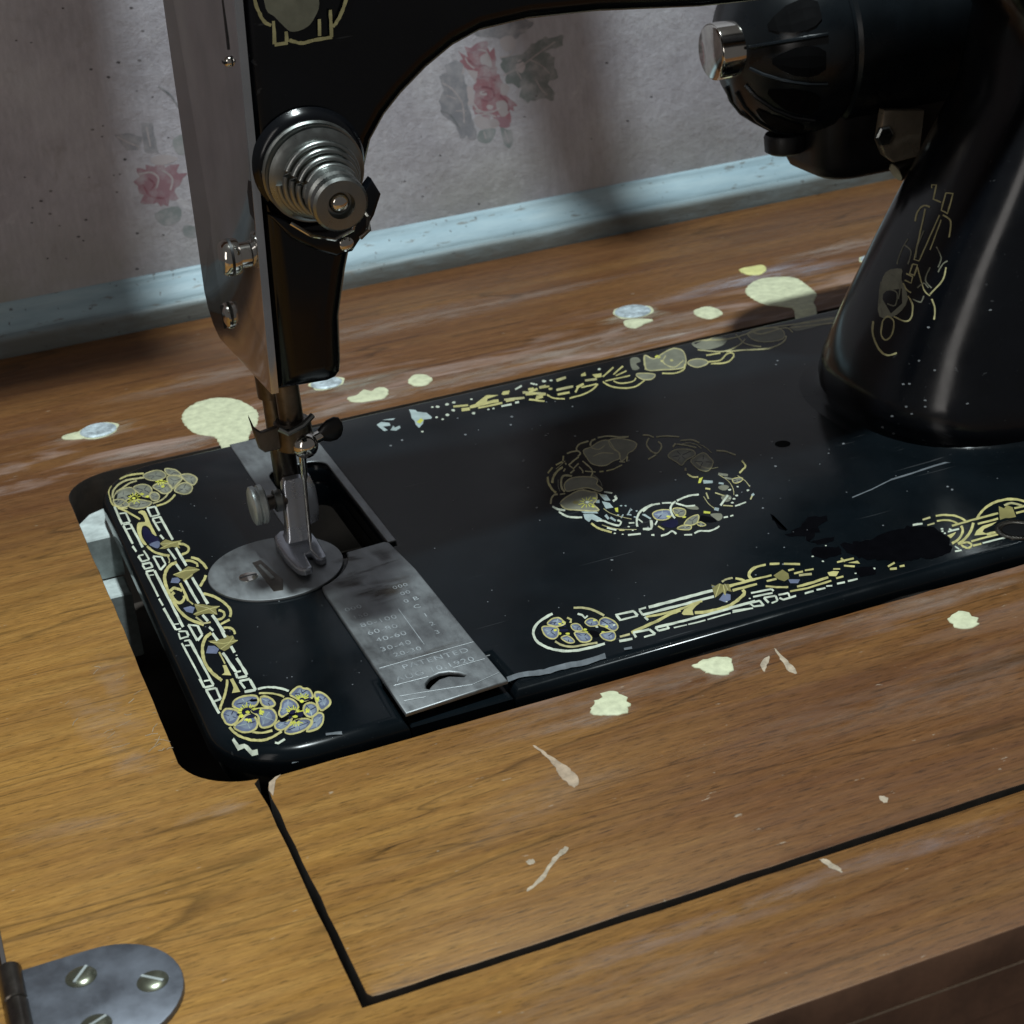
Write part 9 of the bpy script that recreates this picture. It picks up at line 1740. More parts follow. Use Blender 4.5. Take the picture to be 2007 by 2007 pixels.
# ================================================================ setting: wall and skirting
WALL_Y = 225.0
mb = MB()
mb.box(-420, 620, WALL_Y, WALL_Y + 30, -60, 520)
wall = mb.build('wall', 'wall', smooth=False)
tag(wall, kind='structure')
rose = transfer('rose_print', WALL_PRINT, lambda p, h: (p[0], WALL_Y - h, p[1]), wall, 'print')

mb = MB()
prof = [(WALL_Y - .05, -40), (213.4, -40), (213.0, 0.2), (212.6, 5.2), (213.0, 6.6), (214.2, 7.4), (216.0, 7.6), (216.6, 8.8), (221.6, 13.4), (222.8, 13.8), (223.4, 15.2), (224.4, 16.2), (WALL_Y - .05, 16.5)]
secs = []
for i in range(120):
    x = -420 + i * 1040 / 119
    w = .35 * math.sin(x * .031) + .25 * math.sin(x * .083 + 1)
    secs.append([(x, y + (w if 1 < j < 11 else 0), z + (.5 * w if 3 < j < 12 else 0)) for j, (y, z) in enumerate(prof)])
mb.loft(secs)
skirting = mb.build('skirting_board', 'skirting', angle=50)
tag(skirting, kind='structure')

# unseen boards added above the frame to cast shade on the wall and table
mb = MB(); mb.box(-420, 63, 83, WALL_Y - .1, 380, 398, 1.5)
blocker = mb.build('shade_board', 'dark_wood'); tag(blocker, kind='structure')
mb = MB()
mb.slab([(150, WALL_Y - .1), (153, 170), (162, 140), (172, 118), (182, 104), (196, 100), (196, WALL_Y - .1)][::-1], [], 398, 380, 1.0)
blocker2 = mb.build('shade_board', 'dark_wood'); tag(blocker2, kind='structure')

# ================================================================ sewing table
table = empty('sewing_table', (150, 0, 0))
tag(table, 'varnished brown wooden sewing table with paint drops around the machine well', 'table')
XL, XR = -48.6, 470.0
YF, YB = -203.6, 212.6
HX0, HX1, HY0, HY1 = -5.4, 376.0, -92.3, 91.6
hole = []
hole += arc(HX0 + 15, HY1 - 15, 15, 90, 180, 10)                   # rear left corner of the well
hole += [(HX0, 40), (HX0 + .3, -10), (HX0 + .2, -40)]
hole += [(HX0 + .2, HY0 + 21)] + arc(HX0 + 17, HY0 + 18, 17, 188, 262, 10)
hole += [(8.0, HY0 - .3), (8.6, HY0 - 10), (8.2, -169.9), (HX1, -169.9), (HX1, HY1)]
mb = MB()
hole = ragged(hole, 7, .12, 3)
mb.slab([(XL, YF), (XR, YF), (XR, YB), (XL, YB)], [hole], 0, -18, .3, steps=2)
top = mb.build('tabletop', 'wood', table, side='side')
top.data.materials.append(M['dark_wood'])
for p_ in top.data.polygons:
    if p_.center.y < (YF + .05) * MM: p_.material_index = 2
mb = MB(); mb.box(XL, XR, YF - .15, YF + .1, -8.6, -8.1)
mb.build('edge_scratch', 'tan', table, smooth=False)
# loose front panel of the well
ins = arc(14.5, HY0 - 4.2, 4.5, 100, 165, 5) + [(9.9, -100), (9.9, -166.6), (10.6, -167.9), (12, -168.1), (HX1 - 1.5, -168.1), (HX1 - 1.5, HY0)]
mb = MB()
ins = ragged(ins, 6, .16, 8)
mb.slab(ins, [], .05, -14, .35, steps=2)
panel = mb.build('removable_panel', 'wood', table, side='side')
panel.data.transform(Matrix.Translation((0, 0, .37))); panel.location.z -= .37      # cut from another board: its own run of grain
mb = MB()
mb.slab([(10.0, HY0 - 4.4), (10.8, HY0 - 1.6), (12.6, HY0 - .2), (13.9, HY0 + .05), (12.3, HY0 - 1.5), (11.0, HY0 - 5.2), (10.3, HY0 - 7)], [], .22, -1, .08)
mb.build('chipped_corner', 'tan', table)
# raw inner edge strip and the dark well below
mb = MB()
o2 = offset(hole if area(hole) > 0 else hole[::-1], -.6)
mb.loft([[(x, y, -18.2) for x, y in o2], [(x, y, -46) for x, y in o2]], cap=False)
mb.build('well_side', 'cavity', table)
mb = MB(); mb.box(-30, 400, -190, 110, -50, -46)
mb.build('well_floor', 'cavity', table)
mb = MB(); mb.slab([(-14, 59), (4.4, 59), (5.4, 80), (-1, 77), (-6, 70), (-14, 66)], [], -6, -19, .5)
mb.build('support_block', 'white_paint', table)
mb = MB(); mb.box(-14, 4.0, 47, 58.9, -40, -19.2, .5)
mb.build('support_block', 'white_paint', table)
mb = MB(); mb.slab([(-12, -99), (8, -99), (8, -93), (3, -84), (-3, -72), (-12, -70)], [], -12, -20, .5)
mb.build('corner_ledge', 'edge', table)
# front rail under the overhanging top, with a bead
mb = MB(); mb.box(XL, XR, YF + 1.2, YF + 20, -140, -18.2, .5)
rail = mb.build('front_rail', 'dark_wood', table)
# side leaf beyond the hinge
mb = MB(); mb.box(-330, XL - 1.6, YF, YB, -18, -.15, .6)
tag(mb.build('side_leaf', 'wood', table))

# paint drops, torn veneer and scratches
drops = {'c': ('paint_drop', 'cream', .28), 'y': ('paint_drop', 'yellow', .25), 't': ('torn_veneer', 'tan', .14), 's': ('scratch', 'scratch', .08)}
for ln in SPOTS.strip().split('\n'):
    P = [tuple(float(t) / 20 for t in q.split(',')) for q in ln[2:].split()]
    n_, m_, h_ = drops[ln[0]]
    if area(P) < 0: P = P[::-1]
    mb = MB()
    rg = random.Random(len(P) * 7 + int(P[0][0]))
    k_ = 1.0 if P[0][1] < 0 else .4
    P = ragged(P, .7, .3 * k_, len(P)) if ln[0] in 'cy' else ragged(P, .8, .22, len(P))
    if ln[0] in 'cy': P = [(x + .35 * k_ * math.sin(1.3 * x + 2.1 * y), y + .4 * k_ * math.sin(1.7 * y + .8 * x + 1)) for x, y in P]
    cx = sum(p[0] for p in P) / len(P); cy = sum(p[1] for p in P) / len(P)
    rs = [[(cx + (x - cx) * f, cy + (y - cy) * f, z) for x, y in P] for f, z in ((1, 0.02), (.985, h_ * .7 + .05), (.93, h_ + .05))]
    mb.loft(rs)
    mb.build(n_, m_, table, angle=60)
for i, (x, y) in enumerate(SCREWS):
    mb = MB()
    r = (5.8, 5.2, 6.4, 4.2)[i]
    mb.lathe([(0, r), (.3, r), (.75, r * .86), (.5, r * .6), (.35, r * .3), (.55, 0)], (x, y, .02), (0, 0, 1), 32)
    sc = mb.build('table_screw', 'zinc', table)
    mb = MB()
    ringp = [(x + (r + .7 + .5 * math.sin(3 * a + i) + .3 * math.sin(7 * a)) * math.cos(a), y + (r + .5 + .5 * math.sin(2 * a + i)) * math.sin(a)) for a in [j * math.pi / 18 for j in range(36)]]
    mb.slab(ringp, [[(x + r * .93 * math.cos(j * math.pi / 16), y + r * .93 * math.sin(j * math.pi / 16)) for j in range(32)]], .16, .02, .08)
    mb.build('filler_rim', 'cream', sc)
# waxy smears left by years of rubbing
WAX, LILAC, CRM = (.50, .42, .37), (.46, .44, .50), (.56, .55, .45)
for x, y, rx, ry, an, am, c_ in ((255, 134, 42, 9, .0, .75, LILAC), (300, 146, 34, 9, 0, .5, WAX), (160, 104, 60, 7, .0, .6, WAX), (110, 101, 50, 6, 0, .6, WAX), (60, 98, 46, 5, 0, .65, WAX), (200, 112, 40, 8, 0, .5, WAX), (205, 99, 22, 4, 0, .8, WAX), (90, 115, 40, 9, 0, .5, WAX), (20, 100, 22, 5, 0, .55, WAX), (38, 99, 14, 5, .1, .9, WAX),
                              (199, 124, 13, 8, 0, .8, CRM), (12, 124, 13, 6, 0, .6, CRM), (94, 118, 22, 5, 0, .7, CRM), (140, 165, 70, 10, 0, .35, WAX), (60, 150, 45, 9, 0, .35, WAX),
                              (80, -104, 15, 4, .0, .8, WAX), (112, -101, 20, 4, 0, .8, WAX), (178, -97, 22, 5, 0, .85, WAX), (140, -96, 50, 4, 0, .55, WAX), (90, -97, 40, 4, 0, .5, WAX), (60, -128, 26, 9, .3, .3, WAX), (150, -130, 60, 12, 0, .3, WAX),
                              (105, -176, 50, 3.0, 0, .45, LILAC), (60, -178, 40, 4, 0, .35, LILAC), (40, -186, 60, 7, 0, .35, WAX), (-17, -52, 8, 16, .2, .55, WAX), (-12, -32, 4.5, 14, 0, .4, WAX), (-14, -72, 6, 6, .4, .55, WAX), (-2, -98.5, 9, 2.6, 0, .6, WAX), (-30, -90, 18, 5, -.2, .3, WAX)):
    smudge(x, y, rx, ry, an, am * (.75 if y > 0 else .34), c_, table, z=.02 + .07 * (y < -92.4 and x > 9))
# loose lint and chips scraped up beside the well
rg = random.Random(4)
mb = MB()
for i in range(24):
    x = -6 - abs(rg.gauss(0, 9)); y = rg.uniform(-72, -25) - (x + 6) * .2; a = rg.uniform(-.8, 1.2); L = rg.uniform(.6, 4.2); w = rg.uniform(.08, .22)
    p0 = Vector((x, y, .05)); d = Vector((math.cos(a), math.sin(a), 0)) * L; n_ = Vector((-d.y, d.x, 0)).normalized() * w
    q = p0 + d * .5 + n_ * rg.uniform(-3, 3)
    mb.tube([p0, q, p0 + d], w * .4, 5)
tag(mb.build('lint', 'scratch', table), kind='stuff')

# hinge at the left edge
hg = MB()
pl_ = [(-46.8, -161.4)] + arc(-33.4, -147, 14.4, -90, 90, 20) + [(-46.8, -132.6)]
hg.slab(pl_, [], 1.3, .03, .35, steps=2)
hinge = hg.build('hinge', 'hinge', table)
for x, y, a in ((-36.3, -139.9, .9), (-24.5, -147.2, 2.4), (-36.0, -154.2, .4)):
    mb = MB(); mb.lathe([(0, 2.9), (.1, 2.9), (.45, 2.5), (.75, 1.7), (.85, 0)], (x, y, 1.28), (0, 0, 1), 28)
    s_ = mb.build('hinge_screw', 'screw', hinge)
    mb = MB(); c, s = math.cos(a), math.sin(a)
    mb.loft([[(x + u * c - v * s, y + u * s + v * c, z) for u, v in ((-2.3, -.28), (2.3, -.28), (2.3, .28), (-2.3, .28))] for z in (1.6, 2.16)])
    mb.build('slot', 'bright', hinge)
for y0, y1 in ((-131, -141), (-141.3, -152), (-152.3, -163)):
    mb = MB(); mb.cyl((-48.3, y0, .6), (-48.3, y1, .6), 2.3, 20)
    mb.build('knuckle', 'dark_steel', hinge)

# ================================================================ sewing machine
machine = empty('sewing_machine', (180, 0, 0))
tag(machine, 'black enamel vintage sewing machine with gold and pansy flower decals', 'sewing machine')
ZB = 3.0

# ---- bed
bx0, bx1, by0, by1 = 2.6, 372.0, -89.5, 85.0
outl = arc(bx0 + 20, by1 - 20, 20, 90, 180, 10) + arc(bx0 + 20, by0 + 20, 20, 180, 270, 10)
outl += [(44.2, by0), (44.2, -72), (69.2, -72), (69.2, by0)]
outl += [(bx1, by0), (bx1, by1)]
openg = [(49.5, -5), (49.5, 50)] + arc(54, 53, 4.5, 180, 90, 4) + arc(61.5, 52.5, 5, 90, 0, 5) + [(66.5, -5)]
mb = MB()
mb.slab(outl, [openg], ZB, -3.2, 3.4, steps=5, bottom=False)
bed = mb.build('bed', 'lacquer', machine, angle=50)
# lower flange of the casting
low = arc(bx0 + 24, by1 - 24, 22, 90, 180, 10) + arc(bx0 + 26, by0 + 24, 23.5, 180, 262, 10) + [(60, by0 - .3), (90, by0 - 1.0), (bx1, by0 - 1.2), (bx1, by1)]
mb = MB()
mb.slab(low, [openg], -3.0, -11, 1.4, steps=3, bottom=False)
mb.build('bed_flange', 'lacquer', bed, angle=50)
mb = MB(); mb.box(46, 70, -10, 60, -34, -30); mb.build('race_floor', 'bare', bed, smooth=False)
mb = MB(); mb.box(49.8, 66.2, -4.8, 5, -3.4, -2.2, .2); mb.build('race_ledge', 'bare', bed)
mb = MB(); mb.lathe([(0, 2.2), (.06, 2.2), (.06, 0)], (185.3, -4.2, ZB + .01), (0, 0, 1), 24); mb.build('oil_hole', 'bare', bed)
def edge_drop(x, y):
    # the print follows the rounded rim of the casting
    r = 20.0
    dx = bx0 + r - x; dy = max(by0 + r - y, y - (by1 - r))
    if dx > 0 and dy > 0: e = r - math.hypot(dx, dy)
    else: e = min(x - bx0, y - by0, by1 - y)
    e = max(e, .02)
    return 0.0 if e >= 3.4 else 3.4 - math.sqrt(max(0, 3.4 ** 2 - (3.4 - e) ** 2))
on_bed = lambda p, h: (p[0], p[1], ZB + h - edge_drop(p[0], p[1]))
transfer('left_border_decal', DEC_LEFT, on_bed, bed)
transfer('front_border_decal', DEC_FRONT, on_bed, bed)
transfer('rear_border_decal', DEC_REAR, on_bed, bed)
transfer('wreath_decal', DEC_WREATH, on_bed, bed)
wear_to = lambda p, h: on_bed((p[0], max(p[1] + (1.7 if 66 < p[0] < 112 and p[1] < -82 else 0), by0 + .05)), h + (.22 if p[1] < by0 + 6 else .03))
tag(transfer('paint_wear', BED_WEAR, wear_to, bed), kind='stuff')
mb = MB()
mb.lathe([(0, 3.6), (.02, 5.4), (.35, 5.4), (.5, 5.0), (.5, 4.0), (.3, 3.6), (0, 3.6)], (208.6, -81.4, ZB + .02), (0, 0, 1), 36, cap=False)
mb.build('screw_eyelet', 'dark_steel', bed)
mb = MB(); mb.lathe([(0, 3.7), (.06, 3.6), (.06, 0)], (208.6, -81.4, ZB + .02), (0, 0, 1), 24); mb.build('oil_hole', 'bare', bed)
mb = MB(); mb.box(44.5, 68.9, by0 + .4, -71.5, -3.0, .9, .4)
mb.build('notch_floor', 'lacquer', bed)

# ---- rear plate of the channel
mb = MB()
mb.slab([(44.6, 83.2), (44.6, -1), (49.3, -4.8), (49.3, 50)] + arc(54, 53, 4.7, 180, 90, 4) + arc(61.5, 52.5, 5.2, 90, 0, 5) + [(66.7, -4.8), (69.0, -4.8), (69.0, 83.2)], [], ZB + .25, ZB - .2, .15)
mb.build('channel_plate', 'steel', machine)
# ---- needle plate
NX, NY, NR = 36.3, -4.0, 17.6
mb = MB()
slots = [[(43.2, 4.5), (44.3, 4.5), (44.3, -8), (43.2, -8)], [(48.0, 3.5), (49.0, 3.5), (49.0, -6), (48.0, -6)], [(45.4, -3.2), (47.6, -3.2), (47.6, -5.2), (45.4, -5.2)]]
mb.slab([(NX + NR * math.cos(i * math.pi / 36), NY + NR * math.sin(i * math.pi / 36)) for i in range(72)], [], ZB + .7, ZB + .05, .3, steps=2)
nplate = mb.build('needle_plate', 'steel', machine)
for q in slots:
    mb = MB(); mb.slab(q[::-1], [], ZB + .72, ZB + .5, .01); mb.build('feed_slot', 'bare', nplate, smooth=False)
mb = MB(); mb.lathe([(0, 2.5), (.3, 2.5), (.5, 1.8), (.55, 0)], (28.6, -6.0, ZB + .68), (0, 0, 1), 24)
nsc = mb.build('plate_screw', 'chrome', nplate)
mb = MB(); mb.box(26.4, 30.8, -6.3, -5.7, ZB + 1.05, ZB + 1.25); mb.build('slot', 'matte_black', nplate)
mb = MB(); mb.slab([(31.4, 1.5), (33.8, 2.0), (36.2, -12), (34.8, -17.5), (32.4, -17)], [], ZB + .76, ZB + .6, .05)
mb.build('plate_recess', 'dark_steel', nplate)
mb = MB(); mb.slab([(32.2, -1), (33.2, -.6), (34.6, -10), (33.4, -10.5)], [], ZB + 1.0, ZB + .7, .2)
mb.build('recess_rib', 'disc', nplate)
# ---- slide plate
sl = arc(NX, NY, 18.8, -66, -10, 10) + [(55.0, -5.9), (65.6, -5.2), (66.6, -6.2), (68.0, -24), (68.4, -66), (68.9, -86.4), (43.9, -88.2), (43.7, -66), (43.6, -24)]
CRES = [(51.4, -80.4), (52.0, -78.3), (53.7, -76.4), (56.2, -75.6), (58.4, -76.1), (60.2, -77.6), (61.4, -79.5), (60.6, -79.9), (57.7, -78.0), (55.2, -78.2), (53.0, -79.8), (51.9, -81.0)]
mb = MB()
mb.slab(sl if area(sl) > 0 else sl[::-1], [CRES], 3.95, 3.05, .45, steps=3)
slide = mb.build('slide_plate', 'steel', machine)
for (xa, ya, xb, yb, w) in ((44.6, -66.9, 68.0, -66.5, .25), (45.2, -75.9, 53.4, -76.1, .3), (59.8, -75.2, 67.6, -75.0, .22), (45.0, -80.8, 61.2, -84.2, .25), (61.2, -84.2, 68.2, -82.4, .25), (45.2, -83.2, 50, -84, .3)):
    mb = MB(); mb.tube([(xa, ya, 3.95), ((xa + xb) / 2, (ya + yb) / 2, 3.97), (xb, yb, 3.95)], w * .6, 8)
    mb.build('ridge', 'steel', slide)
mb = MB(); mb.box(57.3, 57.5, -61.7, -42.2, 3.93, 3.99); mb.build('ruled_line', 'engrave', slide, smooth=False)
for txt, x, y, sz in (('000', 45.5, -37.0, 2.6), ('150', 46.1, -41.6, 2.4), ('80-100', 46.6, -46.4, 2.9), ('60-80', 47.0, -50.9, 2.9), ('40-60', 47.8, -55.2, 2.9), ('30-40', 47.4, -59.9, 2.9), ('20-30', 49.4, -63.8, 2.6),
                      ('000', 59.5, -32.0, 2.4), ('00', 60.2, -36.0, 2.4), ('0 B', 59.7, -40.2, 2.6), ('C', 60.9, -44.2, 2.6), ('1', 61.6, -49.4, 2.8), ('2', 61.6, -54.2, 2.6), ('3', 61.4, -58.6, 2.6),
                      ('PATENTED', 49.4, -70.2, 3.0), ('AUG 10,1920', 46.4, -74.6, 3.0)):
    lettering('engraved_text', txt, x, y, 3.955, sz, slide)

RUST = (.045, .032, .022)
for x, y, rx, ry, an, am in ((57, -31, 8, 7, .1, .95), (51, -22, 5, 5, .4, .8), (58, -18, 7, 1.6, .1, 1.0), (54, -10, 4, 1.6, -.3, 1.0), (63, -12, 3, 6, 0, .5), (56, -66, 11, 2.0, .02, .6)):
    smudge(x, y, rx, ry, an, am, RUST, slide, z=3.97, name='rust_stain')
# ---- pillar
PL = [(2.6, 212.5, 43), (3, 212.5, 43), (6, 209.5, 43), (10, 208.8, 42.3), (16, 210, 41), (30, 216, 37.5), (50, 227, 34), (69, 238.5, 31), (91, 252, 28), (112, 256, 26), (122, 250, 25), (130, 240, 23), (140, 225, 21)]
mb = MB(); secs = []
def superell(l, h, z, n=64, e=2.6, r=304):
    c, a = (l + r) / 2, (r - l) / 2
    P = []
    for i in range(n):
        t = 2 * math.pi * i / n
        u, w = math.cos(t), math.sin(t)
        P.append((c + a * math.copysign(abs(u) ** (2 / e), u), h * math.copysign(abs(w) ** (2 / e), w), z))
    return P
mb.loft([superell(l, h, z) for z, l, h in PL])
pillar = mb.build('pillar', 'head', machine, angle=60)
mb = MB()
mb.loft([superell(205, 51, ZB + .02), superell(208.5, 47.5, ZB + .35), superell(211, 45, ZB + 1.0), superell(212, 43.4, ZB + 2.0), superell(212, 42.6, ZB + 3)], cap=False)
mb.build('base_collar', 'lacquer', pillar)
transfer('pillar_decal', DEC_PILLAR, lambda p, h: p, pillar)  # dull strokes: shade on the pillar is put into their tint

# ---- arm and head casting: side outline (x, z), rounded over the front and back
sil = [(39.3, 58.8), (52.5, 58.2)] + [(54.6, 58.7), (55.9, 60.0), (56.5, 62.5)] + [(57.6, 74), (60.6, 85), (64.5, 96), (68.4, 108), (70.6, 113.6), (74.6, 118.6), (79.3, 122.7), (86, 127.4), (93, 131.2), (100, 133.4), (112, 134.2), (130, 133.4), (157, 130.6), (200, 128.4), (222, 127), (236, 122), (262, 118), (316, 118),
       (316, 205), (230, 206), (110, 196), (80, 205), (66, 232), (47.5, 240), (44.3, 150)]
def warp(p):
    """p = (x, z, depth) -> world; the arm is slimmer than the head, the face end is slightly skewed"""
    x, z, y = p
    h = 1.0 if x < 62 else max(.84, 1.0 - (x - 62) / 45 * .16)
    k = max(0.0, min(1.0, (60 - x) / 20))
    t = (y + 25) / 50
    return (x - k * t * (3.3 + (z - 61) / 89 * 2.9), y * h, z)
mb = MB()
L = sil if area(sil) > 0 else sil[::-1]
depth = []
for j in range(6):
    a = j / 5 * math.pi / 2
    depth.append((5.0 * (1 - math.sin(a)), -25.4 + 5.0 * (1 - math.cos(a))))
rings = [[warp((x, z, y)) for x, z in offset(L, d)] for d, y in depth]
rings += [[warp((x, z, -y)) for x, z in offset(L, d)] for d, y in depth[::-1]]
# front flat sits at the most forward ring
rings = [[warp((x, z, -25.4)) for x, z in offset(L, 5.0)]] + [[warp((x, z, -25.4 + 5.0 * (1 - math.sqrt(max(0, 1 - (1 - d / 5.0) ** 2))))) for x, z in offset(L, d)] for d in (3.2, 1.9, .9, .3, 0)] \
      + [[warp((x, z, 25.4 - 5.0 * (1 - math.sqrt(max(0, 1 - (1 - d / 5.0) ** 2))))) for x, z in offset(L, d)] for d in (0, .3, .9, 1.9, 3.2, 5.0)]
rr = mb.loft(rings, cap=False)
for r in (rr[0], rr[-1]):
    es = [mb.bm.edges.get((r[i], r[(i + 1) % len(r)])) for i in range(len(r))]
    bmesh.ops.triangle_fill(mb.bm, use_beauty=True, edges=[e for e in es if e])
arm = mb.build('arm', 'head', machine, angle=50)
transfer('arm_emblem', DEC_ARM, lambda p, h: (p[0], -25.4 - h, p[1]), arm)

# ---- face plate
def facex(y, z): return 39.3 + (z - 61) / 89 * 5 - (y + 25) / 50 * (3.3 + (z - 61) / 89 * 2.9)
fo = [(-25.3, 59.2), (16, 60.6), (20.5, 63.0), (23.6, 66.6), (25.2, 71), (25.2, 150), (25.2, 238), (-25.3, 238), (-25.3, 150)]
mb = MB()
mb.slab(fo, [], 1.5, -.4, .35, to=lambda p: (facex(p[0], p[1]) - p[2], p[0], p[1]), steps=2)
fplate = mb.build('face_plate', 'face', machine)
def face_screw(y, z, r, slot_a, name='face_screw', mat='chrome'):
    x = facex(y, z) - 1.5
    mb = MB(); mb.lathe([(0, r), (.5, r), (1.1, r * .82), (1.5, r * .45), (1.6, 0)], (x, y, z), (-1, 0, -.02), 28)
    o = mb.build(name, mat, fplate)
    mb = MB(); c, s = math.cos(slot_a), math.sin(slot_a)
    mb.loft([[(x - d, y + u * c - v * s, z + u * s + v * c) for u, v in ((-r * .9, -.3), (r * .9, -.3), (r * .9, .3), (-r * .9, .3))] for d in (1.0, 1.66)])
    mb.build('slot', 'matte_black', fplate)
    return o
mb = MB(); x0 = facex(-18.5, 91.6) - 1.4
mb.lathe([(0, 3.0), (2.4, 3.0), (2.6, 4.0), (3.4, 4.3), (5.8, 4.2), (6.6, 3.6), (7.0, 0)], (x0, -18.5, 91.6), (-1, 0, .03), 32)
ts = mb.build('face_thumb_screw', 'chrome', fplate)
mb = MB(); mb.lathe([(4.2, 4.1), (4.3, 4.36), (4.9, 4.36), (5.0, 4.1)], (x0, -18.5, 91.6), (-1, 0, .03), 32); mb.build('slot', 'matte_black', fplate)
face_screw(4.5, 70.2, 3.3, 1.5)
face_screw(-19, 135.6, 1.2, 0, 'thread_pin')
# thread slot in the plate
mb = MB(); x0 = facex(-18, 148) - 1.52
mb.slab([(-18.6, 138), (-17.8, 138), (-16.6, 175), (-18.0, 175)], [], .05, -.3, .01, to=lambda p: (facex(p[0], p[1]) - 1.5 - p[2], p[0], p[1]))
mb.build('thread_slot', 'matte_black', fplate)
mb = MB(); mb.slab([(-25.0, 101), (-22.4, 102), (-22.0, 107), (-23.4, 110), (-25.0, 110)], [], .05, -.3, .01, to=lambda p: (facex(p[0], p[1]) - 1.5 - p[2], p[0], p[1]))
mb.build('edge_notch', 'matte_black', fplate)

# ---- thread tension unit
TO = Vector((54.2, -25.4, 111.2)); TA = Vector((0, -24.6, -3.4)).normalized()
def on_t(t): return TO + TA * t
tension = empty('tension_unit', tuple(TO)); tension.parent = machine; tension.location = (TO - Vector((180, 0, 0))) * MM
mb = MB(); mb.lathe([(-1, 13.4), (.2, 12.8), (1.0, 12.2), (1.6, 11.4), (1.9, 0)], TO, TA, 56); mb.build('boss', 'head', tension)
mb = MB(); mb.lathe([(1.9, 11.4), (2.9, 11.6), (3.4, 11.2), (3.6, 9.6), (3.6, 0)], TO, TA, 56); mb.build('dial_ring', 'disc', tension)
mb = MB(); mb.lathe([(3.7, 6), (4.6, 9.6), (4.9, 11.2), (5.2, 11.4), (5.2, 10.8), (4.9, 6)], TO, TA, 56); mb.build('tension_disc', 'disc', tension)
mb = MB(); mb.lathe([(5.6, 6), (5.5, 10.2), (5.8, 10.9), (6.2, 10.2), (7.2, 8.6), (7.4, 0)], TO, TA, 56); mb.build('tension_disc', 'disc', tension)
mb = MB()
u_ = TA.cross(Vector((0, 0, 1))).normalized(); w_ = TA.cross(u_)
P = []
turns, n_ = 4.0, 160
for i in range(n_ + 1):
    f = i / n_; a = f * turns * 2 * math.pi
    r = 9.0 - 3.4 * f
    P.append(on_t(7.4 + 9.6 * f) + (u_ * math.cos(a) + w_ * math.sin(a)) * r)
mb.tube(P, .82, 10); mb.build('coil_spring', 'disc', tension)
mb = MB(); mb.lathe([(6, 2.6), (22.0, 2.6), (22.2, 0)], TO, TA, 24); mb.build('stud', 'dark_steel', tension)
# knurled nut
mb = MB(); secs = []
for t, r in ((16.6, 5.2), (17.1, 6.1), (20.0, 6.1), (20.6, 5.5), (21.2, 5.5), (21.8, 6.1), (23.8, 6.1), (24.4, 5.6), (24.5, 3.1), (22.6, 2.8)):
    secs.append([on_t(t) + (u_ * math.cos(i * math.pi / 48) + w_ * math.sin(i * math.pi / 48)) * (r + (.11 if i % 2 and r > 6 else 0)) for i in range(96)])
mb.loft(secs); mb.build('thumb_nut', 'disc', tension)
mb = MB(); mb.lathe([(22.0, 2.3), (23.2, 2.2), (24.0, 1.5), (24.3, 0)], TO, TA, 24); mb.build('stud_end', 'chrome', tension)
# thread guard below the discs, with its screw and hook
mb = MB()
gp = [(42.5, 103), (47, 96.5), (52.5, 92.4), (57, 90.2), (61, 90.6), (64.2, 94.2), (67.2, 98.0), (69.4, 102.6), (67.6, 106.5), (64, 103), (58, 98.6), (50, 99)]
mb.slab(gp, [], 3.4, 0, .8, to=lambda p: (p[0], -25.2 - p[2], p[1]), steps=3)
mb.build('thread_guard', 'head', tension)
mb = MB(); mb.lathe([(0, 1.7), (.7, 1.7), (1.1, 1.1), (1.2, 0)], (59.6, -28.6, 92.8), (0, -1, 0), 20); mb.build('guard_screw', 'chrome', tension)
mb = MB(); mb.tube([(47, -30.5, 100.5), (51, -32, 97.2), (56, -33, 95.6), (60.5, -33, 97), (62.5, -32.5, 100.5), (61, -31.5, 102.5)], .45, 8); mb.build('check_spring', 'chrome', tension)
mb = MB(); mb.tube([(63.6, -29.5, 101.2), (64.6, -32, 99), (64.2, -33, 96.4), (62.2, -32, 94.6)], .6, 8); mb.build('thread_hook', 'dark_steel', tension)
mb = MB(); mb.tube([(42.8, -27.0, 112.0), (45.6, -27.4, 111.6)], .5, 8); mb.build('index_pin', 'dark_steel', tension)

# ---- bars, clamp, needle
mb = MB(); mb.cyl((47.0, 0, 38), (47.0, 0, 66), 3.1, 24); mb.build('needle_bar', 'dark_steel', machine)
mb = MB()
mb.lathe([(0, 2.2), (1.2, 3.2), (1.6, 3.3), (26, 3.3), (26.2, 4.3), (46, 4.3)], (45.9, 11.5, 18.2), (0, 0, 1), 28)
pbar = mb.build('presser_bar', 'dark_steel', machine)
clamp = empty('needle_clamp', (47, 0, 37)); clamp.parent = machine; clamp.location = Vector((47 - 180, 0, 37)) * MM
mb = MB(); mb.lathe([(0, 4.0), (.6, 4.8), (7.4, 4.8), (8.0, 4.2)], (47.0, -.4, 33.6), (0, 0, 1), 32); mb.build('clamp_body', 'dark_steel', clamp)
mb = MB(); mb.lathe([(r_ * 3.4 - 0, 3.4 * math.sqrt(max(0, 1 - r_ * r_))) for r_ in (-1, -.92, -.75, -.5, -.2, .1, .4, .65, .85, .96, 1)], (48.6, -4.2, 35.4), (1, 0, .05), 32); mb.build('clamp_ball', 'chrome', clamp)
mb = MB(); mb.cyl((50.4, -3.6, 36.0), (53.4, -2.6, 36.4), 1.5, 20); mb.build('screw_shank', 'chrome', clamp)
mb = MB()
secs = []
for t, a, b in ((0, 1.6, 1.2), (1.2, 2.6, 1.5), (3.2, 3.7, 1.6), (5.6, 4.0, 1.5), (7.2, 3.2, 1.3), (8.0, 1.6, .8)):
    secs.append([(52.8 + t * .8, -2.6 + b * math.sin(i * math.pi / 12), 36.8 + t * .12 + a * .8 * math.cos(i * math.pi / 12)) for i in range(24)])
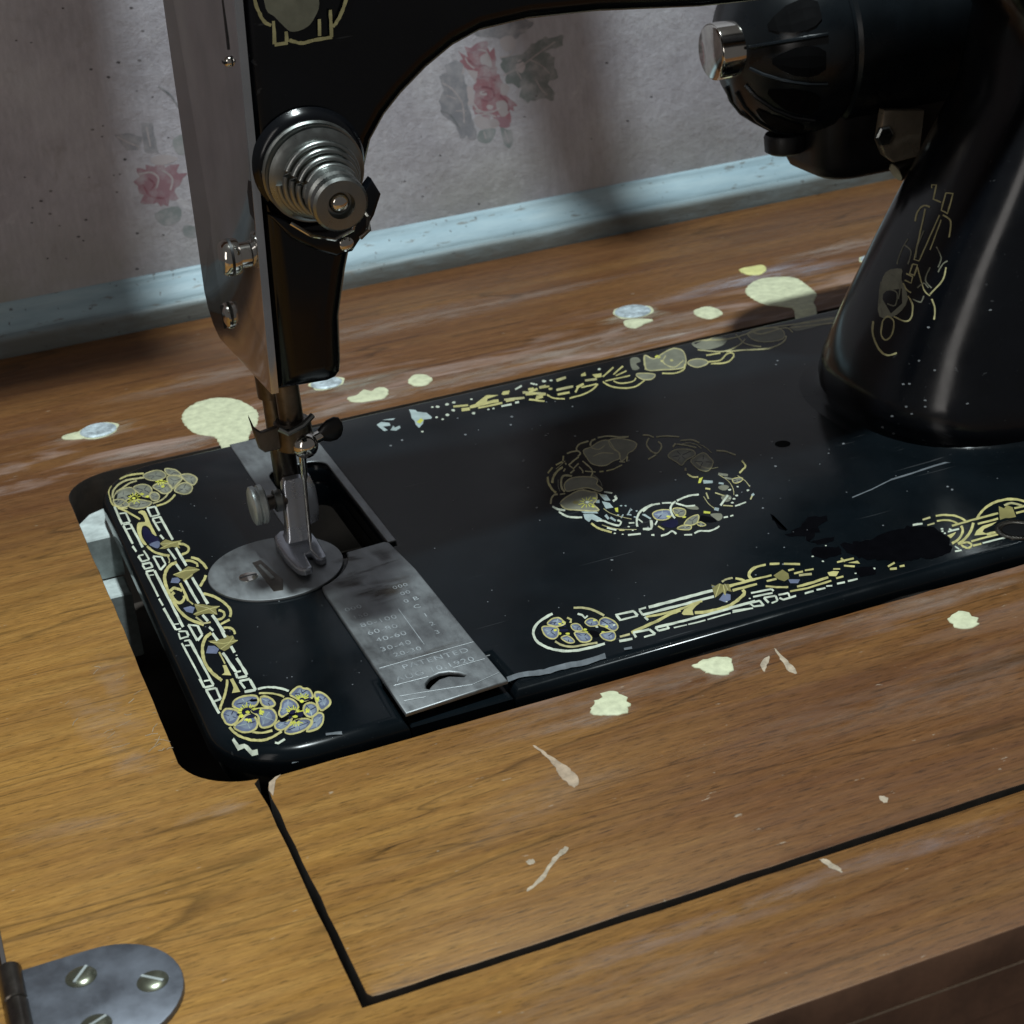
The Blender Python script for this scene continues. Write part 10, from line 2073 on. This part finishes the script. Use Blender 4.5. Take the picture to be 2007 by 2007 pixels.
mb.loft(secs); mb.build('thumb_screw', 'matte_black', clamp)
mb = MB()
mb.slab([(44.5, 41.5), (44.5, 35.2), (38.6, 35.0), (37.3, 36.4), (36.5, 41.0), (36.0, 45.6), (36.9, 42.2), (38.4, 40.6)], [], 1.4, 0, .3, to=lambda p: (p[0], -1.0 - p[2], p[1]))
mb.build('thread_guide', 'dark_steel', clamp)
mb = MB(); mb.tube([(42.6, -4.6, 41.6), (44.5, -5.6, 40.2), (48.5, -5.6, 41.4), (51.6, -4.2, 43.0)], .8, 8); mb.build('guide_wire', 'disc', clamp)
mb = MB(); mb.lathe([(0, 1.0), (8, .95), (9, .55), (26, .5), (29, .12)], (48.0, -2.4, 34), (-.045, .03, -1), 14); mb.build('needle', 'chrome', machine)

# ---- presser foot
foot = empty('presser_foot', (45, 5, 4)); foot.parent = machine; foot.location = Vector((45 - 180, 5, 4)) * MM
mb = MB()
so = [(39.4, 8.4), (39.0, 5), (39.2, -4), (39.9, -11), (40.6, -14.2), (41.6, -15.3), (43.0, -15.0), (43.8, -13.6), (44.3, -4.6), (45.9, -4.2), (46.2, -9.0), (47.2, -10.2), (48.6, -9.4), (49.2, -7.2), (49.6, 2), (49.0, 8.4), (46.5, 10.4), (41.5, 10.4)]
def curl(p):
    x, y, z = p
    return (x, y, z + max(0, (-y - 6)) ** 2 * .012 + max(0, y - 3) * .10)
mb.slab(so if area(so) > 0 else so[::-1], [], 5.9, 4.0, .7, to=curl, steps=3)
mb.build('sole', 'foot', foot)
mb = MB()
sec = lambda z, x0, x1, y0, y1, r: [(px, py, z) for px, py in rrect(x0, x1, y0, y1, r, 5)]
mb.loft([sec(5.0, 41.0, 48.8, 2.0, 9.0, 1.2), sec(7.0, 42.0, 48.4, 3.2, 8.6, 1.2), sec(10, 42.6, 48.6, 4.4, 8.6, 1.1), sec(21.5, 43.2, 49.2, 4.8, 8.6, .9), sec(22.6, 43.8, 48.6, 5.4, 8.0, .6)])
mb.build('shank', 'foot', foot)
mb = MB()
mb.slab([(48.4, 8.5), (51.4, 9.5), (52.0, 13), (51.8, 19.5), (50.6, 23.0), (48.6, 23.6)], [], 1.6, 0, .6, to=lambda p: (p[0], 6.4 - p[2], p[1]), steps=2)
mb.build('side_lug', 'foot', foot)
mb = MB(); secs = []
for t, r in ((0, 4.5), (.4, 5.1), (1.5, 5.1), (1.8, 4.7), (2.1, 4.7), (2.4, 5.1), (3.4, 5.1), (3.9, 4.4)):
    secs.append([(34.4 + t, 6.5 + (r + (.12 if i % 2 and r > 5 else 0)) * math.cos(i * math.pi / 40), 17.2 + (r + (.12 if i % 2 and r > 5 else 0)) * math.sin(i * math.pi / 40)) for i in range(80)])
mb.loft(secs); mb.build('foot_screw', 'bright', foot)
mb = MB(); mb.cyl((38, 6.5, 17.2), (44, 6.5, 17.2), 2.0, 20); mb.build('screw_shank', 'dark_steel', foot)
mb = MB(); mb.cyl((40.6, 6.5, 17.2), (42.6, 6.5, 17.2), 3.0, 24); mb.build('screw_collar', 'disc', foot)

# ---- motor behind the pillar
motor = empty('motor', (235, 60, 80)); motor.parent = machine; motor.location = Vector((235 - 180, 60, 80)) * MM
mb = MB(); mb.lathe([(5, 7), (6.5, 10), (9, 16.5), (13, 21.5), (18, 25.2), (24, 27.4), (30, 28.2), (32, 28.2), (33, 27.2), (34, 27.2), (35, 28.2), (110, 28.2)], (200, 62, 100), (1, 0, 0), 64)
body = mb.build('motor_housing', 'housing', motor, angle=30)
mb = MB(); mb.lathe([(0, 7.4), (.5, 8.1), (1.0, 8.3), (12.5, 8.3)], (199, 60, 101), (1, 0, 0), 48); mb.build('end_cap', 'chrome', motor)
for a in (-208, -178, -148, -118, -88):
    mb = MB(); secs = []
    for t, r, w in ((210.4, 18.6, 1.6), (212, 20.8, 4.6), (215, 23.5, 8.0), (218.5, 25.8, 9.0), (221, 26.7, 8.0), (223, 27.4, 5.0)):
        secs.append([(t, 62 + r * math.sin(math.radians(a + 90) + d * w / r) , 100 - r * math.cos(math.radians(a + 90) + d * w / r)) for d in (-.5, -.2, .2, .5)])
    rs = [mb.ring(q) for q in secs]
    for p_, q_ in zip(rs, rs[1:]): mb.bridge(p_, q_, False)
    mb.build('vent_slot', 'bare', motor, smooth=False)
    mb = MB(); th = math.radians(a + 105)
    mb.tube([(t, 62 + r * math.sin(th), 100 - r * math.cos(th)) for t, r in ((207, 12), (209, 16.6), (213, 21.6), (218, 25.3), (224, 27.5))], .7, 8)
    mb.build('housing_rib', 'housing', motor)
mb = MB(); mb.lathe([(0, 5), (.8, 6.3), (5, 6.5), (6, 6.0)], (223.5, 60, 67.0), (0, 0, 1), 32); mb.build('brush_cap', 'matte_black', motor)
mb = MB()
mb.loft([[(x, y, 58.6 + 0) for x, y in rrect(233, 274, 48, 72, 8, 6)], [(x, y, 60.5) for x, y in rrect(229.5, 277, 45, 75, 9, 6)], [(x, y, 64) for x, y in rrect(228, 278, 44, 76, 9, 6)], [(x, y, 88) for x, y in rrect(228, 278, 44, 76, 9, 6)]])
mb.build('gear_case', 'matte_black', motor, angle=60)
mb = MB()
mb.slab([(244.0, 81), (258, 78.6), (256.4, 64.8), (248, 64.4), (244.6, 67), (242.4, 72)], [], 3, 0, .8, to=lambda p: (p[0], 40 - p[2], p[1]), steps=2)
br = mb.build('bracket', 'brass', motor)
mb = MB(); mb.lathe([(0, 3.0), (1.0, 3.0), (1.4, 2.5), (1.5, 0)], (243.4, 36.8, 73.6), (0, -1, 0), 6); mb.build('bolt', 'disc', motor)
mb = MB(); mb.cyl((251, 42, 60), (258, 42, 63.5), 3.4, 20); mb.build('bracket_arm', 'dark_steel', motor)
